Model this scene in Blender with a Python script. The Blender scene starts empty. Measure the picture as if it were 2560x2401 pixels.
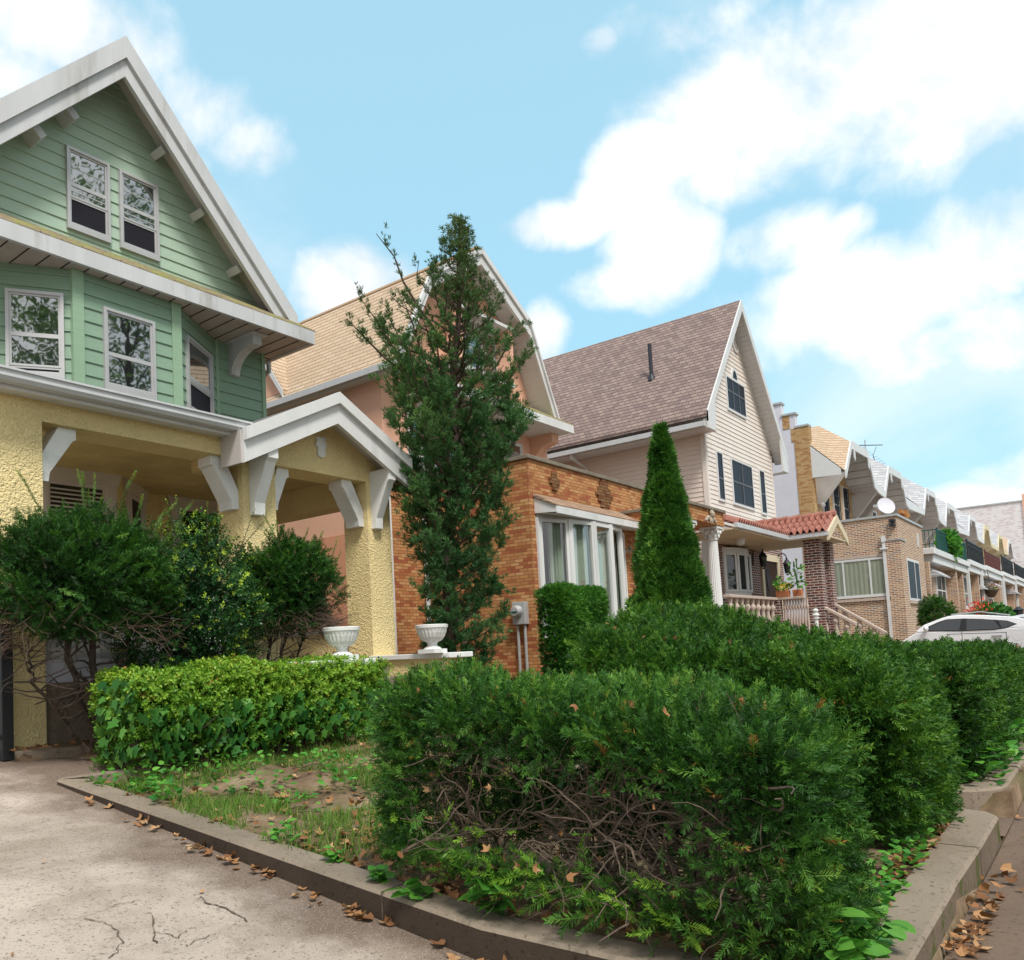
import bpy, math, random
import numpy as np
from mathutils import Vector
random.seed(7); RNG = np.random.default_rng(11)
SC = bpy.context.scene; COL = SC.collection
rad = math.radians
# ---------------------------------------------------------------- camera
F, CX, CY, EYE = 2072.452, 1050.0, 1490.515, 1.55          # in pixels of the 2560 x 2401 photograph
R = np.array([[0.64073136, -0.76635601, -0.04649507], [0.02319169, 0.07985023, -0.99653705], [0.76741479, 0.63743424, 0.06893564]])
def ray(x, y): return R.T @ np.array([(x - CX) / F, (y - CY) / F, 1.0])
def PY(x, y, Y): d = ray(x, y); t = Y / d[1]; return (t * d[0], Y, EYE + t * d[2])
def PX(x, y, X): d = ray(x, y); t = X / d[0]; return (X, t * d[1], EYE + t * d[2])
def PZ(x, y, Z): d = ray(x, y); t = (Z - EYE) / d[2]; return (t * d[0], t * d[1], Z)
cam = bpy.data.cameras.new("camera"); cam_o = bpy.data.objects.new("camera", cam); COL.objects.link(cam_o)
from mathutils import Matrix
rot = Matrix((R[0], -R[1], -R[2])).transposed().to_4x4(); rot.translation = (0, 0, EYE); cam_o.matrix_world = rot
cam.sensor_width = 36; cam.sensor_fit = 'HORIZONTAL'; cam.lens = F / 2560 * 36
cam.shift_x = (1280 - CX) / 2560; cam.shift_y = (CY - 1200.5) / 2560
cam.clip_start = .05; cam.clip_end = 3000; SC.camera = cam_o
# ---------------------------------------------------------------- scene helpers
OFF = {}
def thing(name, label, cat, loc=(0, 0, 0), group=None):
    o = bpy.data.objects.new(name, None); COL.objects.link(o); o.location = loc; o.empty_display_size = .2
    o["label"] = label; o["category"] = cat
    if group: o["group"] = group
    OFF[o.name] = Vector(loc); return o
def tag(o, label=None, cat=None, group=None, kind=None):
    if label: o["label"] = label
    if cat: o["category"] = cat
    if group: o["group"] = group
    if kind: o["kind"] = kind
    return o
def link(name, me, mat, parent=None):
    o = bpy.data.objects.new(name, me); COL.objects.link(o)
    if mat is not None: me.materials.append(mat)
    if parent is not None:
        o.parent = parent; OFF[o.name] = OFF[parent.name]
    else: OFF[o.name] = Vector((0, 0, 0))
    return o
def kids(o): return [c for c in bpy.data.objects if c.parent == o]
def copy_tree(o, loc, label=None, sc=None, rz=None):
    def rec(s, par):
        c = s.copy(); COL.objects.link(c); OFF[c.name] = Vector(loc)
        if par: c.parent = par
        for k in kids(s): rec(k, c)
        return c
    c = rec(o, None); c.location = loc
    if label: c["label"] = label
    if sc: c.scale = sc
    if rz is not None: c.rotation_euler.z = rz
    return c
class MB:
    def __init__(s, o=(0, 0, 0), u=(1, 0, 0), n=(0, 1, 0), w=(0, 0, 1)):
        s.o, s.u, s.n, s.w = Vector(o), Vector(u).normalized(), Vector(n).normalized(), Vector(w).normalized(); s.V = []; s.Fc = []
    def p(s, a, b, c): return s.o + s.u * a + s.n * b + s.w * c
    def face(s, pts):
        i = len(s.V); s.V += [s.p(*q) for q in pts]; s.Fc.append(tuple(range(i, i + len(pts))))
    def box(s, a0, a1, b0, b1, c0, c1):
        i = len(s.V); s.V += [s.p(a, b, c) for c in (c0, c1) for b in (b0, b1) for a in (a0, a1)]
        for f in ((0, 2, 3, 1), (4, 5, 7, 6), (0, 1, 5, 4), (2, 6, 7, 3), (0, 4, 6, 2), (1, 3, 7, 5)): s.Fc.append(tuple(i + k for k in f))
    def prism(s, poly, axis, lo, hi):
        def q(t, h): return s.p(t[0], h, t[1]) if axis == 'b' else s.p(h, t[0], t[1]) if axis == 'a' else s.p(t[0], t[1], h)
        n = len(poly); i = len(s.V); s.V += [q(t, lo) for t in poly] + [q(t, hi) for t in poly]
        s.Fc.append(tuple(range(i + n - 1, i - 1, -1))); s.Fc.append(tuple(range(i + n, i + 2 * n)))
        for k in range(n): s.Fc.append((i + k, i + (k + 1) % n, i + n + (k + 1) % n, i + n + k))
    def strip(s, poly, axis, lo, hi):                     # open ribbon
        def q(t, h): return s.p(t[0], h, t[1]) if axis == 'b' else s.p(h, t[0], t[1]) if axis == 'a' else s.p(t[0], t[1], h)
        n = len(poly); i = len(s.V); s.V += [q(t, lo) for t in poly] + [q(t, hi) for t in poly]
        for k in range(n - 1): s.Fc.append((i + k, i + k + 1, i + n + k + 1, i + n + k))
    def tube(s, pts, r, seg=6, cap=True):
        P = [s.p(*q) for q in pts]; n = len(P); rr = r if isinstance(r, (list, tuple)) else [r] * n; i0 = len(s.V)
        ref = Vector((0.31, 0.2, 0.93))
        for k in range(n):
            t = (P[min(k + 1, n - 1)] - P[max(k - 1, 0)]).normalized(); a = t.cross(ref)
            if a.length < .05: a = t.cross(Vector((1, 0, 0)))
            a.normalize(); b = t.cross(a)
            for j in range(seg):
                th = 2 * math.pi * j / seg; s.V.append(P[k] + (a * math.cos(th) + b * math.sin(th)) * rr[k])
        for k in range(n - 1):
            for j in range(seg):
                a = i0 + k * seg + j; b = i0 + k * seg + (j + 1) % seg; s.Fc.append((a, b, b + seg, a + seg))
        if cap: s.Fc.append(tuple(i0 + j for j in range(seg - 1, -1, -1))); s.Fc.append(tuple(i0 + (n - 1) * seg + j for j in range(seg)))
    def lathe(s, prof, c=(0, 0, 0), seg=16, mod=None):
        i0 = len(s.V); n = len(prof)
        for k, (r, z) in enumerate(prof):
            for j in range(seg):
                th = 2 * math.pi * j / seg; q = r * (mod(k, j) if mod else 1); s.V.append(s.p(c[0] + q * math.cos(th), c[1] + q * math.sin(th), c[2] + z))
        for k in range(n - 1):
            for j in range(seg):
                a = i0 + k * seg + j; b = i0 + k * seg + (j + 1) % seg; s.Fc.append((a, b, b + seg, a + seg))
        s.Fc.append(tuple(i0 + j for j in range(seg - 1, -1, -1))); s.Fc.append(tuple(i0 + (n - 1) * seg + j for j in range(seg)))
    def ball(s, c, r, seg=10, rings=6):
        rx, ry, rz = r if isinstance(r, (tuple, list)) else (r, r, r); i0 = len(s.V)
        for k in range(1, rings):
            ph = math.pi * k / rings
            for j in range(seg):
                th = 2 * math.pi * j / seg; s.V.append(s.p(c[0] + rx * math.sin(ph) * math.cos(th), c[1] + ry * math.sin(ph) * math.sin(th), c[2] - rz * math.cos(ph)))
        for k in range(rings - 2):
            for j in range(seg):
                a = i0 + k * seg + j; b = i0 + k * seg + (j + 1) % seg; s.Fc.append((a, b, b + seg, a + seg))
        s.Fc.append(tuple(i0 + j for j in range(seg - 1, -1, -1))); s.Fc.append(tuple(i0 + (rings - 2) * seg + j for j in range(seg)))
    def build(s, name, mat, parent=None, smooth=False, bevel=0):
        off = OFF[parent.name] if parent is not None else Vector((0, 0, 0))
        me = bpy.data.meshes.new(name); me.from_pydata([tuple(v - off) for v in s.V], [], s.Fc); me.update()
        import bmesh
        bm = bmesh.new(); bm.from_mesh(me); bmesh.ops.recalc_face_normals(bm, faces=bm.faces); bm.to_mesh(me); bm.free()
        o = link(name, me, mat, parent)
        if smooth:
            me.polygons.foreach_set("use_smooth", [True] * len(me.polygons))
            try: me.set_sharp_from_angle(angle=rad(35))
            except Exception: pass
        if bevel:
            m = o.modifiers.new("bevel", 'BEVEL'); m.width = bevel; m.segments = 2; m.limit_method = 'ANGLE'; m.angle_limit = rad(40)
        return o
def rngf(a, b): return random.uniform(a, b)
# ---------------------------------------------------------------- materials
class NT:
    def __init__(s, name):
        s.m = bpy.data.materials.new(name); s.m.use_nodes = True; s.t = s.m.node_tree; s.N = s.t.nodes; s.N.clear()
        s.out = s.N.new("ShaderNodeOutputMaterial"); s.b = s.N.new("ShaderNodeBsdfPrincipled"); s.L(s.b.outputs[0], s.out.inputs[0])
    def L(s, a, b): s.t.links.new(a, b)
    def n(s, typ, **kw):
        x = s.N.new("ShaderNode" + typ)
        for k, v in kw.items():
            if k.startswith("i_"):
                x.inputs[k[2:].replace("_", " ")].default_value = v
            else: setattr(x, k, v)
        return x
    def set(s, inp, val):
        if hasattr(val, "is_linked") or hasattr(val, "links"): s.L(val, inp)
        else: inp.default_value = val
    def math(s, op, a, b=0.0, clamp=False):
        x = s.N.new("ShaderNodeMath"); x.operation = op; x.use_clamp = clamp; s.set(x.inputs[0], a); s.set(x.inputs[1], b); return x.outputs[0]
    def mix(s, fac, a, b, mode='MIX'):
        x = s.N.new("ShaderNodeMix"); x.data_type = 'RGBA'; x.blend_type = mode; s.set(x.inputs[0], fac)
        for i, c in ((6, a), (7, b)): s.set(x.inputs[i], tuple(c) + (1,) if isinstance(c, (tuple, list)) and len(c) == 3 else c)
        return x.outputs[2]
    def ramp(s, fac, stops, interp='LINEAR'):
        x = s.N.new("ShaderNodeValToRGB"); x.color_ramp.interpolation = interp; e = x.color_ramp.elements
        while len(e) < len(stops): e.new(.5)
        for k, (p, c) in enumerate(stops): e[k].position = p; e[k].color = tuple(c) + (1,) if len(c) == 3 else c
        s.set(x.inputs[0], fac); return x.outputs[0]
    def pos(s): return s.n("NewGeometry").outputs["Position"]
    def noise(s, scale, detail=4, rough=.55, vec=None, dist=0.0):
        x = s.n("TexNoise"); x.inputs["Scale"].default_value = scale; x.inputs["Detail"].default_value = detail; x.inputs["Roughness"].default_value = rough
        x.inputs["Distortion"].default_value = dist; s.L(vec if vec is not None else s.pos(), x.inputs["Vector"]); return x.outputs["Fac"]
    def bump(s, h, strength=.5, dist=.01):
        x = s.n("Bump"); x.inputs["Strength"].default_value = strength; x.inputs["Distance"].default_value = dist; s.L(h, x.inputs["Height"]); s.L(x.outputs[0], s.b.inputs["Normal"])
    def stretch(s, vec, k):
        x = s.n("VectorMath", operation='MULTIPLY'); s.L(vec, x.inputs[0]); x.inputs[1].default_value = k; return x.outputs[0]
    def wallvec(s, axis='xy', zs=1.0):
        sp = s.n("SeparateXYZ"); s.L(s.pos(), sp.inputs[0]); cb = s.n("CombineXYZ")
        u = s.math('ADD', sp.outputs[0], sp.outputs[1]) if axis == 'xy' else sp.outputs[0] if axis == 'x' else sp.outputs[1]
        s.L(u, cb.inputs[0]); s.L(s.math('MULTIPLY', sp.outputs[2], zs), cb.inputs[1]); return cb.outputs[0]
def pbr(name, col, rough=.7, var=.12, vs=2.0, bump=0.0, bs=40, spec=.3, dirt=None, streak=False, metal=0.0):
    t = NT(name); c = tuple(col)
    lo = tuple(x * (1 - var) for x in c); hi = tuple(min(1, x * (1 + var)) for x in c)
    v = t.pos() if not streak else t.stretch(t.pos(), (1.5, 1.5, .22))
    base = t.ramp(t.noise(vs, 5, .6, v), [(.3, lo), (.7, hi)])
    if dirt:
        d = t.ramp(t.noise(dirt[2] if len(dirt) > 2 else 1.3, 8, .7, v), [(.52, (0, 0, 0)), (.72, (1, 1, 1))]); base = t.mix(t.math('MULTIPLY', d, dirt[1]), base, dirt[0])
    t.L(base, t.b.inputs["Base Color"]); t.b.inputs["Roughness"].default_value = rough; t.b.inputs["Specular IOR Level"].default_value = spec; t.b.inputs["Metallic"].default_value = metal
    if bump: t.bump(t.noise(bs, 4, .6), bump, .01)
    return t.m
def brick(name, tones, mortar, bw=.213, bh=.0677, ms=.008, axis='xy', zs=1.0, bumps=.5, offs=.5, dirt=None, rough=.85, msm=.1):
    t = NT(name); v = t.wallvec(axis, zs); x = t.n("TexBrick"); x.offset = offs
    x.inputs["Color1"].default_value = (0, 0, 0, 1); x.inputs["Color2"].default_value = (1, 1, 1, 1); x.inputs["Mortar"].default_value = (.5, .5, .5, 1)
    x.inputs["Scale"].default_value = 1; x.inputs["Mortar Size"].default_value = ms; x.inputs["Mortar Smooth"].default_value = msm
    x.inputs["Brick Width"].default_value = bw; x.inputs["Row Height"].default_value = bh; x.inputs["Bias"].default_value = 0; t.L(v, x.inputs["Vector"])
    k = len(tones); c = t.ramp(x.outputs["Color"], [(i / k, tones[i]) for i in range(k)], 'CONSTANT')
    n = t.noise(9, 6, .7); c = t.mix(t.math('MULTIPLY', n, .55), c, t.mix(1, c, (.45, .42, .4), 'MULTIPLY'))
    c = t.mix(x.outputs["Fac"], c, mortar)
    if dirt:
        d = t.ramp(t.noise(1.1, 8, .72), [(.5, (0, 0, 0)), (.75, (1, 1, 1))]); c = t.mix(t.math('MULTIPLY', d, dirt[1]), c, dirt[0])
    t.L(c, t.b.inputs["Base Color"]); t.b.inputs["Roughness"].default_value = rough; t.b.inputs["Specular IOR Level"].default_value = .25
    h = t.math('ADD', t.math('MULTIPLY', x.outputs["Fac"], -1.0), t.math('MULTIPLY', t.noise(60, 3), .3)); t.bump(h, bumps, .008)
    return t.m
def glass(name, tint=(.012, .014, .016), refl=.33, rough=.02, fr=.5):
    t = NT(name); t.b.inputs["Base Color"].default_value = tint + (1,); t.b.inputs["Roughness"].default_value = .5; t.b.inputs["Specular IOR Level"].default_value = .05
    g = t.n("BsdfGlossy"); g.inputs["Roughness"].default_value = rough; g.inputs["Color"].default_value = (.9, .93, .95, 1)
    nz = t.noise(1.7, 2); bp = t.n("Bump"); bp.inputs["Strength"].default_value = .06; bp.inputs["Distance"].default_value = .03; t.L(nz, bp.inputs["Height"]); t.L(bp.outputs[0], g.inputs["Normal"])
    lw = t.n("LayerWeight"); lw.inputs["Blend"].default_value = .35
    f = t.math('ADD', t.math('MULTIPLY', lw.outputs["Fresnel"], fr), refl, True)
    mx = t.n("MixShader"); t.L(f, mx.inputs[0]); t.L(t.b.outputs[0], mx.inputs[1]); t.L(g.outputs[0], mx.inputs[2]); t.L(mx.outputs[0], t.out.inputs[0]); return t.m
def clear_glass(name, refl=.12):
    t = NT(name); tr = t.n("BsdfTransparent"); tr.inputs[0].default_value = (.86, .9, .88, 1); g = t.n("BsdfGlossy"); g.inputs["Roughness"].default_value = .01
    lw = t.n("LayerWeight"); lw.inputs["Blend"].default_value = .3; f = t.math('ADD', t.math('MULTIPLY', lw.outputs["Fresnel"], .15), refl, True)
    mx = t.n("MixShader"); t.L(f, mx.inputs[0]); t.L(tr.outputs[0], mx.inputs[1]); t.L(g.outputs[0], mx.inputs[2]); t.L(mx.outputs[0], t.out.inputs[0]); return t.m
def leafmat(name, stops, rough=.5, trans=.25, spec=.22):
    t = NT(name); at = t.n("Attribute", attribute_name="tint"); c = t.ramp(at.outputs["Fac"], stops)
    t.L(c, t.b.inputs["Base Color"]); t.b.inputs["Roughness"].default_value = rough; t.b.inputs["Specular IOR Level"].default_value = spec
    tl = t.n("BsdfTranslucent"); t.L(t.mix(1, c, (1.0, 1.15, .6), 'MULTIPLY'), tl.inputs["Color"])
    mx = t.n("MixShader"); mx.inputs[0].default_value = trans; t.L(t.b.outputs[0], mx.inputs[1]); t.L(tl.outputs[0], mx.inputs[2]); t.L(mx.outputs[0], t.out.inputs[0]); return t.m
M = {}
def stucco(name, col, dk):
    t = NT(name); v = t.n("TexVoronoi", feature='SMOOTH_F1'); v.inputs["Scale"].default_value = 36; v.inputs["Smoothness"].default_value = .6
    nv = t.n("TexNoise"); nv.inputs["Scale"].default_value = 16; t.L(t.pos(), nv.inputs["Vector"])
    vv = t.n("VectorMath", operation='MULTIPLY_ADD'); t.L(nv.outputs["Color"], vv.inputs[0]); vv.inputs[1].default_value = (.12, .12, .12); t.L(t.stretch(t.pos(), (1, 1, 1)), vv.inputs[2]); t.L(vv.outputs[0], v.inputs["Vector"])
    h = t.math('ADD', v.outputs["Distance"], t.math('MULTIPLY', t.noise(38, 4, .65), .55))
    big = t.noise(.9, 6, .65); c = t.ramp(big, [(.3, tuple(x * .86 for x in col)), (.65, col)])
    c = t.mix(t.ramp(v.outputs["Distance"], [(.0, (.5, .5, .5)), (.10, (0, 0, 0))]), c, dk)
    st = t.ramp(t.noise(1.0, 6, .7, t.stretch(t.pos(), (1.2, 1.2, .35))), [(.58, (0, 0, 0)), (.8, (.45, .45, .45))]); c = t.mix(st, c, dk)
    t.L(c, t.b.inputs["Base Color"]); t.b.inputs["Roughness"].default_value = .9; t.b.inputs["Specular IOR Level"].default_value = .15; t.bump(h, .9, .02); return t.m
M['yellow'] = stucco("yellow stucco", (.84, .68, .35), (.45, .33, .13))
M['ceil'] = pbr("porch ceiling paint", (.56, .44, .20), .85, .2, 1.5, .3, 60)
M['white'] = pbr("weathered white paint", (.74, .74, .72), .55, .06, 3, .15, 30, dirt=((.33, .31, .28), .55, 1.6))
M['trim'] = pbr("white trim paint", (.66, .66, .65), .5, .05, 2, .05, 30, dirt=((.36, .35, .33), .4, 1.1), streak=True)
M['greytrim'] = pbr("grey white trim", (.55, .555, .56), .55, .08, 2, .1, 30, dirt=((.27, .25, .21), .65, 1.4), streak=True)
M['browntrim'] = pbr("dull taupe trim", (.62, .57, .53), .6, .1, 2)
M['soffit'] = pbr("dirty soffit boards", (.46, .40, .36), .7, .1, 2, dirt=((.2, .16, .13), .5))
M['slate'] = pbr('slate sash', (.09, .09, .10), .5, .05, 3)
M['alu'] = pbr("aluminium frame", (.47, .47, .47), .4, .05, 3, metal=.3)
M['gutter'] = pbr("gutter enamel", (.52, .53, .54), .35, .05, 2, dirt=((.35, .33, .3), .35), streak=True)
def wood(name, col, dk, sc=1.0):
    t = NT(name); v = t.stretch(t.wallvec('xy'), (3 * sc, 60 * sc, 1)); n = t.noise(1, 5, .6, v)
    c = t.ramp(n, [(.25, dk), (.62, col)]); c = t.mix(t.ramp(t.noise(.8, 5), [(.35, (.35, .35, .35)), (.65, (0, 0, 0))]), c, tuple(x * .8 for x in col))
    t.L(c, t.b.inputs["Base Color"]); t.b.inputs["Roughness"].default_value = .55; t.b.inputs["Specular IOR Level"].default_value = .3; t.bump(n, .25, .004); return t.m
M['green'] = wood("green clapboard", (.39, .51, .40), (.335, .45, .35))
M['greenshade'] = wood("green clapboard shaded", (.25, .37, .27), (.19, .30, .205))  # bay clapboard, its shade put into the colour
M['greenpost'] = wood("green corner board", (.30, .44, .30), (.24, .37, .245))
def shingle(name, tones, gap, w, h, axis, zs, moss=None):
    t = NT(name); v = t.wallvec(axis, zs); x = t.n("TexBrick"); x.offset = .5
    x.inputs["Color1"].default_value = (0, 0, 0, 1); x.inputs["Color2"].default_value = (1, 1, 1, 1); x.inputs["Mortar"].default_value = (.5, .5, .5, 1); x.inputs["Scale"].default_value = 1
    x.inputs["Mortar Size"].default_value = .009; x.inputs["Mortar Smooth"].default_value = .3; x.inputs["Brick Width"].default_value = w; x.inputs["Row Height"].default_value = h
    wob = t.n("VectorMath", operation='MULTIPLY_ADD'); nn = t.n("TexNoise"); nn.inputs["Scale"].default_value = 2.2; t.L(t.pos(), nn.inputs["Vector"]); t.L(nn.outputs["Color"], wob.inputs[0]); wob.inputs[1].default_value = (.04, .02, 0); t.L(v, wob.inputs[2]); t.L(wob.outputs[0], x.inputs["Vector"])
    k = len(tones); c = t.ramp(x.outputs["Color"], [((i + .5) / k, tones[i]) for i in range(k)])
    c = t.mix(t.math('MULTIPLY', t.noise(1.2, 6, .7), .3), c, t.mix(1, c, (.7, .68, .66), 'MULTIPLY'))
    sp = t.n("SeparateXYZ"); t.L(wob.outputs[0], sp.inputs[0]); fr = t.math('FRACT', t.math('DIVIDE', sp.outputs[1], h))
    c = t.mix(t.ramp(fr, [(.0, (1, 1, 1)), (.12, (.9, .9, .9)), (.2, (0, 0, 0))]), c, gap); c = t.mix(t.math('MULTIPLY', x.outputs["Fac"], .8), c, gap)
    if moss: c = t.mix(t.ramp(t.noise(4.5, 6, .75), [(.50, (0, 0, 0)), (.61, (.9, .9, .9))]), c, moss)
    t.L(c, t.b.inputs["Base Color"]); t.b.inputs["Roughness"].default_value = .9; t.b.inputs["Specular IOR Level"].default_value = .15
    t.bump(t.math('ADD', t.math('MULTIPLY', fr, -.8), t.math('MULTIPLY', t.noise(90, 3), .35)), .6, .012); return t.m
TAN = [(.50, .38, .27), (.53, .405, .29), (.555, .43, .31)]
M['tanroof'] = shingle("tan shingle", TAN, (.27, .165, .09), .34, .135, 'y', 1.2)
M['tanroof_s'] = shingle("tan shingle front", TAN, (.27, .165, .09), .34, .135, 'x', 1.15)
M['mossroof'] = shingle("mossy shingle", [(.26, .20, .14), (.36, .28, .19), (.3, .25, .15)], (.05, .04, .03), .3, .05, 'x', 1.0, (.27, .31, .035))
M['hoodroof'] = shingle("brown hood shingle", [(.36, .23, .15), (.43, .29, .20), (.31, .21, .15)], (.12, .08, .05), .3, .075, 'x', 1.0)
M['darkroof'] = shingle("dark roof edge", [(.16, .15, .15), (.22, .2, .2)], (.05, .05, .05), .3, .12, 'y', 1.2)
M['mauve'] = shingle("mauve brown shingle", [(.205, .15, .14), (.275, .205, .185), (.30, .23, .20), (.24, .175, .16)], (.075, .05, .05), .19, .135, 'y', 1.1)
M['greyroof'] = shingle("pale grey shingle", [(.40, .41, .43), (.46, .47, .49), (.51, .52, .53)], (.24, .24, .27), .34, .16, 'x', 1.15)
M['salmon'] = pbr("salmon stucco", (.72, .41, .29), .85, .07, .8, .25, 70, dirt=((.62, .40, .29), .35, .6))
M['salmon2'] = pbr("salmon stucco lower coat", (.62, .295, .18), .85, .06, .8, .25, 70)
OR = [(.44, .155, .06), (.53, .25, .095), (.60, .30, .12), (.56, .265, .105), (.64, .36, .16), (.40, .115, .05), (.59, .29, .11), (.52, .225, .085)]
M['orange'] = brick("orange brick", OR, (.20, .095, .05), .206, .0677, .006, dirt=((.16, .10, .045), .5), msm=.05)
M['orangestain'] = brick("stained brick", [tuple(x * .42 for x in c) for c in OR], (.06, .035, .02), .206, .0677, .006, msm=.05)
M['redbrick'] = brick("dark red brick", [(.15, .045, .035), (.21, .065, .045), (.10, .04, .04), (.17, .08, .06)], (.48, .42, .38), .215, .075, .011)
M['tanbrick'] = brick("tan brick", [(.36, .18, .10), (.27, .12, .07), (.44, .26, .14), (.25, .17, .14), (.38, .19, .105), (.48, .30, .17)], (.66, .56, .45), .22, .067, .012)
M['buffbrick'] = brick("buff brick", [(.47, .29, .12), (.52, .34, .16), (.40, .20, .09), (.55, .37, .19)], (.42, .28, .15), .21, .067, .006)
M['whitebrick'] = brick("white painted brick", [(.82, .80, .80), (.78, .76, .77), (.85, .83, .84), (.66, .58, .59)], (.72, .68, .69), .4, .13, .02, dirt=((.50, .42, .43), .4))
M['beige'] = pbr("beige vinyl", (.70, .585, .515), .5, .05, 1.2, dirt=((.5, .4, .35), .25, .5))  # side copy of the front vinyl, darkened in colour for its shade
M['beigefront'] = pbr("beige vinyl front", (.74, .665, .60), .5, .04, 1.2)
M['vinylwhite'] = pbr("white vinyl", (.64, .64, .635), .45, .04, 1.5)
M['greysoffit'] = pbr("grey painted boards", (.50, .47, .45), .6, .08, 1.5)
M['whitestucco'] = pbr("white rendered wall", (.60, .60, .66), .8, .05, 1.2, .35, 9)
M['creamtrim'] = pbr("cream paint", (.62, .52, .36), .6, .05, 1.5)
M['ochretrim'] = pbr("pale ochre paint", (.62, .54, .34), .6, .05, 1.5)
M['coping'] = pbr("weathered coping stone", (.20, .17, .13), .9, .25, 4, .5, 40, dirt=((.10, .11, .06), .5, 3))
M['tile'] = pbr("clay roof tile", (.33, .135, .10), .6, .25, 5, .1, 40, dirt=((.40, .22, .18), .5, 4))
M['stone'] = pbr("beige cast stone", (.46, .37, .31), .8, .08, 4, .2, 60)
M['relief'] = pbr("weathered relief stone", (.40, .34, .26), .85, .25, 9, .4, 50, dirt=((.12, .09, .06), .7, 6))
M['black'] = pbr("black iron", (.018, .018, .02), .45, .1, 4)
M['greeniron'] = pbr("green iron", (.012, .075, .06), .5, .1, 4)
M['maroon'] = pbr("maroon iron", (.12, .035, .03), .5, .1, 4)
M['pipe'] = pbr("black vent pipe", (.03, .032, .04), .45, .1, 4)
M['galv'] = pbr("galvanised grey", (.42, .43, .43), .45, .08, 6, .05, 30, metal=.2)
M['screen'] = pbr("dark insect screen", (.012, .012, .018), .9, .1, 4)
M['dark'] = pbr("dark opening", (.012, .011, .01), .9, .1, 4)
M['glass'] = glass("reflecting pane"); M['glassdim'] = glass("dim pane", (.02, .024, .022), .06, .02, .2); M['glassdark'] = glass("slate pane", (.022, .024, .034), .02, .02, .04); M['glasscar'] = glass("tinted car glass", (.006, .006, .008), .07, .02, .2)
M['cglass'] = clear_glass("clear pane", .12); M['cglass2'] = clear_glass("clear pane dull", .06)
M['terracotta'] = pbr("terracotta", (.48, .18, .08), .75, .08, 5)
M['door'] = pbr("dark wooden door", (.03, .014, .009), .6, .3, 5, spec=.15)
M['paint'] = pbr("white car paint", (.80, .80, .82), .18, .01, 1, spec=.6)
M['rubber'] = pbr("black rubber", (.02, .02, .02), .7, .1, 4)
M['rust'] = pbr("rusty orange post", (.42, .19, .06), .8, .2, 5)
def curtain(name, col, band=None):
    t = NT(name); sp = t.n("SeparateXYZ"); t.L(t.pos(), sp.inputs[0]); c = t.ramp(t.noise(3, 4), [(.3, tuple(x * .9 for x in col)), (.7, col)])
    if band:
        v = t.n("TexVoronoi"); v.inputs["Scale"].default_value = 4.2; t.L(t.pos(), v.inputs["Vector"]); d = t.ramp(v.outputs["Distance"], [(.10, (0, 0, 0)), (.16, (1, 1, 1)), (.24, (1, 1, 1)), (.30, (0, 0, 0))])
        zz = t.ramp(sp.outputs[2], [(0, (0, 0, 0)), (1, (0, 0, 0))]); mk = t.math('MULTIPLY', t.math('GREATER_THAN', sp.outputs[2], band[0]), t.math('LESS_THAN', sp.outputs[2], band[1])); c = t.mix(t.math('MULTIPLY', t.math('MULTIPLY', d, mk), .55), c, band[2])
    t.L(c, t.b.inputs["Base Color"]); t.b.inputs["Roughness"].default_value = .9; return t.m
M['curtain'] = curtain("sheer curtain", (.50, .56, .47), (2.55, 2.95, (.52, .25, .18))); M['blind'] = curtain("vertical blind", (.42, .42, .34))
def concrete(name, col, speck=True, dk=(.13, .10, .08), dkf=.8, moss=None, edge=False):
    t = NT(name); c = t.ramp(t.noise(.7, 8, .62), [(.3, tuple(x * .74 for x in col)), (.5, col), (.72, tuple(min(1, x * 1.14) for x in col))])
    c = t.mix(t.math('MULTIPLY', t.ramp(t.noise(.55, 7, .65, None, .5), [(.5, (0, 0, 0)), (.66, (1, 1, 1))]), dkf), c, dk)
    if edge:
        sp = t.n('SeparateXYZ'); t.L(t.pos(), sp.inputs[0]); d = t.math('SUBTRACT', t.math('SUBTRACT', sp.outputs[0], 3.25), t.math('MULTIPLY', sp.outputs[1], .042)); d = t.math('ADD', d, t.math('MULTIPLY', t.math('SUBTRACT', t.noise(1.6, 6, .65), .5), 1.9)); c = t.mix(t.ramp(t.math('ADD', d, 1.0), [(.35, (0, 0, 0)), (.95, (.85, .85, .85))]), c, (.125, .085, .06))
        c = t.mix(t.ramp(t.noise(2.6, 8, .75, None, .8), [(.56, (0, 0, 0)), (.72, (.6, .6, .6))]), c, (.17, .13, .10)); c = t.mix(t.ramp(t.noise(55, 2), [(.63, (0, 0, 0)), (.67, (.8, .8, .8))]), c, (.10, .075, .055))
    if speck:
        v = t.n("TexVoronoi"); v.inputs["Scale"].default_value = 75; t.L(t.pos(), v.inputs["Vector"])
        c = t.mix(t.ramp(v.outputs["Distance"], [(.12, (.55, .55, .55)), (.3, (0, 0, 0))]), c, tuple(min(1, x * 1.5) for x in col))
        c = t.mix(t.ramp(t.noise(30, 3), [(.6, (0, 0, 0)), (.68, (.75, .75, .75))]), c, tuple(x * .42 for x in col))
    if moss: c = t.mix(t.ramp(t.noise(5, 6, .7), [(.52, (0, 0, 0)), (.62, (.9, .9, .9))]), c, moss)
    t.L(c, t.b.inputs["Base Color"]); t.b.inputs["Roughness"].default_value = .9; t.b.inputs["Specular IOR Level"].default_value = .2
    t.bump(t.math('ADD', t.noise(22, 6, .7), t.math('MULTIPLY', t.noise(120, 3), .5)), .55, .008); return t.m
M['drive'] = concrete("driveway concrete", (.425, .35, .29), dk=(.25, .195, .15), dkf=.85, edge=True)
M['walk'] = concrete("sidewalk concrete", (.155, .108, .078), dk=(.085, .054, .036), dkf=.8)
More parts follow.
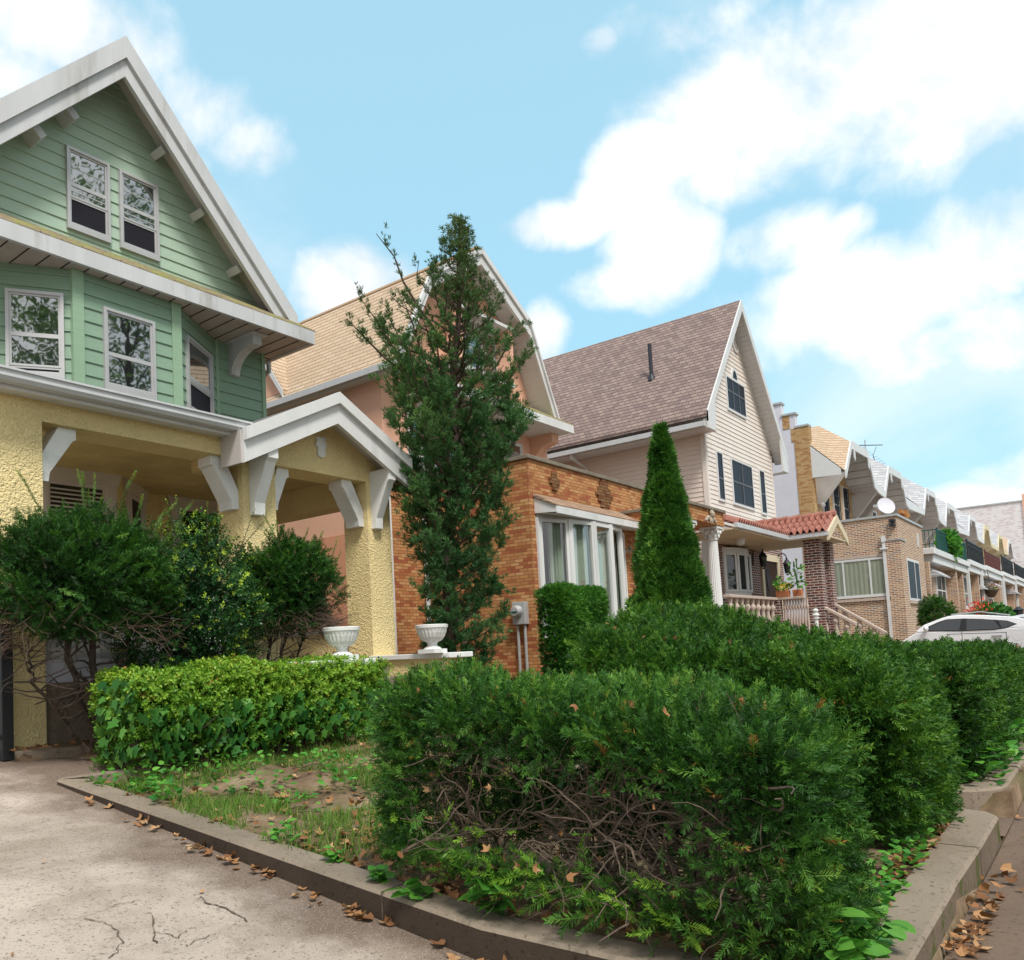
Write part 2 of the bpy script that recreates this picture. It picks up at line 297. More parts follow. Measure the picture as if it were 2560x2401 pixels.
M['kerb'] = concrete("kerb top", (.25, .20, .15), dk=(.125, .098, .068), dkf=.6)
M['kerbside'] = concrete("kerb side dark", (.058, .041, .029), dk=(.028, .02, .014), dkf=.7)  # darker than the kerb top
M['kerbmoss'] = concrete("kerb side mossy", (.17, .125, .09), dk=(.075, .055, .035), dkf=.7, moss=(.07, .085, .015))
M['crack'] = pbr("crack grit", (.10, .075, .052), .95, .4, 20)
M['asphalt'] = concrete("asphalt", (.06, .058, .055), dk=(.04, .04, .04))
def soil():
    t = NT("bare garden soil"); c = t.ramp(t.noise(2.2, 9, .7), [(.3, (.10, .062, .038)), (.52, (.22, .15, .095)), (.7, (.33, .25, .17))])
    c = t.mix(t.ramp(t.noise(1.3, 6, .6), [(.5, (0, 0, 0)), (.66, (.55, .55, .55))]), c, (.085, .10, .03))
    t.L(c, t.b.inputs["Base Color"]); t.b.inputs["Roughness"].default_value = 1; t.b.inputs["Specular IOR Level"].default_value = .1; t.bump(t.noise(14, 8, .75), .9, .03); return t.m
M['soil'] = soil()
M['bark'] = pbr("brown bark", (.10, .068, .048), .9, .4, 14, .8, 45, dirt=((.17, .13, .10), .6, 9))
M['barkd'] = pbr("dark bark", (.06, .042, .032), .9, .4, 14, .8, 45)
M['bark2'] = pbr("greyish twig bark", (.12, .088, .064), .9, .5, 14, .7, 45)
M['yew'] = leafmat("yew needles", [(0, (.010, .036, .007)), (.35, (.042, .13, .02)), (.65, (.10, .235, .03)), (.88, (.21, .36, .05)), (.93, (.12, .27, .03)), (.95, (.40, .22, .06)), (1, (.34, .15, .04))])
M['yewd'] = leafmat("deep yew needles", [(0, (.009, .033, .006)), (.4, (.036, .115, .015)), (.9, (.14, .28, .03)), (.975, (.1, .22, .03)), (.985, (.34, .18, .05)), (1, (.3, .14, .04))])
M['yews'] = leafmat('dark yew needles', [(0, (.008, .03, .006)), (.45, (.026, .09, .014)), (.85, (.075, .19, .022)), (.95, (.16, .3, .03)), (1, (.3, .14, .04))])  # darker needle green of the porch shrubs
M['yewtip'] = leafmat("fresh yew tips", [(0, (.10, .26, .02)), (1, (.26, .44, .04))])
M['lime'] = leafmat("lime privet leaves", [(0, (.05, .14, .015)), (.45, (.135, .29, .028)), (.85, (.28, .43, .045)), (.97, (.44, .52, .07)), (1, (.45, .2, .06))], .4, .3)
M['box'] = leafmat("box leaves", [(0, (.010, .045, .012)), (.6, (.025, .085, .02)), (.86, (.06, .16, .03)), (.93, (.27, .42, .03)), (1, (.36, .48, .05))], .35, .2)
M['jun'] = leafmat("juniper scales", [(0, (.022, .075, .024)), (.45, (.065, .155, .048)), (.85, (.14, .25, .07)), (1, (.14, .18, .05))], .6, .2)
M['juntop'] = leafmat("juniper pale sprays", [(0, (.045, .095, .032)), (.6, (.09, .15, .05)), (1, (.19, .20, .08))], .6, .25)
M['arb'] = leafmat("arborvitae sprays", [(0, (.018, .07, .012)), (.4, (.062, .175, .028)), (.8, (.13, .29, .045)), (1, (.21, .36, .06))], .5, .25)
M['cube'] = leafmat("clipped yew", [(0, (.014, .07, .010)), (.4, (.05, .17, .018)), (.8, (.12, .30, .028)), (1, (.2, .40, .04))], .5, .25)
M['broad'] = leafmat("broad weed leaves", [(0, (.035, .14, .03)), (.5, (.085, .28, .04)), (1, (.17, .40, .06))], .45, .3)
M['ivy'] = leafmat("ivy leaves", [(0, (.02, .085, .02)), (.6, (.06, .19, .035)), (1, (.14, .33, .06))], .4, .25)
M['grassm'] = leafmat("grass blades", [(0, (.06, .15, .02)), (.6, (.13, .26, .035)), (1, (.33, .33, .12))], .6, .3)
M['dead'] = leafmat("dead leaves", [(0, (.14, .065, .03)), (.4, (.28, .13, .055)), (.75, (.38, .20, .09)), (1, (.48, .31, .17))], .8, .1, .2)
M['street'] = leafmat("street tree leaves", [(0, (.05, .11, .03)), (1, (.15, .25, .07))], .5, .5)
M['red'] = leafmat("red petals", [(0, (.62, .03, .02)), (1, (.80, .14, .10))], .5, .2); M['yellowfl'] = leafmat("yellow petals", [(0, (.75, .50, .02)), (1, (.85, .68, .05))], .5, .2); M['pinkfl'] = leafmat("pale pink petals", [(0, (.55, .25, .3)), (1, (.75, .6, .6))], .5, .2)
WORLD, SUN, EXPO, CLOUD, SKYTINT = .125, 2.0, .93, 5.0, (.85, 1.35, 1.3)
# ---------------------------------------------------------------- building helpers
def siding(root, name, mat, o, u, n, fl, fr, z0, z1, exp, lap=.02):
    m = MB(o, u, n); z = z0
    while z < z1 - 1e-4:
        zt = min(z + exp, z1); l0, r0, l1, r1 = fl(z), fr(z), fl(zt), fr(zt)
        if r0 - l0 > .01:
            if r1 < l1: l1 = r1 = (l1 + r1) / 2
            m.face([(l0, lap, z), (r0, lap, z), (r1, .001, zt), (l1, .001, zt)]); m.face([(l0, 0, z), (r0, 0, z), (r0, lap, z), (l0, lap, z)])
        z = zt
    return m.build(name, mat, root)
def window(root, o, u, n, w, h, bands, fm='alu', fw=.045, dep=.07, sill=.05, cols=(1,), g='glass', mun=0.0, glassm=None, sm=None):
    """bands from the top: (fraction of height, kind)"""
    f = MB(o, u, n)
    f.box(0, fw, -.03, dep, 0, h); f.box(w - fw, w, -.03, dep, 0, h); f.box(fw, w - fw, -.03, dep - .002, h - fw, h); f.box(fw, w - fw, -.03, dep - .002, 0, fw + sill)
    fo = f.build('window', M[fm], root)
    s = MB(o, u, n); gp = MB(o, u, n); sp = MB(o, u, n); tot = sum(cols); x = fw; iw = w - 2 * fw; ih = h - 2 * fw - sill; sw = .03; has = False
    for ci, cf in enumerate(cols):
        x1 = x + iw * cf / tot; z = h - fw
        for fr, kind in bands:
            zb = z - ih * fr; d = .034 if kind == 'glass' else .026
            s.box(x, x + sw, -.02, d + .014, zb, z); s.box(x1 - sw, x1, -.02, d + .014, zb, z); s.box(x + sw, x1 - sw, -.02, d + .012, z - sw, z); s.box(x + sw, x1 - sw, -.02, d + .012, zb, zb + sw)
            t = sp if kind == 'screen' else gp
            if kind == 'screen': has = True
            t.box(x + sw, x1 - sw, -.018, d, zb + sw, z - sw)
            if mun and kind == 'glass': s.box(x + sw, x1 - sw, d, d + .006, (zb + z) / 2 - mun / 2, (zb + z) / 2 + mun / 2)
            z = zb
        x = x1
    s.build('sash', M[sm or fm], fo); gp.build('pane', glassm or M[g], fo)
    if has: sp.build('insect_screen', M['screen'], fo)
    return fo
def knee(root, name, mat, poly, axis, lo, hi, bevel=.006):
    m = MB(); m.prism(poly, axis, lo, hi); return m.build(name, mat, root, bevel=bevel)
# ================================================================ HOUSE A : green gable over yellow stucco porch
A = thing('gabled_house', 'green clapboard house with white gable trim over a yellow stucco porch', 'house', (6.8, 11.8, .73))
YM, YR, YF = 11.8, 11.28, 10.8
ax, az = 6.86, 11.49; sl = (11.49 - 7.95) / (10.27 - 6.86)
AX0, AX1 = 3.74, 9.92
def roofz(x): return az - abs(x - ax) * sl
# walls
m = MB(); m.box(AX0, AX1, YM + .01, 24, .5, 7.5); m.prism([(AX0, 7.5), (AX1, 7.5), (AX1, roofz(AX1) - .1), (ax, az - .1), (AX0, roofz(AX0) - .1)], 'b', YM + .012, 24); m.build('wall', M['green'], A)
gl = lambda z: ax - (az - .12 - z) / sl; gr = lambda z: ax + (az - .12 - z) / sl
siding(A, 'gable_siding', M['green'], (0, YM, 0), (1, 0, 0), (0, -1, 0), lambda z: max(AX0, gl(z)), lambda z: min(AX1, gr(z)), 7.62, 11.3, .2)
# roof slabs
m = MB(); m.prism([(ax, az), (10.33, az - (10.33 - ax) * sl), (10.33, az - (10.33 - ax) * sl - .12), (ax, az - .14)], 'b', YR - .02, 24.3); m.prism([(ax - .001, az), (3.39, az - (ax - 3.39) * sl), (3.39, az - (ax - 3.39) * sl - .12), (ax - .001, az - .14)], 'b', YR - .02, 24.3); m.build('roof', M['darkroof'], A)
def rake(root, apx, apz, k, xr, xl, Y, offs, mats, name='rake_board'):
    for (o0, o1, y0, y1), mt in zip(offs, mats):
        m = MB()
        for xe in (xr, xl):
            s = 1 if xe > apx else -1; ze = lambda d: apz - abs(xe - apx) * k - d
            m.prism([(apx, apz - o0), (xe, ze(o0)), (xe, ze(o1)), (apx, apz - o1)], 'b', Y + y0, Y + y1)
        m.build(name, mt, root)
rake(A, ax, az, sl, 10.28, 3.43, YR, [(.012, .37, -.10, -.022), (.37, .66, -.045, .03)], [M['greytrim'], M['greytrim']])
m = MB()
for xe in (10.18, 3.54): m.face([(ax, YR + .03, az - .2), (ax, YM, az - .2), (xe, YM, az - .2 - abs(xe - ax) * sl), (xe, YR + .03, az - .2 - abs(xe - ax) * sl)])
m.build('rake_soffit', M['greysoffit'], A)
for px, py in ((122, 270), (36, 340), (412, 400), (508, 548), (597, 686)):           # lookout blocks under the rake
    x, y, z = PY(px, py, YM - .12); s = 1 if x > ax else -1; m = MB((x, YM, roofz(x) - .21), (1, 0, -s * sl), (0, -1, 0), (s * sl, 0, 1)); m.box(-.065, .065, 0, .34, -.24 if s > 0 else -.46, .0); m.build('lookout', M['greytrim'], A, bevel=.008)
# pent roof
m = MB(); zf = 7.49
m.prism([(10.75, zf), (10.75, zf + .03), (YM, 8.17), (YM, zf)], 'a', 3.34, 10.30); m.build('pent_roof', M['mossroof'], A)
m = MB(); m.prism([(10.29, 7.495), (10.29, 7.525), (9.97, 8.42), (9.93, 8.42), (9.93, 7.495)], 'b', 11.5, 24.2); m.build('eave_flare', M['darkroof'], A)
m = MB(); m.box(3.3, 10.27, 10.74, 10.8, 7.25, zf - .004); m.box(10.2, 10.27, 10.802, 24, 7.25, zf - .006); m.build('fascia', M['greytrim'], A)
m = MB(); m.box(3.3, 10.2, 10.802, YM - .002, 7.27, 7.30); m.box(AX1 + .06, 10.2, YM, 24, 7.271, 7.299)
m.build('soffit', M['soffit'], A)
m = MB()
for k in range(24): x = 3.4 + k * .285; m.box(x, x + .014, 10.81, YM - .01, 7.262, 7.272)
for k in range(20): y = YM + .1 + k * .6; m.box(AX1 + .07, 10.19, y, y + .016, 7.262, 7.272)
m.build('soffit_joint', M['dark'], A)
x0, x1 = 9.12, 9.31
curve = [(YM - .09 - .5 * (1 - math.cos(t)) , 6.68 + .38 * math.sin(t)) for t in [i * rad(90) / 8 for i in range(9)]]
knee(A, 'eave_bracket', M['greytrim'], [(YM, 7.26), (11.08, 7.26)] + [(11.08, 7.08)] + [(y, z) for y, z in reversed(curve) if y > 11.1] + [(YM, 6.66)], 'a', x0, x1)
m = MB(); m.box(x0 - .07, x1 + .07, 11.0, YM, 7.235, 7.262); m.build('bracket_plate', M['greytrim'], A)
# bay on the second floor
BZ0, BZ1 = 4.75, 7.27; XL, XR, BY = 5.87, 7.5, 11.0; XLe, XRe = 4.5, 8.86
m = MB(); m.prism([(XLe, YM + .01), (XL, BY + .012), (XR, BY + .012), (XRe, YM + .01)], 'c', BZ0, BZ1); m.build('bay_wall', M['greenshade'], A)
def seg(p, q):
    u = Vector((q[0] - p[0], q[1] - p[1], 0)); L = u.length; u.normalize(); n = Vector((u.y, -u.x, 0)); return (p[0], p[1], 0), tuple(u), tuple(n), L
for p, q in (((XLe, YM), (XL, BY)), ((XL, BY), (XR, BY)), ((XR, BY), (XRe, YM)), ((XRe, YM), (AX1, YM))):
    o, u, n, L = seg(p, q); siding(A, 'bay_siding', M['greenshade'], o, u, n, lambda z: 0, lambda z: L, BZ0, BZ1, .2)
o, u, n, L = seg((AX0, YM), (XLe, YM)); siding(A, 'bay_siding', M['greenshade'], o, u, n, lambda z: 0, lambda z: L, BZ0, BZ1, .2)
for (x, y, w) in ((XL, BY, .085), (XR, BY, .085), (XRe, YM, .03), (AX1, YM, .05)):
    m = MB(); m.box(x - w, x + w * (.55 if x == AX1 else 1), y - .035, y + .06, BZ0, BZ1 - .002); m.build('corner_board', M['greenpost'], A)
# windows of house A
for (a, b) in (((166, 361), (278, 609)), ((298, 422), (400, 655))):
    p = PY(a[0], a[1], YM - .06); q = PY(b[0], b[1], YM - .06); window(A, (p[0], YM, q[2]), (1, 0, 0), (0, -1, 0), q[0] - p[0], p[2] - q[2], [(.46, 'glass'), (.18, 'glass'), (.36, 'screen')], mun=.012)
o, u, n, L = seg((XL, BY), (XR, BY)); p = PY(258, 766, BY - .05); q = PY(391, 1000, BY - .05)
window(A, (p[0], BY, q[2] - .02), u, n, q[0] - p[0], p[2] - q[2] + .02, [(.58, 'glass'), (.42, 'glass')])
o, u, n, L = seg((XLe, YM), (XL, BY)); window(A, (o[0] + u[0] * .66, o[1] + u[1] * .66, PY(391, 1000, BY)[2] - .02), u, n, .75, p[2] - q[2] + .05, [(.52, 'glass'), (.40, 'glass'), (.08, 'screen')])
o, u, n, L = seg((XR, BY), (XRe, YM)); window(A, (o[0] + u[0] * .30, o[1] + u[1] * .30, PY(391, 1000, BY)[2] - .02), u, n, .98, p[2] - q[2] + .04, [(.56, 'glass'), (.06, 'glass'), (.38, 'screen')])
# ---- porch
PF = 8.5; PZ0 = .55; BM0, BM1 = 4.18, 4.38
m = MB(); m.box(3.55, 4.12, PF, 9.02, PZ0, BM0); m.build('porch_post', M['yellow'], A)
m = MB(); m.box(6.74, 7.29, PF, 9.04, PZ0, BM0); m.build('porch_post', M['yellow'], A)
m = MB(); m.box(9.08, 9.59, PF, 9.0, PZ0, BM0); m.build('porch_post', M['yellow'], A)
m = MB(); m.box(3.55, 6.74, PF, 8.98, BM0, BM1 + .06); m.build('porch_beam', M['yellow'], A)
# entry tower gable wall, side beam
gx, gz = 8.5, 5.28; gk = .49
m = MB(); m.prism([(6.74, BM0), (9.59, BM0), (9.59, gz - (9.59 - gx) * gk), (gx, gz), (6.74, gz - (gx - 6.74) * gk)], 'b', PF, 9.0); m.build('entry_gable', M['yellow'], A)
zb = PX(824, 1226, 9.3)[2]
m = MB(); m.box(9.15, 9.59, 9.0, YM, BM0 - .25, 4.6); m.build('porch_side_beam', M['yellow'], A)
m = MB(); m.box(6.74, 7.29, 9.04, 9.6, BM0, 4.329); m.build('porch_cross_beam', M['yellow'], A)
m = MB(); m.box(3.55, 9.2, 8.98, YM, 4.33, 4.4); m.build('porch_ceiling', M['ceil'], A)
m = MB(); m.box(9.12, 9.5, 11.2, YM, PZ0, BM0 - .25); m.box(9.2, 9.5, 9.0, 11.2, PZ0, 1.93); m.build('porch_side_wall', M['yellow'], A)
m = MB(); m.box(9.12, 9.54, 9.0, 11.2, 1.93, 1.99); m.build('side_wall_cap', M['galv'], A)
m = MB(); m.box(3.55, 9.6, 8.56, YM, PZ0 + .02, 1.42); m.build('porch_floor', M['kerb'], A)
# back wall of the porch with its own bay
bx = PY(303, 1260, 10.95)[0]
m = MB(); m.prism([(3.55, YM), (3.75, 10.95), (bx, 10.95), (bx + .95, YM)], 'c', 1.42, 4.34); m.box(AX0, AX1 - .3, YM - .02, YM + .005, 1.4, 4.5); m.build('porch_back_wall', M['yellow'], A)
def cased(o, u, n, w, h, kind):
    m = MB(o, u, n); f = .16
    m.box(-f, 0, -.01, .05, 0, h); m.box(w, w + f, -.01, .05, 0, h); m.prism([(-f - .02, h), (w + f + .02, h), (w + f + .12, h + .30), (-f - .12, h + .30)], 'b', -.01, .07); m.box(-f - .12, w + f + .12, -.01, .13, h + .30, h + .335)
    c = m.build('window' if kind != 'door' else 'door', M['browntrim'], A); p = MB(o, u, n); p.box(0, w, -.02, .012, 0, h); p.build('pane' if kind != 'door' else 'door_leaf', M['glassdim'] if kind != 'door' else M['door'], c)
    s = MB(o, u, n); s.box(0, .04, .013, .03, 0, h); s.box(w - .04, w, .013, .03, 0, h); s.box(.04, w - .04, .013, .029, h - .05, h); s.box(.04, w - .04, .013, .029, h * .55, h * .55 + .05)
    if kind == 'blind':
        for k in range(14): s.box(.05, w - .05, .0125, .02, h - .12 - k * .06, h - .1 - k * .06)
    s.build('sash', M['browntrim'], c)
a0 = PY(120, 1240, 10.9)[0]; a1 = PY(266, 1240, 10.9)[0]; zt = PY(200, 1208, 10.9)[2]
cased((a0, 10.95, 1.6), (1, 0, 0), (0, -1, 0), a1 - a0, zt - 1.6, 'blind')
o, u, n, L = seg((bx, 10.95), (bx + .95, YM)); cased((o[0] + u[0] * .36, o[1] + u[1] * .36, 1.7), u, n, .56, zt - 1.7, 'window')
d0, d1 = PY(444, 1270, YM)[0], PY(548, 1270, YM)[0]; dz = PY(490, 1275, YM)[2]
cased((d0, YM - .02, 1.42), (1, 0, 0), (0, -1, 0), d1 - d0, dz - 1.42, 'door')
m = MB(); m.box(d0 - .02, d1 + .02, YM - .075, YM - .03, dz - .05, dz + .03); m.box(d0 - .02, d1 + .02, YM - .085, YM - .03, dz + .14, dz + .2); m.build('door_transom', M['browntrim'], A)
# gutters and porch roof
m = MB(); m.prism([(8.12, 4.53), (8.12, 4.46), (8.15, 4.42), (8.26, 4.42), (8.26, 4.53)], 'a', 3.3, 6.62); m.box(3.3, 6.62, 8.10, 8.13, 4.525, 4.548); m.build('gutter', M['gutter'], A)
m = MB(); m.box(3.3, 6.6, 8.27, 8.31, 4.38, 4.5); m.box(3.3, 6.6, 8.31, PF, 4.40, 4.44); m.build('porch_fascia', M['trim'], A)
m = MB(); m.prism([(8.27, 4.52), (YM, 4.85), (YM, 4.6), (8.27, 4.45)], 'a', 3.3, 6.7); m.build('porch_roof', M['darkroof'], A)
# entry gable roof
ex, ez = PY(845, 981, 8.05)[0], PY(845, 981, 8.05)[2]; lx, lz = PY(611, 1068, 8.05)[0], PY(611, 1068, 8.05)[2]; ek = (ez - lz) / (ex - lx); rx = 2 * ex - lx - .16
m = MB(); m.prism([(ex, ez - .01), (rx, ez - (rx - ex) * ek), (rx, ez - (rx - ex) * ek - .09), (ex, ez - .1)], 'b', 8.1, YM - .01); m.prism([(ex - .001, ez - .01), (lx, lz), (lx, lz - .09), (ex - .001, ez - .1)], 'b', 8.1, YM - .01); m.build('entry_roof', M['darkroof'], A)
rake(A, ex, ez, ek, rx, lx, 8.1, [(0, .16, -.09, -.005), (.16, .44, -.03, .04)], [M['trim'], M['trim']], 'entry_rake_board')
m = MB()
for xe in (lx, rx): m.face([(ex, 8.14, ez - .2), (ex, PF, ez - .2), (xe, PF, ez - .2 - abs(xe - ex) * ek), (xe, 8.14, ez - .2 - abs(xe - ex) * ek)])
m.box(lx - .03, lx + .01, 8.1, 8.5, lz - .44, lz - .02); m.build('entry_soffit', M['greysoffit'], A)
# knee braces under the entry roof (YZ profile)
for px, py, w in ((660, 1190, .17), (958, 1235, .15)):
    x = PY(px, py, 8.3)[0]; zt = ez - .42 - abs(x - ex) * ek
    knee(A, 'roof_brace', M['white'], [(PF + .01, zt + .06), (8.1, zt + .06), (8.1, zt - .12), (8.15, zt - .16), (8.39, zt - .66), (8.40, zt - .82), (PF + .01, zt - .82)], 'a', x - w / 2, x + w / 2)
# diagonal braces inside the openings (XZ profile)
def brace(x, s, z, dx, dz, y0=8.58, y1=8.86):
    knee(A, 'opening_brace', M['white'], [(x, z - dz), (x, z - dz + .24), (x + s * (dx - .2), z - .0), (x + s * dx, z - .0), (x + s * dx, z - .12), (x + s * (dx - .04), z - .135), (x + s * .12, z - dz + .10), (x + s * .105, z - dz)], 'b', y0, y1)
brace(4.12, 1, BM0, .42, .62); brace(6.74, -1, BM0, .42, .66); brace(7.29, 1, BM0, .32, .60); brace(9.08, -1, BM0, .44, .68)
# plaque
P = [PY(a / 4.518 + 560, b / 4.518 + 950, PF - .03) for a, b in ((1045, 645), (1075, 640), (1100, 655), (1130, 642), (1155, 655), (1140, 690), (1163, 735), (1160, 765), (1142, 760), (1152, 840), (1140, 870), (1110, 882), (1075, 865), (1060, 830), (1062, 755), (1040, 740), (1038, 710), (1052, 695))]
m = MB(); m.prism([(p[0], p[2]) for p in P], 'b', PF - .035, PF + .01); m.build('wall_plaque', M['white'], A, bevel=.006)
# parapet between the posts
zt = PY(250, 1512, 8.6)[2]
m = MB(); m.box(4.12, 6.74, 8.62, 8.9, PZ0, 1.33); m.build('porch_base_wall', M['yellow'], A)
m = MB(); m.box(4.12, 6.74, 8.585, 8.93, 1.33, 1.66); m.build('porch_sill_board', M['whitestucco'], A)
m = MB(); m.box(4.13, 6.73, 8.66, 8.72, 1.66, 2.32); m.box(4.12, 6.74, 8.62, 8.78, 2.32, 2.38); m.box(4.12, 6.74, 8.6, 8.75, 1.72, 1.82); pr = m.build('railing_panel', M['white'], A)
m = MB()
for k in range(6):
    x = 4.42 + k * .42; m.lathe([(.075, 0), (.075, .006)], (0, 0, 0), 4) if False else None
    m.prism([(x, 2.0), (x + .06, 2.09), (x, 2.18), (x - .06, 2.09)], 'b', 8.655, 8.661)
    m.prism([(x + .21 + .05 * math.cos(t), 2.09 + .07 * math.sin(t)) for t in [i * math.pi / 6 for i in range(12)]], 'b', 8.655, 8.661)
m.build('cutout', M['yellow'], pr)
# eave gutter pipe on the right side
g = PX(705, 880, 10.3); m = MB(); m.tube([(10.32, 12.1, 7.3), (10.32, 12.1, 7.12), (10.3, 12.35, 7.02), (10.08, 13.4, 6.98)], .05, 8); m.build('eave_downpipe', M['galv'], A, True)
# ---- entry steps and cheek walls (masonry joined to the house)
m = MB(); m.box(9.05, 9.5, 7.15, PF, .4, 1.47); m.build('cheek_wall', M['yellow'], A)
m = MB(); m.box(9.0, 9.55, 7.0, PF + .02, 1.47, 1.545); m.build('cheek_cap', M['white'], A, bevel=.01)
m = MB(); m.box(6.85, 7.26, 6.9, PF, .4, 1.44); m.build('cheek_wall', M['yellow'], A)
m = MB(); m.box(6.3, 7.33, 6.82, PF + .02, 1.44, 1.52); m.build('cheek_cap', M['white'], A, bevel=.01)
m = MB()
for k in range(5): m.box(7.27, 9.04, 8.48 - .30 * k - .32, 8.9, .4, 1.4 - .16 * k)
m.build('entry_step', M['coping'], A)
# urns
def urn(label, x, y, z, s):
    t = thing('garden_urn', label, 'urn', (x, y, z), 'white cast urns on the step walls')
    k = s; m = MB((x, y, z)); m.box(-.19 * k, .19 * k, -.19 * k, .19 * k, 0, .075 * k); m.lathe([(.17 * k, .075 * k), (.15 * k, .1 * k), (.10 * k, .125 * k), (.085 * k, .165 * k), (.11 * k, .2 * k)], (0, 0, 0), 20); m.build('pedestal', M['white'], t, True)
    m = MB((x, y, z)); m.lathe([(.10 * k, .2 * k), (.17 * k, .225 * k), (.225 * k, .29 * k), (.26 * k, .37 * k), (.275 * k, .42 * k)], (0, 0, 0), 48, lambda a, j: 1 + .03 * math.cos(j * math.pi * 24 / 24)); m.build('fluted_bowl', M['white'], t)
    m = MB((x, y, z)); m.lathe([(.275 * k, .42 * k), (.285 * k, .44 * k), (.285 * k, .455 * k), (.30 * k, .46 * k), (.305 * k, .51 * k), (.28 * k, .52 * k), (.25 * k, .47 * k), (.02, .42 * k)], (0, 0, 0), 32); m.build('rim', M['white'], t, True)
px = PY(855, 1630, 7.05); urn('chipped white fluted urn on the left step wall, beside the bare shrub', px[0], 7.05, 1.52, .74)
px = PY(1081, 1620, 7.25); urn('white fluted urn on the right step wall in front of the juniper', px[0] - 0.0, 7.25, 1.545, .76)
# ================================================================ HOUSE B : salmon gambrel house with orange brick front
B = thing('gambrel_house', 'salmon house with a tan gambrel roof and an orange brick front room', 'house', (16.4, 11.8, .8))
BL, BR = 13.2, 19.8; bax, baz = 16.4, 11.42
gp = [(13.0, 7.78), (14.37, 10.19), (16.4, 11.42), (18.5, 10.19), (19.72, 7.78)]          # gambrel outline
def inset(dx, dz): return [(x + (dx if x < bax else -dx if x > bax else 0), z - dz) for x, z in gp]
m = MB(); m.box(BL, BR - .05, YM, 30, .6, 7.7); m.prism([(BL, 7.7)] + [(14.5, 10.0), (bax, 11.2), (18.37, 10.0)] + [(19.6, 7.7)], 'b', YM, 30); m.build('wall', M['salmon'], B)
m = MB(); m.box(BL - .012, BL - .001, 11.82, 29.9, .6, PX(800, 1347, 13.2)[2]); m.build('lower_wall_coat', M['salmon2'], B)
m = MB()
for (a, b) in zip(gp[:-1], gp[1:]): m.prism([a, b, (b[0], b[1] - .14), (a[0], a[1] - .14)], 'b', 11.2, 30.2)
m.build('roof', M['tanroof'], B)
m = MB(); m.box(bax - .12, bax + .12, 11.2, 30.2, baz - .05, baz + .02); m.build('roof_ridge', M['tanroof_s'], B)
for (d0, d1, y0, y1) in ((.0, .16, -.08, -.005), (.16, .42, -.03, .05)):
    m = MB()
    for (a, b) in zip(gp[:-1], gp[1:]): m.prism([(a[0], a[1] - d0), (b[0], b[1] - d0), (b[0], b[1] - d1), (a[0], a[1] - d1)], 'b', 11.2 + y0, 11.2 + y1)
    m.build('rake_board', M['trim'], B)
m = MB(); q = inset(.08, .2)
for (a, b) in zip(q[:-1], q[1:]): m.face([(a[0], 11.25, a[1]), (b[0], 11.25, b[1]), (b[0], YM, b[1]), (a[0], YM, a[1])])
m.build('rake_soffit', M['vinylwhite'], B)
m = MB()
for (a, b) in zip(q[:-1], q[1:]):
    L = math.dist(a, b); k = int(L / .16); u = Vector((b[0] - a[0], 0, b[1] - a[1])).normalized(); mm = MB((a[0], 11.25, a[1]), u, (0, 1, 0), u.cross(Vector((0, 1, 0))))
    for i in range(k): mm.box(i * .16, i * .16 + .012, .0, .55, -.004, .006)
    m.V += mm.V; base = len(m.V) - len(mm.V); m.Fc += [tuple(base + j for j in f) for f in mm.Fc]
m.build('soffit_joint', M['browntrim'], B)
# left eave gutter and soffit
m = MB(); m.box(12.86, 12.98, 11.2, 30, 7.60, 7.74); m.build('gutter', M['gutter'], B); m = MB(); m.box(12.98, BL - .001, 11.25, 30, 7.56, 7.6); m.build('eave_soffit', M['vinylwhite'], B)
# pent roof across the front
m = MB(); m.prism([(10.75, 7.49), (10.75, 7.52), (YM, 8.17), (YM, 7.49)], 'a', 13.9, 19.74); m.build('pent_roof', M['mossroof'], B)
m = MB(); m.box(13.9, 19.74, 10.73, 10.8, 7.27, 7.485); m.build('fascia', M['trim'], B); m = MB(); m.box(13.9, 19.7, 10.8, YM, 7.28, 7.31); m.box(19.6, 20.1, YM, 30, 7.28, 7.33); m.build('soffit', M['vinylwhite'], B)
bx0, bx1 = PY(1345, 1100, 11.4)[0], PY(1372, 1100, 11.4)[0]
cv = [(YM - .05 - .5 * (1 - math.cos(t)), 6.2 + .8 * math.sin(t)) for t in [i * rad(90) / 8 for i in range(9)]]
knee(B, 'eave_bracket', M['salmon'], [(YM, 7.28), (11.1, 7.28), (11.1, 7.05)] + [(y, z) for y, z in reversed(cv) if y > 11.12] + [(YM, 5.4)], 'a', bx1 - .34, bx1)
m = MB(); m.box(19.4, 19.75, 11.6, YM, 5.3, 7.28); m.build('corner_pier', M['salmon'], B)
# gable window group under a flat hood
w0 = PY(1118, 800, YM)[0]; w1 = PY(1236, 900, YM)[0]; zt = PY(1180, 815, YM)[2]; zb2 = PY(1232, 955, YM)[2]
m = MB(); m.box(w0 - .15, w1 + .2, 11.3, YM, zt + .02, zt + .1); m.build('window_hood', M['trim'], B)
m = MB(); m.box(w1 + .0, w1 + .22, 11.35, YM, zb2 - .05, zt + .02); m.build('window_cheek', M['salmon'], B); m = MB(); m.box(w0 - .16, w0, 11.35, YM, zb2 - .05, zt + .02); m.build('window_cheek', M['salmon'], B)
window(B, (w0, YM, zb2), (1, 0, 0), (0, -1, 0), w1 - w0, zt - zb2, [(.5, 'glass'), (.5, 'glass')], 'trim', cols=(1, 1.3, 1))
m = MB(); m.box(w0 - .2, w1 + .3, 11.4, YM, zb2 - .17, zb2 - .05); m.build('window_sill', M['trim'], B)
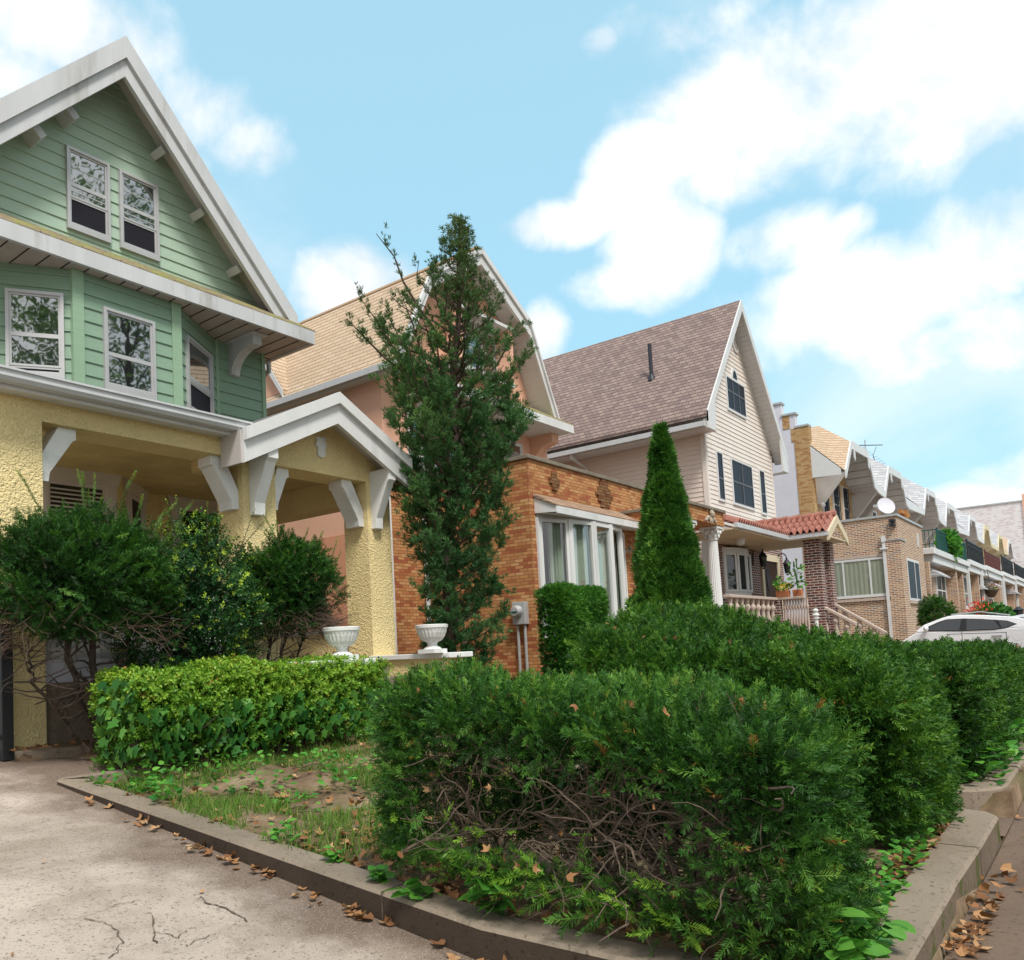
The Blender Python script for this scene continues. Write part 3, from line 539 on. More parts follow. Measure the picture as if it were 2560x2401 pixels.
for (a, b) in ((14.0, 15.9), (16.9, 18.7)): window(B, (a, YM, 5.7), (1, 0, 0), (0, -1, 0), b - a, 1.3, [(.5, 'glass'), (.5, 'glass')], 'trim', cols=(1, 1))
# dormer on the left slope
dp = PX(703, 984, 13.05); y0 = dp[1]; 
m = MB(); m.prism([(y0 + .1, 7.95), (y0 + 1.6, 10.3), (y0 + 3.1, 7.95)], 'a', 13.12, 14.6); m.build('dormer_wall', M['salmon'], B)
m = MB(); m.prism([(y0 - .12, 7.8), (y0 - .12, 7.68 + .3), (y0 + 1.6, 10.62), (y0 + 3.3, 7.98), (y0 + 3.3, 7.75), (y0 + 1.6, 10.3)], 'a', 12.98, 13.11); m.build('dormer_rake_board', M['trim'], B)
m = MB(); m.prism([(y0 - .14, 8.0), (y0 + 1.6, 10.66), (y0 + 3.34, 8.0), (y0 + 3.34, 7.9), (y0 + 1.6, 10.5), (y0 - .14, 7.88)], 'a', 13.0, 15.2); m.build('dormer_roof', M['tanroof_s'], B)
# first storey front wall beside the drain pipe
m = MB(); m.box(BL - .005, 14.36, YM - .09, YM - .002, .6, 5.4); m.build('brick_pier', M['orange'], B)
m = MB(); m.box(BL - .04, BL + .03, YM - .12, YM - .09, .6, 5.4); m.build('corner_bead', M['trim'], B)
pp = PX(1045, 1500, 14.28); m = MB(); m.tube([(14.27, 11.62, 7.2), (14.27, 11.62, .9)], .055, 10); m.build('drain_pipe', M['trim'], B, True)
# brick front room
EX0, EX1, EY, EZ = 14.35, 20.2, 8.9, 5.42
m = MB(); m.box(EX0, EX1, EY, YM - .1, .6, EZ); m.build('front_room_wall', M['orange'], B)
m = MB(); m.box(EX0 - .05, EX1 + .02, EY - .05, YM - .1, EZ, EZ + .085); m.build('coping', M['coping'], B, bevel=.012)
def cross(cx, cy, cells, mat):
    x, _, z = PY(cx, cy, EY); x = round(x / .103) * .103; z = round(z / .0677) * .0677; m = MB()
    for r, (a, b) in cells.items(): m.box(x + a * .103, x + b * .103, EY - .035, EY + .01, z + r * .0677 + .002, z + (r + 1) * .0677 - .002)
    m.build('brick_ornament', mat, B)
pl = {2: (-1, 1), 1: (-1, 1), 0: (-2, 2), -1: (-2, 2), -2: (-1, 1), -3: (-1, 1)}
cross(1383, 1206, pl, M['orangestain']); cross(1607, 1262, pl, M['orangestain'])
big = {k: (-w, w) for k, w in zip(range(-6, 7), (1, 1, 2, 2, 3, 3, 4, 3, 3, 2, 2, 1, 1))}; cross(1508, 1240, big, M['orangestain'])
# bow window
bw0, bw1 = PY(1347, 1400, EY)[0], PY(1564, 1500, EY)[0]; bz0, bz1 = 1.86, PY(1347, 1296, EY)[2]
cxm = (bw0 + bw1) / 2; ch = (bw1 - bw0) / 2; sag = .48; Rb = (ch * ch + sag * sag) / (2 * sag); cyb = EY - sag + Rb; a0 = math.asin(ch / Rb)
bp = [(cxm + Rb * math.sin(-a0 + 2 * a0 * i / 5), cyb - Rb * math.cos(-a0 + 2 * a0 * i / 5)) for i in range(6)]
bwo = MB(); bwo.prism([(x, y) for x, y in bp] , 'c', bz0 - .12, bz0); bwo.prism([(x, y) for x, y in bp], 'c', bz1 - .02, bz1 + .1)
for (x, y) in bp: bwo.box(x - .05, x + .05, y - .05, y + .05, bz0, bz1)
bow = bwo.build('bow_window', M['trim'], B)
cw = MB(); gm = MB()
for p, q in zip(bp[:-1], bp[1:]):
    o, u, n, L = seg(p, q); s = MB(o, u, n); 
    for (a, b, c, d) in ((.035, .10, bz0, bz1), (L - .10, L - .035, bz0, bz1)): s.box(a, b, -.03, .045, c, d)
    s.box(.10, L - .10, -.03, .044, bz1 - .09, bz1 - .02); s.box(.10, L - .10, -.03, .044, bz0, bz0 + .09); s.build('casement', M['trim'], bow)
    g_ = MB(o, u, n); g_.face([(.10, 0, bz0 + .09), (L - .10, 0, bz0 + .09), (L - .10, 0, bz1 - .09), (.10, 0, bz1 - .09)]); g_.build('pane', M['cglass'], bow)
    N_ = 40; t0 = rngf(.02, .06); t1 = rngf(.9, .98); pts = [(t0 * L + L * (t1 - t0) * k / N_, -.16 + .022 * math.sin(k * 1.15) + .012 * math.sin(k * 2.7 + 1)) for k in range(N_ + 1)]
    c_ = MB(o, u, n); c_.strip(pts, 'c', bz0 + .02, bz1 - .04); cu = c_.build('curtain', M['curtain'], bow, True)
m = MB(); m.prism([(x, y + .32 if 0 < i < 5 else y) for i, (x, y) in enumerate(bp)], 'c', bz0, bz1 - .03); m.build('room_dark', M['dark'], bow)
hz = PY(1341, 1238, EY)[2]; hq = PX(1381, 1262, bw0 - .08); hy, hzf = EY - .52, hq[2] - .02
hx0, hx1 = bw0 - .06, bw1 + .42
m = MB(); m.prism([(hy, hzf), (hy, hzf + .02), (EY - .005, hz + .02), (EY - .005, hz - .05)], 'a', hx0 - .03, hx1 + .03); m.build('hood_roof', M['hoodroof'], B)
m = MB(); m.prism([(hy, hzf - .006), (EY - .004, hz - .06), (EY - .004, bz1 + .09), (hy + .02, hzf - .13)], 'a', hx0, hx0 + .03); m.prism([(hy, hzf - .006), (EY - .004, hz - .06), (EY - .004, bz1 + .09), (hy + .02, hzf - .16)], 'a', hx1 - .03, hx1); m.box(hx0 + .03, hx1 - .03, hy + .0, hy + .03, hzf - .15, hzf - .004); m.build('hood_fascia', M['trim'], B)
m = MB(); m.prism([(hy + .03, hzf - .15), (EY - .004, bz1 + .11), (EY - .004, bz1 + .09), (hy + .03, hzf - .16)], 'a', hx0 + .03, hx1 - .03); m.build('hood_soffit', M['trim'], B)
# entrance porch
QX0, QX1, QY = 18.45, 20.62, 7.2
m = MB(); m.box(QX0, QX1, QY, EY - .002, 4.34, 4.66); m.build('porch_entablature', M['orange'], B)
m = MB(); m.box(QX0 - .05, QX1 + .05, QY - .05, EY - .003, 4.66, 4.74); m.build('porch_coping', M['coping'], B, bevel=.012)
def corinthian(x, y, z0, z1):
    m = MB((x, y, 0)); hz_ = z1 - .34
    m.box(-.2, .2, -.2, .2, z0, z0 + .1); m.lathe([(.18, z0 + .1), (.19, z0 + .15), (.15, z0 + .2)], (0, 0, 0), 20)
    m.lathe([(.15, z0 + .2), (.148, z0 + .9), (.125, hz_)], (0, 0, 0), 40, lambda a, j: 1 if j % 2 else .93)
    c = m.build('column', M['trim'], B)
    m = MB((x, y, 0)); m.lathe([(.135, hz_), (.15, hz_ + .02), (.135, hz_ + .04), (.14, hz_ + .14), (.19, hz_ + .27)], (0, 0, 0), 16)
    for k in range(8):
        th = k * math.pi / 4; 
        for (r, zz, s) in ((.16, hz_ + .10, .04), (.19, hz_ + .2, .045)): m.ball((r * math.cos(th + (zz > hz_ + .15) * .39), r * math.sin(th + (zz > hz_ + .15) * .39), zz), (s, s, s * 1.3), 6, 5)
    for sx in (-1, 1):
        for sy in (-1, 1): m.tube([(sx * .1, sy * .1, hz_ + .2), (sx * .17, sy * .17, hz_ + .27), (sx * .21, sy * .21, hz_ + .24)], .03, 6)
    m.box(-.22, .22, -.22, .22, hz_ + .28, z1); m.build('capital', M['white'], c, True)
corinthian(QX0 + .22, QY + .24, 1.5, 4.33); corinthian(QX1 - .24, QY + .24, 1.5, 4.33)
m = MB(); m.box(QX0 - .2, QX1 + .2, QY - .1, EY, .6, 1.5); m.build('porch_floor', M['stone'], B)
m = MB(); d0 = PY(1600, 1350, EY)[0]; m.box(d0, d0 + 1.0, EY - .06, EY + .01, 1.5, 3.86); m.build('door', M['trim'], B)
m = MB(); m.box(d0 - .1, d0 + 1.1, EY - .035, EY - .001, 3.862, 4.1); m.build('lintel', M['orangestain'], B)
def relief(name, lab, cat, x, y, z, s, wings=True):
    m = MB((x, y, z)); m.ball((0, -.05 * s, .1 * s), (.09 * s, .09 * s, .11 * s), 10, 8); m.ball((0, -.02 * s, -.06 * s), (.12 * s, .06 * s, .12 * s), 8, 6)
    for k in range(7): a = k * math.pi / 6; m.ball((.08 * s * math.cos(a), -.05 * s, .14 * s + .06 * s * math.sin(a)), .04 * s, 6, 5)
    if wings:
        for sx in (-1, 1):
            for k in range(4): m.ball((sx * (.13 + .075 * k) * s, -.01, (.0 + .03 * math.sin(k * 1.3) - .02 * k) * s), (.07 * s, .045 * s, (.08 - .01 * k) * s), 8, 6)
            m.tube([(sx * .28 * s, 0, -.02 * s), (sx * .4 * s, 0, -.1 * s), (sx * .46 * s, 0, -.06 * s)], [.04 * s, .03 * s, .02 * s], 6)
    return tag(m.build(name, M['relief'], None, True), lab, cat)
p = PY(1778, 1296, QY - .02); relief('cherub_relief', 'weathered stone cherub relief on the brick band above the white columns', 'relief', p[0], QY, p[2], .85)
p = PY(1576, 1376, EY - .03); relief('wall_ornament', 'small pale stone ornament on the orange brick beside the bow window', 'ornament', p[0], EY, p[2], .5)
# electric meter
p = PX(1300, 1535, EX0 - .1); my, mz = p[1], p[2]
t = thing('electric_meter', 'grey electric meter box with round dial on the brick side wall', 'meter', (EX0 - .1, my, mz))
m = MB(); m.box(EX0 - .16, EX0 - .002, my - .15, my + .15, mz - .22, mz + .24); m.build('meter_box', M['galv'], t, bevel=.012)
m = MB((EX0 - .16, my + .02, mz + .05), (0, 1, 0), (0, 0, 1), (-1, 0, 0)); m.lathe([(.12, 0), (.125, .02), (.115, .04), (.105, .1), (.09, .125), (.0, .13)], (0, 0, 0), 24); d = m.build('dial_cover', M['alu'], t, True)
m = MB(); m.box(EX0 - .297, EX0 - .285, my - .05, my + .08, mz + .02, mz + .05); m.build('dial_plate', M['greeniron'], d)
m = MB(); m.tube([(EX0 - .08, my - .09, mz - .2), (EX0 - .08, my - .09, .8)], .03, 8); m.tube([(EX0 - .08, my + .08, mz - .2), (EX0 - .08, my + .08, .8)], .03, 8); m.build('conduit', M['galv'], t, True)
# ================================================================ HOUSE C : steep beige house
Cc = thing('steep_gabled_house', 'beige vinyl house with a steep mauve shingle roof above a red brick porch', 'house', (26.2, 8.5, .3))
CFY = 8.5; CL, CR = 23.22, 29.32; cax, caz = 26.05, 12.08
cl = PY(1766, 1022, 8.12); cr = PY(1965, 1140, 8.12); ckL = (caz - cl[2]) / (cax - cl[0]); ckR = (caz - cr[2]) / (cr[0] - cax)
def crz(x): return caz - (cax - x) * ckL if x < cax else caz - (x - cax) * ckR
m = MB(); m.box(CL, CR, CFY + .01, 22, .3, 7.6); m.prism([(CL, 7.6), (CR, 7.6), (CR, crz(CR) - .12), (cax, caz - .15), (CL, crz(CL) - .12)], 'b', CFY + .012, 22); m.build('wall', M['beigefront'], Cc)
siding(Cc, 'front_siding', M['beigefront'], (0, CFY, 0), (1, 0, 0), (0, -1, 0), lambda z: max(CL, cax - (caz - .2 - z) / ckL), lambda z: min(CR, cax + (caz - .2 - z) / ckR), 4.9, 11.85, .136, .016)
siding(Cc, 'side_siding', M['beige'], (CL, 22, 0), (0, -1, 0), (-1, 0, 0), lambda z: 0, lambda z: 22 - CFY, 3.6, 7.75, .136, .016)
m = MB(); m.box(CL - .035, CL + .10, CFY - .035, CFY + .10, 4.6, 7.7); m.box(CR - .06, CR + .03, CFY - .03, CFY + .1, 4.6, 7.7); m.build('corner_post', M['beigefront'], Cc)
m = MB(); rl = cl[0] - .12; rr = cr[0] + .05
m.prism([(cax, caz), (rl, crz(rl)), (rl, crz(rl) - .1), (cax, caz - .12)], 'b', 8.1, 22.3); m.prism([(cax + .001, caz), (rr, crz(rr)), (rr, crz(rr) - .1), (cax + .001, caz - .12)], 'b', 8.1, 22.3); m.build('roof', M['mauve'], Cc)
m = MB()
for xe in (cl[0] - .05, cr[0]): m.prism([(cax, caz - .005), (xe, crz(xe) - .005), (xe, crz(xe) - .3), (cax, caz - .36)], 'b', 8.06, 8.12)
m.prism([(cr[0], crz(cr[0])), (cr[0], crz(cr[0]) - .62), (cr[0] - .6, crz(cr[0]) - .62), (cr[0] - .68, crz(cr[0] - .68) - .1)], 'b', 8.065, 8.118); m.prism([(cl[0] - .05, crz(cl[0] - .05)), (cl[0] - .05, crz(cl[0]) - .55), (cl[0] + .5, crz(cl[0]) - .55), (cl[0] + .6, crz(cl[0] + .6) - .1)], 'b', 8.065, 8.118)
m.build('rake_board', M['vinylwhite'], Cc)
m = MB()
for xe in (cl[0], cr[0]): m.face([(cax, 8.12, caz - .33), (cax, CFY, caz - .33), (xe, CFY, crz(xe) - .27), (xe, 8.12, crz(xe) - .27)])
zr = crz(cr[0]) - .6; m.box(CR + .03, cr[0], 8.12, 22, zr - .02, zr); zl = crz(cl[0]) - .5; m.box(cl[0] - .05, CL - .02, 8.12, 22, zl - .02, zl); m.build('soffit', M['vinylwhite'], Cc)
m = MB()
for k in range(34):
    for xe in (cr[0],):
        f = k / 34; x = cax + (xe - cax) * f; z = caz - .335 + (crz(xe) - .275 - caz + .335) * f; m.box(x, x + .012, 8.13, CFY - .01, z - .02, z + .0)
for k in range(60): y = 8.3 + k * .22; m.box(cl[0] - .04, CL - .03, y, y + .014, zl - .024, zl - .019)
m.build('soffit_joint', M['browntrim'], Cc)
m = MB(); m.box(cl[0] - .2, cl[0] - .06, 8.14, 22, zl, zl + .14); m.build('gutter', M['gutter'], Cc)
p = PX(1455, 1110, CL - .06); m = MB(); m.tube([(cl[0] - .1, p[1], zl), (cl[0] - .1, p[1], zl - .1), (CL - .06, p[1] - .1, zl - .35), (CL - .06, p[1] - .1, 3.6)], .05, 8); m.build('downspout', M['trim'], Cc, True)
# vent pipe in the left roof slope
xv = 24.5; pv = None
for xx in np.linspace(23, 26, 200):
    q = PX(1629, 944, xx)
    if abs(q[2] - crz(xx)) < .03: pv = q; break
pv = pv or (24.3, 10, crz(24.3))
m = MB((pv[0], pv[1], pv[2])); m.lathe([(.13, -.12), (.10, .0), (.065, .08)], (0, 0, 0), 14); m.lathe([(.06, -.3), (.06, 1.05)], (0, 0, 0), 14); m.build('vent_pipe', M['pipe'], Cc, True)
# gable vent, triple window, first-floor windows
p = PY(1838, 862, CFY - .02); m = MB((p[0], CFY, p[2]), (1, 0, 0), (0, 0, 1), (0, -1, 0)); m.lathe([(.27, .0), (.27, .05), (.21, .05), (.21, .02)], (0, 0, 0), 28); g_ = m.build('gable_vent', M['vinylwhite'], Cc)
m = MB((p[0], CFY, p[2]))
for k in range(7): z = -.17 + k * .055; h = math.sqrt(max(0, .2 ** 2 - z * z)); m.box(-h, h, -.045, -.02, z, z + .03)
m.build('louvre', M['greysoffit'], g_)
def frontwin(a, b, cols, bands, arch=False):
    p = PY(a[0], a[1], CFY - .03); q = PY(b[0], b[1], CFY - .03); w = q[0] - p[0]; h = p[2] - q[2]
    f = window(Cc, (p[0], CFY, q[2]), (1, 0, 0), (0, -1, 0), w, h, bands, 'vinylwhite', .05, .05, .02, cols, 'glassdark', sm='slate')
    return p, q
f1 = frontwin((1813, 936), (1866, 1050), (1, 1, 1), [(.42, 'glass'), (.58, 'glass')])
cxw = (f1[0][0] + f1[1][0]) / 2 - .02; zc = f1[0][2]; r = .27; m = MB((cxw, CFY, zc), (1, 0, 0), (0, -1, 0))
m.prism([(r * math.cos(t), r * 1.4 * math.sin(t)) for t in [i * math.pi / 12 for i in range(13)]], 'b', -.01, .05); af = m.build('window', M['vinylwhite'], Cc)
m = MB((cxw, CFY, zc), (1, 0, 0), (0, -1, 0)); r = .18; m.prism([(r * math.cos(t), .03 + r * 1.45 * math.sin(t)) for t in [i * math.pi / 12 for i in range(13)]], 'b', .04, .054); m.build('pane', M['glassdark'], af)
frontwin((1826, 1144), (1887, 1278), (1, 1), [(.5, 'glass'), (.5, 'glass')]); frontwin((1789, 1125), (1814, 1257), (1,), [(.55, 'glass'), (.45, 'glass')]); frontwin((1896, 1172), (1918, 1290), (1,), [(.55, 'glass'), (.45, 'glass')])
# brick ground floor
LX = 22.55; LY = CFY - .12
m = MB(); m.box(LX, CR + .05, LY, CFY - .02, .3, 4.66); m.box(LX, CL - .001, CFY - .02, 16, .3, 3.75); m.build('brick_ground_floor', M['redbrick'], Cc)
m = MB(); m.box(LX - .03, LX + .16, LY - .03, LY + .14, .3, 4.5); m.build('corner_pilaster', M['vinylwhite'], Cc)
p = PY(1806, 1384, LY); q = PY(1874, 1489, LY); bwx0, bwx1 = p[0], q[0]; wz0, wz1 = q[2] + .05, p[2] + .02
ctr = (bwx0 + bwx1) / 2; ch = (bwx1 - bwx0) / 2; sag = .3; Rb = (ch * ch + sag * sag) / (2 * sag); cyb = LY - sag + Rb; a0 = math.asin(ch / Rb); N4 = 4
cp = [(ctr + Rb * math.sin(-a0 + 2 * a0 * i / N4), cyb - Rb * math.cos(-a0 + 2 * a0 * i / N4)) for i in range(N4 + 1)]
m = MB(); m.prism(cp, 'c', wz0 - .1, wz0); m.prism(cp, 'c', wz1, wz1 + .16)
for (x, y) in cp: m.box(x - .04, x + .04, y - .04, y + .04, wz0, wz1)
bw = m.build('bow_window', M['vinylwhite'], Cc); m = MB(); m2 = MB()
for a, b in zip(cp[:-1], cp[1:]):
    o, u, n, L = seg(a, b); s = MB(o, u, n); s.box(.1, L - .1, -.03, .01, wz0 + .07, wz1 - .06); s.build('pane', M['glassdim'], bw); s = MB(o, u, n); s.box(.04, .1, -.04, .03, wz0, wz1); s.box(L - .1, L - .04, -.04, .03, wz0, wz1); s.box(.1, L - .1, -.04, .028, wz0, wz0 + .07); s.box(.1, L - .1, -.04, .028, wz1 - .06, wz1); s.build('casement', M['vinylwhite'], bw)
p = PY(1898, 1383, LY); q = PY(1951, 1490, LY); dx0, dx1 = p[0], q[0]; dzt = p[2]
m = MB(); m.box(dx0, dx0 + .2, LY - .06, LY, 1.7, dzt); m.box(dx1 - .2, dx1, LY - .06, LY, 1.7, dzt); m.box(dx0 + .2, dx1 - .2, LY - .058, LY, dzt - .22, dzt); dr = m.build('door', M['creamtrim'], Cc)
m = MB(); m.box(dx0 + .2, dx1 - .2, LY - .02, LY + .01, 1.7, dzt - .22); m.build('door_leaf', M['door'], dr)
p = PY(1921, 1450, LY - .03); m = MB((p[0], LY - .02, p[2]), (1, 0, 0), (0, 0, 1), (0, -1, 0)); m.prism([(.13 * math.cos(a), .36 * math.sin(a)) for a in [i * math.pi / 10 for i in range(20)]], 'c', 0, .012); o_ = m.build('door_glass', M['glassdark'], dr)
# tile roofed porch: eave along the front and a gable toward the street
TY = 7.0; TX = 25.0; ez = 4.30
m = MB(); m.box(20.72, TX, TY, LY, ez - .04, ez - .005); m.box(TX - .02, TX + 2.1, 5.85, LY, ez - .042, ez - .007); m.build('porch_soffit', M['creamtrim'], Cc)
m = MB(); m.box(20.7, TX - .02, TY - .1, TY, ez, ez + .12); m.box(TX - .1, TX - .02, 5.85, TY - .1, ez, ez + .12); m.build('porch_gutter', M['gutter'], Cc)
def tiles(o, u, up, L, W, name, seed=0):
    """rows of barrel tiles: u along the eave, up along the slope"""
    o, u, up = Vector(o), Vector(u).normalized(), Vector(up).normalized(); n = u.cross(up).normalized()
    if n.z < 0: n = -n
    m = MB(o, u, up, n); pw = .165; m.face([(0, 0, 0), (L, 0, 0), (L, W, 0), (0, W, 0)]); rows = max(1, int(W / .36)); rl_ = W / rows; cols = int(L / pw); pw = L / cols
    for r_ in range(rows):
        for c_ in range(cols):
            x = (c_ + .5) * pw; b0 = r_ * rl_ - .03; b1 = (r_ + 1) * rl_ + .03; i0 = len(m.V); K = 9
            for (b, lift) in ((b0, .045), (b1, .0)):
                for k in range(K):
                    t = -1 + 2 * k / (K - 1); hgt = .075 * math.cos(t * math.pi * .95) ; m.V.append(m.p(x + t * pw * .5, b, hgt + lift + .02))
            for k in range(K - 1): m.Fc.append((i0 + k, i0 + k + 1, i0 + K + k + 1, i0 + K + k))
            for k in range(K): m.V.append(m.p(x + (-1 + 2 * k / (K - 1)) * pw * .5, b0, .02 + .045 + .075 * math.cos((-1 + 2 * k / (K - 1)) * math.pi * .95) - .03))
            for k in range(K - 1): m.Fc.append((i0 + k, i0 + k + 1, i0 + 2 * K + k + 1, i0 + 2 * K + k))
    return m
gx0, gx1 = TX - .08, TX + 2.15; gxm = (gx0 + gx1) / 2; ghz = ez + .12 + .55
m = tiles((20.75, TY - .06, ez + .12), (1, 0, 0), (0, LY - TY, .55), TX - 20.75, math.hypot(LY - TY, .55), 'a')
m.build('tile_roof', M['tile'], Cc, True)
m = tiles((gx0, LY, ez + .12), (0, -1, 0), (gxm - gx0, 0, .55), LY - 5.9, math.hypot(gxm - gx0, .55), 'b')
m.face([(gx1, LY, ez + .12), (gx1, 5.9, ez + .12), (gxm, 5.9, ghz + .02), (gxm, LY, ghz + .02)])
m.build('tile_roof', M['tile'], Cc, True); m = MB()
for k in range(8): y = 5.9 + k * .33; m.tube([(gxm, y - .03, ghz + .05), (gxm, y + .33, ghz + .03)], [.12, .10], 10)
if False: f = 0; m.tube([(20.8 + .5 * f * 3, TY + f * (LY - TY), ez + .2 + .55 * f), (20.8 + .5 * (f + .25) * 3, TY + (f + .28) * (LY - TY), ez + .22 + .55 * (f + .28))], [.13, .11], 10)
m.build('ridge_tiles', M['tile'], Cc, True)
m = MB(); m.prism([(gx0, ez + .1), (gxm, ghz), (gx1, ez + .1), (gx1, ez - .14), (gxm, ghz - .24), (gx0, ez - .14)], 'b', 5.84, 5.9); m.build('porch_rake_board', M['creamtrim'], Cc)
m = MB(); m.prism([(gx0 + .05, ez - .03), (gxm, ghz - .2), (gx1 - .05, ez - .03)], 'b', 6.55, 6.6); m.build('porch_gable', M['creamtrim'], Cc)
p1 = PY(2014, 1400, 6.25)[0]; p2 = PY(2058, 1400, 6.1)[0]
for (xc, yc, w) in ((TX + .42, 6.4, .42), (TX + 1.55, 6.4, .42)):
    m = MB(); m.box(xc - w / 2, xc + w / 2, yc - w / 2, yc + w / 2, .3, ez - .045); m.build('brick_pillar', M['redbrick'], Cc)
m = MB(); m.box(LX, TX + 2.0, 6.3, LY, .2, 1.62); m.build('porch_floor', M['redbrick'], Cc)
# balustrade
def baluster(m, x, y, z0, h, k=1.0):
    m.lathe([(.075 * k, z0), (.075 * k, z0 + .05), (.05 * k, z0 + .07), (.085 * k, z0 + .25 * h), (.08 * k, z0 + .38 * h), (.045 * k, z0 + .62 * h), (.05 * k, z0 + .68 * h), (.085 * k, z0 + .74 * h), (.085 * k, z0 + .80 * h), (.05 * k, z0 + .86 * h), (.075 * k, z0 + h)], (x, y, 0), 10)
RZ = 2.66; ry = 7.33; rxc = 24.75
m = MB(); m.box(20.8, rxc + .1, ry - .1, ry + .1, RZ - .08, RZ); m.box(rxc - .1, rxc + .1, 6.55, ry - .1, RZ - .08, RZ); bal = m.build('balustrade', M['stone'], Cc, bevel=.015)
for k in range(9): m = MB(); baluster(m, 21.0 + k * .42, ry, 1.62, RZ - .08 - 1.62); m.build('baluster', M['stone'], bal, True)
for k in range(9): m = MB(); baluster(m, rxc, 7.15 - k * .075 - .05, 1.62, RZ - .08 - 1.62, .45); m.build('baluster', M['stone'], bal, True)
m = MB(); m.box(rxc - .13, rxc + .13, ry - .13, ry + .13, 1.0, RZ - .08); m.build('newel_post', M['redbrick'], bal)
# stair rails down to the street
for (xs, a, b) in ((TX + .42, (2040, 1504), (2120, 1546)), (TX + 1.55, (2087, 1508), (2190, 1565))):
    pa, pb = PX(a[0], a[1], xs), PX(b[0], b[1], xs); d = Vector(pb) - Vector(pa); m = MB()
    e = Vector(pa) + d * 1.25; m.prism([(pa[1], pa[2]), (pa[1], pa[2] - .1), (e.y, e.z - .1), (e.y, e.z)], 'a', xs - .1, xs + .1); sr = m.build('stair_rail', M['stone'], Cc, bevel=.015)
    for f in (.25, .6, .95):
        q = Vector(pa) + d * f; m = MB(); baluster(m, xs, q.y, q.z - .95, .88); m.build('baluster', M['stone'], sr, True)
m = MB()
for k in range(8): m.box(TX + .5, TX + 1.5, 6.3 - .3 * (k + 1), 6.3 - .3 * k, .0, 1.55 - .19 * k)
m.build('stair', M['redbrick'], Cc)
p = PY(1845, 1337, 7.6); m = MB((22.9, 7.6, ez - .04)); m.lathe([(.13, 0), (.13, -.06), (.10, -.16), (.02, -.2)], (0, 0, 0), 16); m.build('porch_light', M['trim'], Cc, True)
# wall lanterns
def lantern(label, px, py, y):
    x, _, z = PY(px, py, y); t = thing('wall_lantern', label, 'lantern', (x, y, z), 'black lanterns beside the dark door'); k = 1.0
    m = MB((x, y, z)); m.lathe([(.05 * k, -.18 * k), (.07 * k, -.16 * k), (.10 * k, .12 * k), (.11 * k, .13 * k)], (0, 0, 0), 6); m.build('lantern_glass', M['glassdim'], t)
    m = MB((x, y, z)); m.lathe([(.13 * k, .13 * k), (.12 * k, .16 * k), (.05 * k, .26 * k), (.03 * k, .28 * k), (.035 * k, .31 * k), (.0, .34 * k)], (0, 0, 0), 12); m.lathe([(.06 * k, -.2 * k), (.02, -.25 * k)], (0, 0, 0), 8)
    for j in range(6): th = j * math.pi / 3; m.tube([(.07 * k * math.cos(th), .07 * k * math.sin(th), -.18 * k), (.108 * k * math.cos(th), .108 * k * math.sin(th), .13 * k)], .009, 4)
    m.build('lantern_cap', M['black'], t, True)
    m = MB((x, y, z)); m.tube([(0, 0, .32 * k)] + [(0, .14 * (1 - math.cos(a)), .32 * k + .17 * math.sin(a)) for a in [i * math.pi / 8 for i in range(1, 8)]] + [(0, .30, .1), (0, .30, -.1)], .018, 6); m.build('lantern_arm', M['black'], t, True)
lantern('black wall lantern on the left of the dark door, partly over its frame', 1908, 1403, LY - .32)
lantern('black wall lantern on the right of the dark door, against the pale wall', 1968, 1420, LY - .32)
# pots and ornaments on the balustrade of house C
def leaf_np(name, mat, parent, T, faces, P, Rm, S, tint):
    """template T (k,3) with faces list, instanced at P (n,3) with rotation Rm (n,3,3) and scale S (n,)"""
    T = np.asarray(T, float); n = len(P); k = len(T)
    V = np.einsum('nij,kj->nki', Rm, T) * np.asarray(S).reshape(n, 1, 1) + np.asarray(P)[:, None, :]
    if parent is not None: V = V - np.array(OFF[parent.name])
    lt = np.array([len(f) for f in faces]); lo = np.concatenate([np.array(f) for f in faces]); nl = len(lo)
    loops = (lo[None, :] + (np.arange(n) * k)[:, None]).reshape(-1).astype(np.int32)
    tot = np.tile(lt, n).astype(np.int32); st = np.concatenate(([0], np.cumsum(tot)[:-1])).astype(np.int32)
    me = bpy.data.meshes.new(name); me.vertices.add(n * k); me.loops.add(len(loops)); me.polygons.add(len(tot))
    me.vertices.foreach_set("co", V.reshape(-1).astype(np.float32)); me.loops.foreach_set("vertex_index", loops); me.polygons.foreach_set("loop_start", st); me.polygons.foreach_set("loop_total", tot)
    me.update(calc_edges=True); a = me.attributes.new("tint", 'FLOAT', 'FACE'); a.data.foreach_set("value", np.repeat(np.clip(tint, 0, 1), len(lt)).astype(np.float32))
    return link(name, me, mat, parent)
def frames(D, roll=None, up=(0, 0, 1)):
    """rotation matrices whose local y axis is D, with random roll"""
    D = np.asarray(D, float); D = D / np.linalg.norm(D, axis=1, keepdims=True); n = len(D)
    r = RNG.normal(size=(n, 3)) if roll is None else np.tile(np.array(roll, float), (n, 1)) + RNG.normal(size=(n, 3)) * .35
    X = np.cross(D, r); X /= np.linalg.norm(X, axis=1, keepdims=True) + 1e-9; Z = np.cross(X, D)
    return np.stack([X, D, Z], axis=2)
OVAL = ([(0, 0, 0), (.30, .3, .03), (.26, .68, .03), (0, 1, -.02), (-.26, .68, .03), (-.30, .3, .03)], [(0, 1, 2, 3), (0, 3, 4, 5)])
def dirs(n, up=0.0):
    d = RNG.normal(size=(n, 3)); d[:, 2] += up; return d / np.linalg.norm(d, axis=1, keepdims=True)
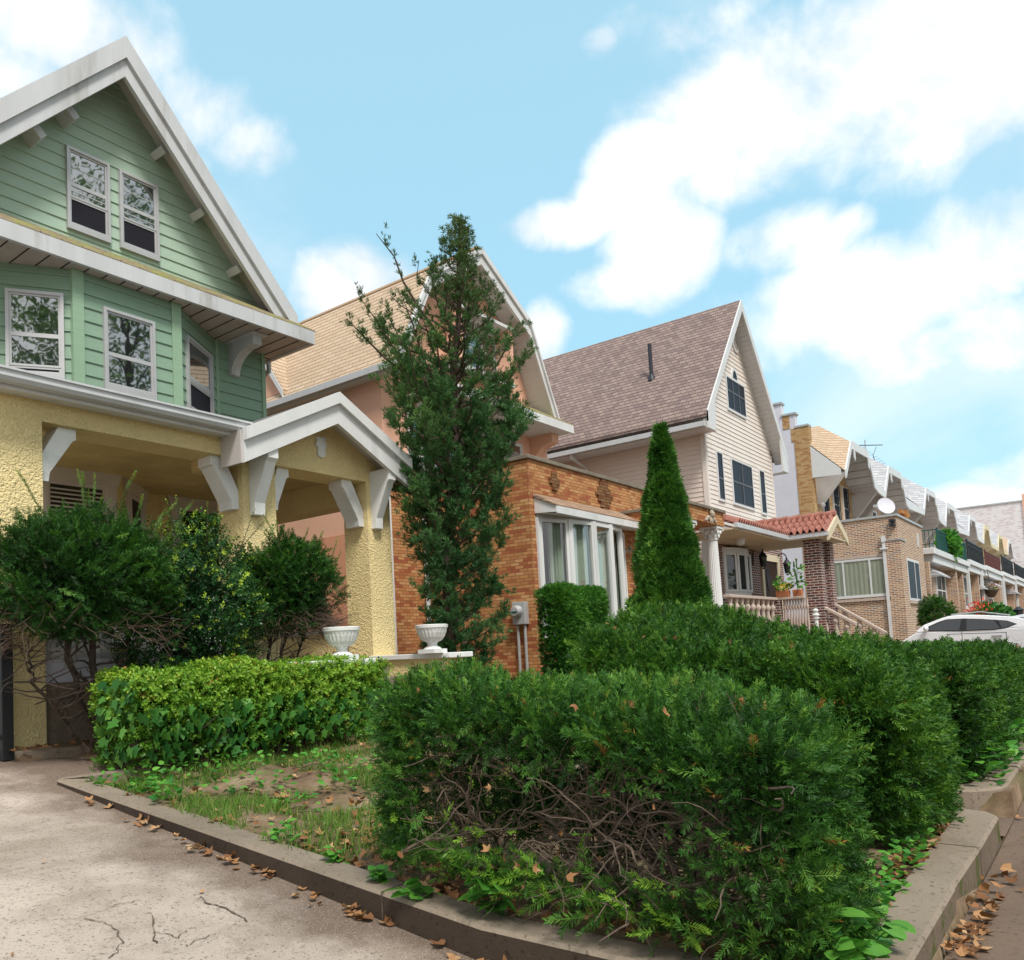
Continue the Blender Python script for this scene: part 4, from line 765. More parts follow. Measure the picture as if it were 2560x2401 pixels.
def plant(root, name, mat, c, r, n, size, up=.3):
    d = dirs(n); rr = RNG.random(n) ** .4; P = np.array(c) + d * rr[:, None] * np.array(r); D = d + dirs(n, up) * .7
    return leaf_np(name, mat, root, OVAL[0], OVAL[1], P, frames(D), RNG.uniform(.6, 1.2, n) * size, RNG.random(n))
def pot(label, x, y, z, w, d, kind):
    t = thing('flower_pot', label, 'flower pot', (x, y, z), 'terracotta pots on the balustrade')
    m = MB((x, y, z)); m.prism([(-w * .8, 0), (w * .8, 0), (w, .15), (w, .19), (-w, .19), (-w, .15)], 'b', -d, d); m.build('pot', M['terracotta'], t, bevel=.012)
    if kind == 'tall':
        m = MB((x, y, z)); pts = []
        for k in range(4): a = rngf(0, 6); m.tube([(0, 0, .15), (.03 * math.cos(a), .03 * math.sin(a), .5), (.09 * math.cos(a), .09 * math.sin(a), rngf(.75, .95))], .008, 5)
        m.build('stem', M['broad'], t); plant(t, 'leaves', M['broad'], (x, y, z + .56), (.2, .22, .45), 80, .12, .2)
    else:
        plant(t, 'leaves', M['broad'], (x, y, z + .28), (.2, .22, .14), 120, .085, .2); plant(t, 'blossoms', M['yellowfl'], (x - .05, y - .05, z + .30), (.2, .22, .10), 150, .04, .5)
        plant(t, 'tall_leaves', M['broad'], (x, y + .1, z + .42), (.14, .1, .14), 40, .10, .3)
pot('terracotta trough with yellow flowers on the porch rail corner', 24.75, 7.12, RZ, .12, .17, 'low'); pot('terracotta pot with a tall leafy plant on the rail by the pillar', 24.75, 6.72, RZ, .11, .12, 'tall')
p = PY(1905, 1518, 7.7); t = thing('plastic_pot', 'green and yellow plastic pot on the porch behind the balusters', 'plastic pot', (p[0], 7.7, 1.62))  # unclear plastic pot, modelled in the shape of a can
m = MB((p[0], 7.7, 0)); m.lathe([(.12, 1.62), (.13, 2.1), (.09, 2.2)], (0, 0, 0), 14); m.build('pot_body', M['greeniron'] if False else pbr("green plastic", (.02, .22, .12), .4), t, True)
m = MB((p[0], 7.7, 0)); m.tube([(.1, 0, 1.7), (.25, 0, 1.9), (.35, 0, 2.15)], [.04, .03, .03], 8); m.box(.0, .2, -.1, .1, 1.64, 1.85); m.build('pot_spout', M['yellowfl'] if False else pbr("yellow plastic", (.62, .34, .02), .4), t, True)
p = PY(2040, 1541, 5.6); m = MB((p[0], 5.6, p[2]), ); m.lathe([(r_ * .45, z_ * (.45 if z_ > -1 else 1)) for r_, z_ in [(.10, -1.9), (.10, -.16), (.16, -.14), (.16, -.06), (.10, -.04), (.17, .0), (.19, .07), (.15, .14), (.07, .17), (.13, .25), (.15, .32), (.10, .40), (.0, .43)]], (0, 0, 0), 16); tag(m.build('garden_finial', M['white'], None, True), 'white ball topped post at the foot of the porch steps, above the hedge', 'finial')
# ================================================================ ROW HOUSES
def c7(a, b): return 1900 + a / 2.6636, 950 + b / 2.6636
def d7(a, b): return 2200 + a / 4.239, 1200 + b / 4.239
RY = 8.65; HY = 7.6
knees = [36.96, 44.34, 54.81, 62.66, 73.87, 83.28, 94.82, 104.49]
xs = [35.0, 42.35, 52.9, 61.0, 71.6, 82.0, 93.0, 103.0, 112.5]
dzs = [0, .04, .3, .33, .62, .72, .85, 1.1]
roofs = ['tanroof_s', 'greyroof', 'greyroof', 'greyroof', 'greyroof', 'greyroof', 'greyroof', 'tanroof_s']
trims = ['vinylwhite', 'vinylwhite', 'vinylwhite', 'vinylwhite', 'vinylwhite', 'ochretrim', 'ochretrim', 'vinylwhite']
labs = ['first tan brick row house with a stepped white end wall and tan shingled hood', 'second row house, with a white slab porch roof, green balcony railing and potted plant above', 'third row house, with a white barred window under a black balcony railing', 'fourth row house, with cream stone front and maroon balcony railing', 'fifth row house, with white porch beams and tall black balcony railing', 'sixth row house, with pale ochre hood trim and a low black railing', 'seventh row house, with the farther pale ochre hood', 'last row house, with a small tan hood against the white brick building']
def railing(root, x0, x1, y0, y1, z, h, mat, side=True):
    m = MB(); m.box(x0, x1, y0 - .02, y0 + .02, z + h - .04, z + h); m.box(x0, x1, y0 - .015, y0 + .015, z + .06, z + .09); m.box(x0, x1, y0 - .015, y0 + .015, z + h - .22, z + h - .2)
    n = int((x1 - x0) / .16)
    for k in range(n + 1): x = x0 + (x1 - x0) * k / n; m.box(x - .012, x + .012, y0 - .012, y0 + .012, z, z + h - .04)
    for k in range(0, n, 3):
        x = x0 + (x1 - x0) * (k + .5) / n; m.tube([(x + .11 * math.cos(t), y0, z + h * .45 + .18 * math.sin(t)) for t in [i * math.pi / 4 for i in range(9)]], .012, 4)
    if side:
        m.box(x0 - .02, x0 + .02, y0, y1, z + h - .04, z + h); 
        for k in range(int((y1 - y0) / .16)): y = y0 + .16 * k; m.box(x0 - .012, x0 + .012, y - .012, y + .012, z, z + h - .04)
    m.box(x0 - .035, x0 + .035, y0 - .035, y0 + .035, z, z + h + .06); m.box(x1 - .035, x1 + .035, y0 - .035, y0 + .035, z, z + h + .06)
    return m.build('balcony_railing', M[mat], root)
def hood(root, i):
    k = knees[i]; dz = dzs[i]; lowL = k - 1.33; nxt = (knees[i + 1] - 1.33) if i < 7 else k + 8; dn = (dzs[i + 1] if i < 7 else dz) - dz; tr = M[trims[i]]
    fp = [(lowL - (.0 if i else .0), 7.86), (k, 9.24), (k + 3.05, 9.3), (k + 3.85, 8.12), (k + 4.6, 7.98), (nxt, 7.86 + dn)]; fp = [(x, z + dz) for x, z in fp]
    x0 = xs[i]; bpf = [(x0 + .05, 9.0), (k - .28, 10.05), (k + 3.0, 10.1), (k + 4.1, 8.95), (k + 4.7, 8.9), (nxt - .5, 8.9 + dn)]; bpf = [(x, z + dz) for x, z in bpf]
    m = MB()
    for (a, b, c, d) in zip(fp[:-1], fp[1:], bpf[1:], bpf[:-1]): m.face([(a[0], HY, a[1] + .1), (b[0], HY, b[1] + .1), (c[0], RY, c[1] + .1), (d[0], RY, d[1] + .1)])
    m.face([(bpf[1][0], RY, bpf[1][1] + .1), (bpf[2][0], RY, bpf[2][1] + .1), (bpf[2][0], 14, bpf[2][1] + .3), (bpf[1][0], 14, bpf[1][1] + .3)]); m.face([(bpf[0][0], RY, bpf[0][1] + .1), (bpf[1][0], RY, bpf[1][1] + .1), (bpf[1][0], 14, bpf[1][1] + .3), (bpf[0][0], 14, bpf[0][1] + .6)])
    m.face([(bpf[2][0], RY, bpf[2][1] + .1), (bpf[5][0], RY, bpf[5][1] + .1), (bpf[5][0], 11, bpf[2][1] + .3), (bpf[2][0], 11, bpf[2][1] + .3)])
    m.build('mansard_roof', M[roofs[i]], root)
    m = MB()
    for a, b in zip(fp[:-1], fp[1:]): m.prism([(a[0], a[1] + .12), (b[0], b[1] + .12), (b[0], b[1] - .22), (a[0], a[1] - .22)], 'b', HY - .06, HY)
    for (x, h) in ((k + .25, .5), (k + 2.85, .5)): m.prism([(x - .09, fp[1][1] - .2), (x + .09, fp[1][1] - .2), (x + .09, fp[1][1] - .2 - h + .12), (x, fp[1][1] - .2 - h), (x - .09, fp[1][1] - .2 - h + .12)], 'b', HY - .1, HY - .061)
    m.build('hood_fascia', tr, root)
    sm = M['greysoffit'] if trims[i] == 'vinylwhite' else M['ochretrim']
    m = MB()                                             # boarded underside, in thin strips
    for a, b in zip(fp[:-1], fp[1:]):
        n = max(1, int(math.dist(a, b) / .3)); 
        for j in range(n):
            p = [a[t] + (b[t] - a[t]) * j / n for t in (0, 1)]; q = [a[t] + (b[t] - a[t]) * (j + .93) / n for t in (0, 1)]; m.face([(p[0], HY, p[1] - .02), (q[0], HY, q[1] - .02), (q[0], RY, q[1] - .02), (p[0], RY, p[1] - .02)])
            p2 = [a[t] + (b[t] - a[t]) * (j + 1) / n for t in (0, 1)]; m.face([(q[0], HY, q[1] - .0), (p2[0], HY, p2[1] - .0), (p2[0], RY, p2[1] - .0), (q[0], RY, q[1] - .0)])
    m.build('hood_soffit', sm, root)
    m = MB()                                             # triangular side brackets
    for x in (lowL - .05 if i else x0 + .6, k + 4.5):
        m = MB(); m.prism([(HY + .02, 7.8 + dz), (RY, 7.8 + dz), (RY, 6.75 + dz), (RY - .12, 6.72 + dz)], 'a', x - .06, x + .02); m.tube([(x - .02, HY + .03, 7.78 + dz), (x - .02, RY - .14, 6.7 + dz)], .07, 4); m.ball((x - .02, RY - .16, 6.7 + dz), .12, 6, 5); m.build('hood_bracket', sm, root)
    if i == 0:
        m = MB(); m.prism([(RY, 9.05), (HY, 7.95), (HY, 7.7), (RY, 7.75)], 'a', x0 + .0, x0 + .05)
        m.build('hood_end_panel', M['vinylwhite'], root)
rows = []
for i in range(8):
    x0, x1, dz = xs[i], xs[i + 1], dzs[i]; r = thing('row_house', labs[i], 'row house', (x0, RY, 0), 'brick row houses down the street'); rows.append(r)
    bm_ = M['buffbrick'] if i == 0 else M['tanbrick']
    m = MB(); m.box(x0 + (.36 if i == 0 else 0), x1, RY, 16, 0, 9.0 + dz); m.build('wall', bm_, r); hood(r, i)
# house 1
r = rows[0]
prof = [(RY, 0), (RY, 9.85), (9.11, 9.85), (9.11, 10.42), (9.6, 10.42), (9.6, 10.95), (10.2, 10.95), (10.2, 11.5), (14, 11.5), (14, 0)]
m = MB(); m.prism(prof, 'a', 35.0, 35.35); m.build('end_wall', M['whitestucco'], r)
m = MB()
for (y0, y1, z) in ((RY - .03, 9.14, 9.85), (9.06, 9.63, 10.42), (9.56, 10.25, 10.95), (10.15, 14, 11.5)): m.box(34.95, 35.4, y0, y1, z, z + .08)
m.build('end_wall_coping', M['galv'], r)
m = MB(); m.box(34.98, 35.37, RY - .02, 9.2, 0, 9.845); m.box(34.985, 35.365, 9.2, 9.3, 9.3, 9.846); m.box(34.985, 35.365, 9.32, 9.585, 9.87, 10.415); m.build('brick_quoin', M['buffbrick'], r)
for (a, b) in ((36.2, 37.0), (37.9, 38.9), (39.6, 40.5)):
    w = window(r, (a, RY, 6.0), (1, 0, 0), (0, -1, 0), b - a, 2.0, [(.5, 'glass'), (.5, 'glass')], 'browntrim', g='glassdark'); m = MB()
    for k in range(4): m.box(a + .12 + k * (b - a - .24) / 3 - .015, a + .12 + k * (b - a - .24) / 3 + .015, RY - .12, RY - .09, 6.0, 7.95)
    for k in range(5): m.box(a + .06, b - .06, RY - .125, RY - .095, 6.1 + k * .42, 6.13 + k * .42)
    m.build('window_grille', M['black'], w)
m = MB(); m.box(35, 40.38, 5.87, RY - .001, 0, 5.84); m.box(34.93, 36.0, 5.8, 6.3, 0, 4.93); m.build('front_room_wall', M['tanbrick'], r)
m = MB(); m.box(34.95, 40.43, 5.82, RY, 5.84, 5.92); m.box(34.9, 36.03, 5.77, 6.33, 4.93, 4.98); m.build('coping', M['galv'], r)
W_ = window(r, (35, 8.3, 2.88), (0, -1, 0), (-1, 0, 0), 1.98, 1.48, [(1, 'glass')], 'vinylwhite', .05, .05, .02, (.55, 1.1, .6), 'glassdim', glassm=M['cglass2'])
m = MB((34.995, 8.3, 2.95), (0, -1, 0), (-1, 0, 0)); pts = []
for k in range(60): pts.append((.05 + k * 1.87 / 60, .0 + .02 * abs(math.sin(k * .62)))); 
m.strip(pts, 'c', 0, 1.36); m.build('blind', M['blind'], W_)
m = MB(); m.box(34.93, 35, 6.25, 8.4, 2.74, 2.84); m.box(36.1, 38.95, 5.8, 5.87, 2.58, 2.68); m.box(34.96, 35, 6.25, 8.4, 4.38, 4.5); m.build('window_sill', M['stone'], r)
window(r, (36.2, 5.87, 2.7), (1, 0, 0), (0, -1, 0), 2.65, 1.62, [(1, 'glass')], 'vinylwhite', .06, .04, .0, (1.5, 1), 'glassdark')
m = MB(); m.box(34.86, 34.98, 6.26, 6.4, 4.9, 5.12); m.box(34.88, 34.96, 6.28, 6.38, 0, 4.9); m.box(34.84, 34.9, 6.2, 6.46, 4.62, 4.68); m.build('downspout', M['vinylwhite'], r)
m = MB((34.9, 5.98, 5.62), (0, 1, 0), (-1, 0, 0)); m.box(-.11, .11, -.08, .06, .02, .08); m.box(-.05, .05, -.09, .02, -.1, .02); m.box(-.09, .09, -.09, .1, -.16, -.1); m.build('floodlight', M['pipe'], r)
m = MB(); m.box(39.05, 39.35, 5.84, 5.868, 4.95, 5.5); pl_ = m.build('wall_sign', M['vinylwhite'], r)
m = MB()
for k in range(5): m.box(39.1, 39.3, 5.834, 5.839, 5.02 + k * .095, 5.05 + k * .095)
m.build('sign_line', M['greysoffit'], pl_)
# dish on the parapet of house 1
p = PX(*c7(835, 843), 36.2); t = thing('satellite_dish', 'pale oval satellite dish on the flat roof edge of the first row house', 'satellite dish', (36.2, p[1], 5.92))
n_ = Vector((-.72, -.62, .3)).normalized(); u_ = Vector((n_.y, -n_.x, 0)).normalized(); w_ = u_.cross(n_); 
m = MB((36.2, p[1], p[2]), u_, w_, n_); m.lathe([(.33, .06), (.34, .066), (.32, .05), (.24, .02), (.12, -.0), (.0, -.01)], (0, 0, 0), 28); d = m.build('reflector', M['whitestucco'], t, True)
m = MB((36.2, p[1], p[2]), u_, w_, n_)
for (a, b) in ((-.07, .06), (-.01, .07), (.05, .08), (-.08, -.01), (.06, -.0)):
    for (q0, q1, q2, q3) in ((a - .026, a + .026, b + .018, b + .027), (a - .026, a + .026, b - .027, b - .018), (a - .026, a - .018, b - .018, b + .018), (a + .018, a + .026, b - .018, b + .018)):
        if (a * 10 + b * 7) % 1 < .78: m.box(q0, q1, q2, q3, .02, .03 + .0)
m.build('dish_mark', M['pipe'], d)
m = MB(); m.tube([(36.3, p[1] + .06, 5.92), (36.3, p[1] + .06, p[2])], .04, 8); m.tube([(36.25, p[1], p[2] - .15), (35.9, p[1] + .12, p[2] - .2), (35.7, p[1] + .25, p[2] - .02)], .02, 6); m.box(35.64, 35.76, p[1] + .2, p[1] + .32, p[2] - .05, p[2] + .05); m.build('mast', M['galv'], t)
# houses 2 to 8 : front rooms, porches, balconies
def front(i, x0, x1, wins, slab, rail, extras):
    r = rows[i]; dz = dzs[i]; Yw = 6.25
    m = MB(); m.box(x0 + extras.get('in', 0), x1, Yw, RY - .001, 0, 4.85 + slab[2]); m.build('front_room_wall', M[extras.get('mat', 'tanbrick')], r)
    m = MB(); m.box(slab[0], slab[1], 5.62, RY - .002, 4.85 + slab[2], 5.12 + slab[2]); m.box(slab[0] + .3, slab[1] - .3, 5.72, 6.4, 4.5 + slab[2], 4.849 + slab[2]); m.build('porch_slab', M['trim'], r, bevel=.02)
    for (a, b, z0, z1, cols, fm) in wins: window(r, (a, Yw, z0), (1, 0, 0), (0, -1, 0), b - a, z1 - z0, [(.55, 'glass'), (.45, 'glass')], fm, .1, .06, .05, cols, 'glassdim')
    for p in extras.get('piers', ()):
        m = MB(); m.box(p, p + .45, 5.8, Yw, 0, 4.5 + slab[2]); m.build('brick_pier', M['tanbrick'], r)
    for p in extras.get('posts', ()):
        m = MB(); m.box(p, p + .3, 5.66, 5.8, 0, 4.85 + slab[2]); m.build('downspout', M['vinylwhite'], r)
    for (a, b) in extras.get('doors', ()):
        m = MB(); m.box(a, b, Yw - .05, Yw + .01, .9, 3.6); m.build('door', M['trim'], r)
    for (a, b, z) in extras.get('awnings', ()):
        m = MB(); m.prism([(5.5, z), (Yw - .001, z + .55), (Yw - .001, z + .5), (5.5, z - .06)], 'a', a, b); m.prism([(5.5, z), (Yw - .002, z + .5), (Yw - .002, z - .05), (5.52, z - .05)], 'a', a - .03, a); m.build('awning', M['greyroof'] if extras.get('aw') is None else M[extras['aw']], r)
    if rail: railing(r, rail[0], rail[1], 5.75, RY - .3, 5.12 + slab[2], rail[3], rail[2])
    for (a, b) in ((x0 + 1.2, x0 + 2.2), (x0 + 3.0, x0 + 4.0)): window(r, (a, RY, 5.6 + dz), (1, 0, 0), (0, -1, 0), b - a, 1.9, [(.5, 'glass'), (.5, 'glass')], 'vinylwhite', g='glassdim')
front(1, 42.35, 52.9, [(45.6, 48.4, 2.6, 4.3, (1.3, 1), 'vinylwhite')], (41.5, 53.3, -.05), (43.6, 53.0, 'greeniron', 1.0), {'piers': (40.9, 48.9, 51.2), 'posts': (52.7,), 'doors': ((43.0, 44.1),), 'awnings': ((42.3, 44.6, 3.9),)})
front(2, 52.9, 61.0, [(54.6, 57.4, 2.6, 4.5, (1, 1, 1, 1), 'vinylwhite')], (53.4, 60.9, .12), (53.8, 60.8, 'black', 1.1), {'piers': (57.9, 59.2), 'posts': (58.9,), 'doors': ((59.6, 60.6),), 'awnings': ((58.3, 61.5, 3.8),)})
front(3, 61.0, 71.6, [(66.5, 69.5, 2.6, 4.5, (1, 1, 1), 'vinylwhite')], (61.1, 71.3, .2), (62.2, 70.9, 'maroon', 1.0), {'piers': (70.2,), 'posts': (71.2,), 'doors': ((63.4, 64.8),), 'awnings': ((64.8, 69.0, 4.2),)})
front(4, 71.6, 82.0, [(75.5, 79.0, 2.6, 4.6, (1, 1, 1), 'vinylwhite')], (71.5, 81.9, .3), (72.6, 81.0, 'black', 1.2), {'piers': (73.2, 80.2), 'posts': (72.0,), 'doors': ((73.9, 75.0),), 'awnings': ((80.0, 83.0, 4.1),)})
front(5, 82.0, 93.0, [(86, 90, 2.7, 4.8, (1, 1), 'vinylwhite')], (82.2, 92.8, .45), (82.8, 92.5, 'black', 1.1), {'piers': (83.5, 91), 'posts': (82.1,), 'doors': ((84.2, 85.4),)})
front(6, 93.0, 103.0, [(97, 100, 2.7, 4.8, (1, 1), 'vinylwhite')], (93.2, 102.8, .55), (93.8, 102.5, 'black', 1.1), {'piers': (94.5, 101.5), 'posts': (93.1,)})
front(7, 103.0, 112.5, [(107, 110, 2.7, 4.8, (1, 1), 'vinylwhite')], (103.2, 112.3, .65), (103.8, 112, 'black', 1.1), {'piers': (104.5,)})
m = MB(); m.box(42.0, 42.28, 6.6, 6.9, 4.85, 6.9); m.box(41.2, 43.3, 6.68, 6.8, 6.7, 6.86); tag(m.build('plant_stand', M['rust']), 'rusty post with a crossbar standing on the balcony behind the green railing', 'post')
# far building
m = MB(); m.box(116, 135, 6.3, 40, 0, 15.6); t = thing('white_brick_building', 'tall white painted brick building closing the end of the street', 'building', (116, 6.3, 0)); m.build('wall', M['whitebrick'], t)
m = MB(); m.box(115.9, 135.1, 6.2, 40.1, 15.6, 15.75); m.build('parapet_cap', M['galv'], t); m = MB(); m.box(115.85, 116.0, 6.2, 6.75, 0, 16.4); m.build('corner_pilaster', M['salmon'], t)
# television antenna
p = PY(*c7(708, 520), 10.5); q = PY(*c7(708, 408), 10.5); t = thing('television_antenna', 'thin television antenna standing above the row house roofs', 'antenna', (p[0], 10.5, p[2]))
m = MB(); m.tube([(p[0], 10.5, p[2] - 2.5), (p[0], 10.5, q[2])], .035, 6); m.build('mast', M['rust'] if False else M['galv'], t)
b0, b1 = PY(*c7(655, 437), 10.5), PY(*c7(815, 434), 10.5); m = MB(); m.tube([(b0[0], 10.5, b0[2]), (b1[0], 10.5, b1[2])], .03, 6)
for k in range(9): x = b0[0] + (b1[0] - b0[0]) * k / 8; m.tube([(x, 10.38, b0[2]), (x, 10.62, b0[2])], .012, 4)
cx_ = b0[0] + (b1[0] - b0[0]) * .55; m.tube([(cx_ - .05, 10.5, b0[2]), (cx_ + 1.2, 10.5, b0[2] + .75)], .02, 4); m.tube([(cx_ - .05, 10.5, b0[2]), (cx_ + 1.2, 10.5, b0[2] - .75)], .02, 4); m.build('boom', M['pipe'], t)
# ================================================================ CAR parked in a driveway, nose to the houses
CXX = 27.4
def zc5(a, b): p = PX(2260 + a / 6.627, 1480 + b / 6.627, CXX); return (p[1], p[2])
t = thing('parked_car', 'white sport utility car parked nose to the houses behind the hedges', 'car', (CXX, 3.5, .2))
roofl = [zc5(*q) for q in ((205, 640), (330, 545), (470, 490), (600, 440), (720, 402), (860, 384), (1100, 378), (1400, 386), (1700, 404), (1890, 424))]
belt = [zc5(*q) for q in ((205, 655), (400, 655), (940, 645), (1500, 620), (1700, 590), (1860, 545))]
bz = belt[2][1]; tail = roofl[-1]
def tx(z): return CXX + .30 * max(0, z - bz)
low = [(roofl[0][0] + .5, bz - .3), (roofl[0][0] + 1.05, bz - .55), (roofl[0][0] + 1.1, .42), (tail[0] - .62, .42), (tail[0] - .72, bz - .35), (tail[0] - .62, bz + .02)]
m = MB(); W = 1.8
side = [(roofl[0][0], roofl[0][1])] + [(y, z) for y, z in low[:1]] + low[1:]
outline = [(roofl[0][0], bz)] + low[:] 
m.prism(outline, 'a', CXX, CXX + W)
up = roofl + [(tail[0] - .3, tail[1] - .12), (tail[0] - .62, bz + .02)]
upp = [(roofl[0][0], bz)] + up
i0 = len(m.V); n = len(upp)
m.V += [Vector((tx(z), y, z)) for y, z in upp] + [Vector((2 * CXX + W - tx(z), y, z)) for y, z in upp]
m.Fc.append(tuple(range(i0, i0 + n))); m.Fc.append(tuple(range(i0 + n, i0 + 2 * n)))
for k in range(n): m.Fc.append((i0 + k, i0 + (k + 1) % n, i0 + n + (k + 1) % n, i0 + n + k))
body = m.build('body', M['paint'], t, True, bevel=.025)
def carpane(name, pts, mat, d=.012):
    P = [zc5(*q) for q in pts]; m = MB(); m.V = [Vector((tx(z) - d, y, z)) for y, z in P] + [Vector((tx(z) + .005, y, z)) for y, z in P]; k = len(P); m.Fc = [tuple(range(k)), tuple(range(k, 2 * k))] + [(j, (j + 1) % k, k + (j + 1) % k, k + j) for j in range(k)]; return m.build(name, mat, t)
carpane('window_surround', ((365, 650), (400, 575), (560, 500), (700, 455), (960, 442), (1250, 448), (1500, 462), (1700, 475), (1870, 530), (1700, 595), (1500, 630), (940, 652)), M['black'])
carpane('side_window', ((400, 640), (430, 580), (570, 515), (710, 465), (945, 452), (915, 640)), M['glasscar'], .02)
carpane('side_window', ((1030, 455), (1250, 457), (1480, 470), (1590, 600), (1500, 615), (1035, 635)), M['glasscar'], .02)
carpane('side_window', ((1560, 475), (1700, 485), (1845, 530), (1700, 580), (1620, 598)), M['glasscar'], .02)
m = MB(); y, z = zc5(1540, 728); m.box(CXX - .04, CXX - .012, y - .12, y + .12, z - .02, z + .025); m.build('door_handle', M['alu'], t, bevel=.008)
m = MB(); 
for q in ((955, 650), (1690, 665)): y, z = zc5(*q); m.box(CXX - .004, CXX + .002, y - .006, y + .006, z - .6, z)
y, z = zc5(1700, 668); y2, z2 = zc5(700, 700); m.prism([(y, z), (y, z - .012), (y2, z2 - .012), (y2, z2)], 'a', CXX - .004, CXX + .002); m.build('door_gap', M['black'], t)
y, z = zc5(1880, 740); m = MB((CXX - .003, y, z), (0, 1, 0), (0, 0, 1), (-1, 0, 0)); m.lathe([(.105, -.01), (.105, .0), (.098, .004), (.09, .002)], (0, 0, 0), 24); m.build('fuel_flap', M['paint'], t)
y, z = zc5(375, 612); m = MB(); m.ball((CXX - .12, y, z), (.11, .07, .09), 12, 8); m.build('wing_mirror', M['paint'], t, True)
m = MB(); y0_, z0_ = zc5(760, 392); y1_, z1_ = zc5(1750, 398); m.tube([(tx(z0_) + .1, y0_, z0_ + .02), (tx(z1_) + .1, (y0_ + y1_) / 2, z0_ + .06), (tx(z1_) + .1, y1_, z1_ + .02)], .018, 6); m.build('roof_rail', M['alu'], t, True)
y, z = zc5(1820, 395); m = MB(); m.prism([(y + .12, z - .02), (y - .16, z + .03), (y - .2, z - .04), (y + .1, z - .06)], 'a', CXX + .35, CXX + 1.45); m.build('roof_spoiler', M['paint'], t)
for wy in (roofl[0][0] + .25, tail[0] + .15):
    m = MB((CXX + .12, wy, .42), (0, 1, 0), (0, 0, 1), (1, 0, 0)); m.lathe([(.2, -.14), (.34, -.13), (.36, -.08), (.36, .1)], (0, 0, 0), 28); wh = m.build('wheel', M['rubber'], t, True); m = MB((CXX - .025, wy, .42), (0, 1, 0), (0, 0, 1), (-1, 0, 0))
    for k in range(5): a = k * 2 * math.pi / 5; m.tube([(0, 0, 0), (.2 * math.cos(a), .2 * math.sin(a), 0)], .035, 5)
    m.build('rim', M['alu'], wh)
# ================================================================ GROUND
def gd(y): return 0.0 if y < 2.3 else min(.115 * (y - 2.3) + .0, .73)
def kt(y): return .19 + max(0, y - 2.4) * .087                     # kerb top
def gg(y):                                                         # garden soil
    if y < .7: return -.03
    return kt(y) - .03 if y < 7.2 else min(.575 + (y - 7.2) * .16, .78)
def ox(y): return 3.36 + max(0, y - 2.6) * .042
def grid(name, X, Y, fz, mat, kind='structure', jit=0.0):
    nx, ny = len(X), len(Y); XX, YY = np.meshgrid(X, Y); Z = np.vectorize(fz)(XX, YY) + (RNG.normal(size=XX.shape) * jit if jit else 0)
    V = np.stack([XX, YY, Z], -1).reshape(-1, 3); me = bpy.data.meshes.new(name)
    me.from_pydata(V.tolist(), [], [(j * nx + i, j * nx + i + 1, (j + 1) * nx + i + 1, (j + 1) * nx + i) for j in range(ny - 1) for i in range(nx - 1)]); me.update()
    for p in me.polygons: p.use_smooth = True
    o = link(name, me, mat); o['kind'] = kind; return o
def gz(x, y):
    if (x < ox(y) + .14 and y > .9) or (y <= .9 and x < 3.6) or (7.15 < y < 8.2 and x < 4.35) or (7.52 < x < 8.3 and y < 7): return min(gd(y), gg(y)) - .05 if y > .75 else -.05
    if y < .75: return -.05
    return gg(y)
X = np.unique(np.concatenate([np.linspace(-400, -6, 12), np.linspace(-6, 3.2, 12), np.linspace(3.3, 16, 70), np.linspace(16, 120, 40), np.linspace(130, 1500, 10)]))
Y = np.unique(np.concatenate([np.linspace(-300, -4, 10), np.linspace(-4, .7, 8), [.74, .76, .9], np.linspace(1, 9, 50), np.linspace(10, 40, 12), np.linspace(60, 1500, 10)]))
def gz2(x, y):
    z = gz(x, y)
    if 3.5 < x < 16 and .95 < y < 8.4 and not (7.4 < x < 8.4): z += .03 * math.sin(x * 3.1 + y * 1.7) + .02 * math.sin(x * 7 - y * 5.3)
    return z
grid('ground', X, Y, gz2, M['soil'])
dr_ = grid('driveway', np.linspace(0, 1, 24), np.unique(np.concatenate([[-6], np.linspace(-4, 7.1, 56), [7.14, 7.22, 7.6, 8.1, 8.45, 9, 24]])), lambda x, y: gd(y), M['drive'])
for v in dr_.data.vertices: v.co.x = -8 + v.co.x * (8 + (ox(v.co.y) + .06 if v.co.y < 7.15 else 4.3 if v.co.y < 8.2 else 3.52))
grid('sidewalk', np.unique(np.concatenate([np.linspace(3.42, 12, 40), [30, 60, 118]])), np.linspace(-3.2, .73, 20), lambda x, y: .004 + .008 * math.sin(x * 1.3 + y * 2) - .004, M['walk'])
grid('front_path', np.linspace(7.5, 8.22, 6), np.linspace(.731, 7.2, 24), lambda x, y: max(0.004, (y - .9) * .1), M['walk'])
grid('street', np.array([-100, 400.]), np.array([-14, -3.5]), lambda x, y: -.03, M['asphalt'])
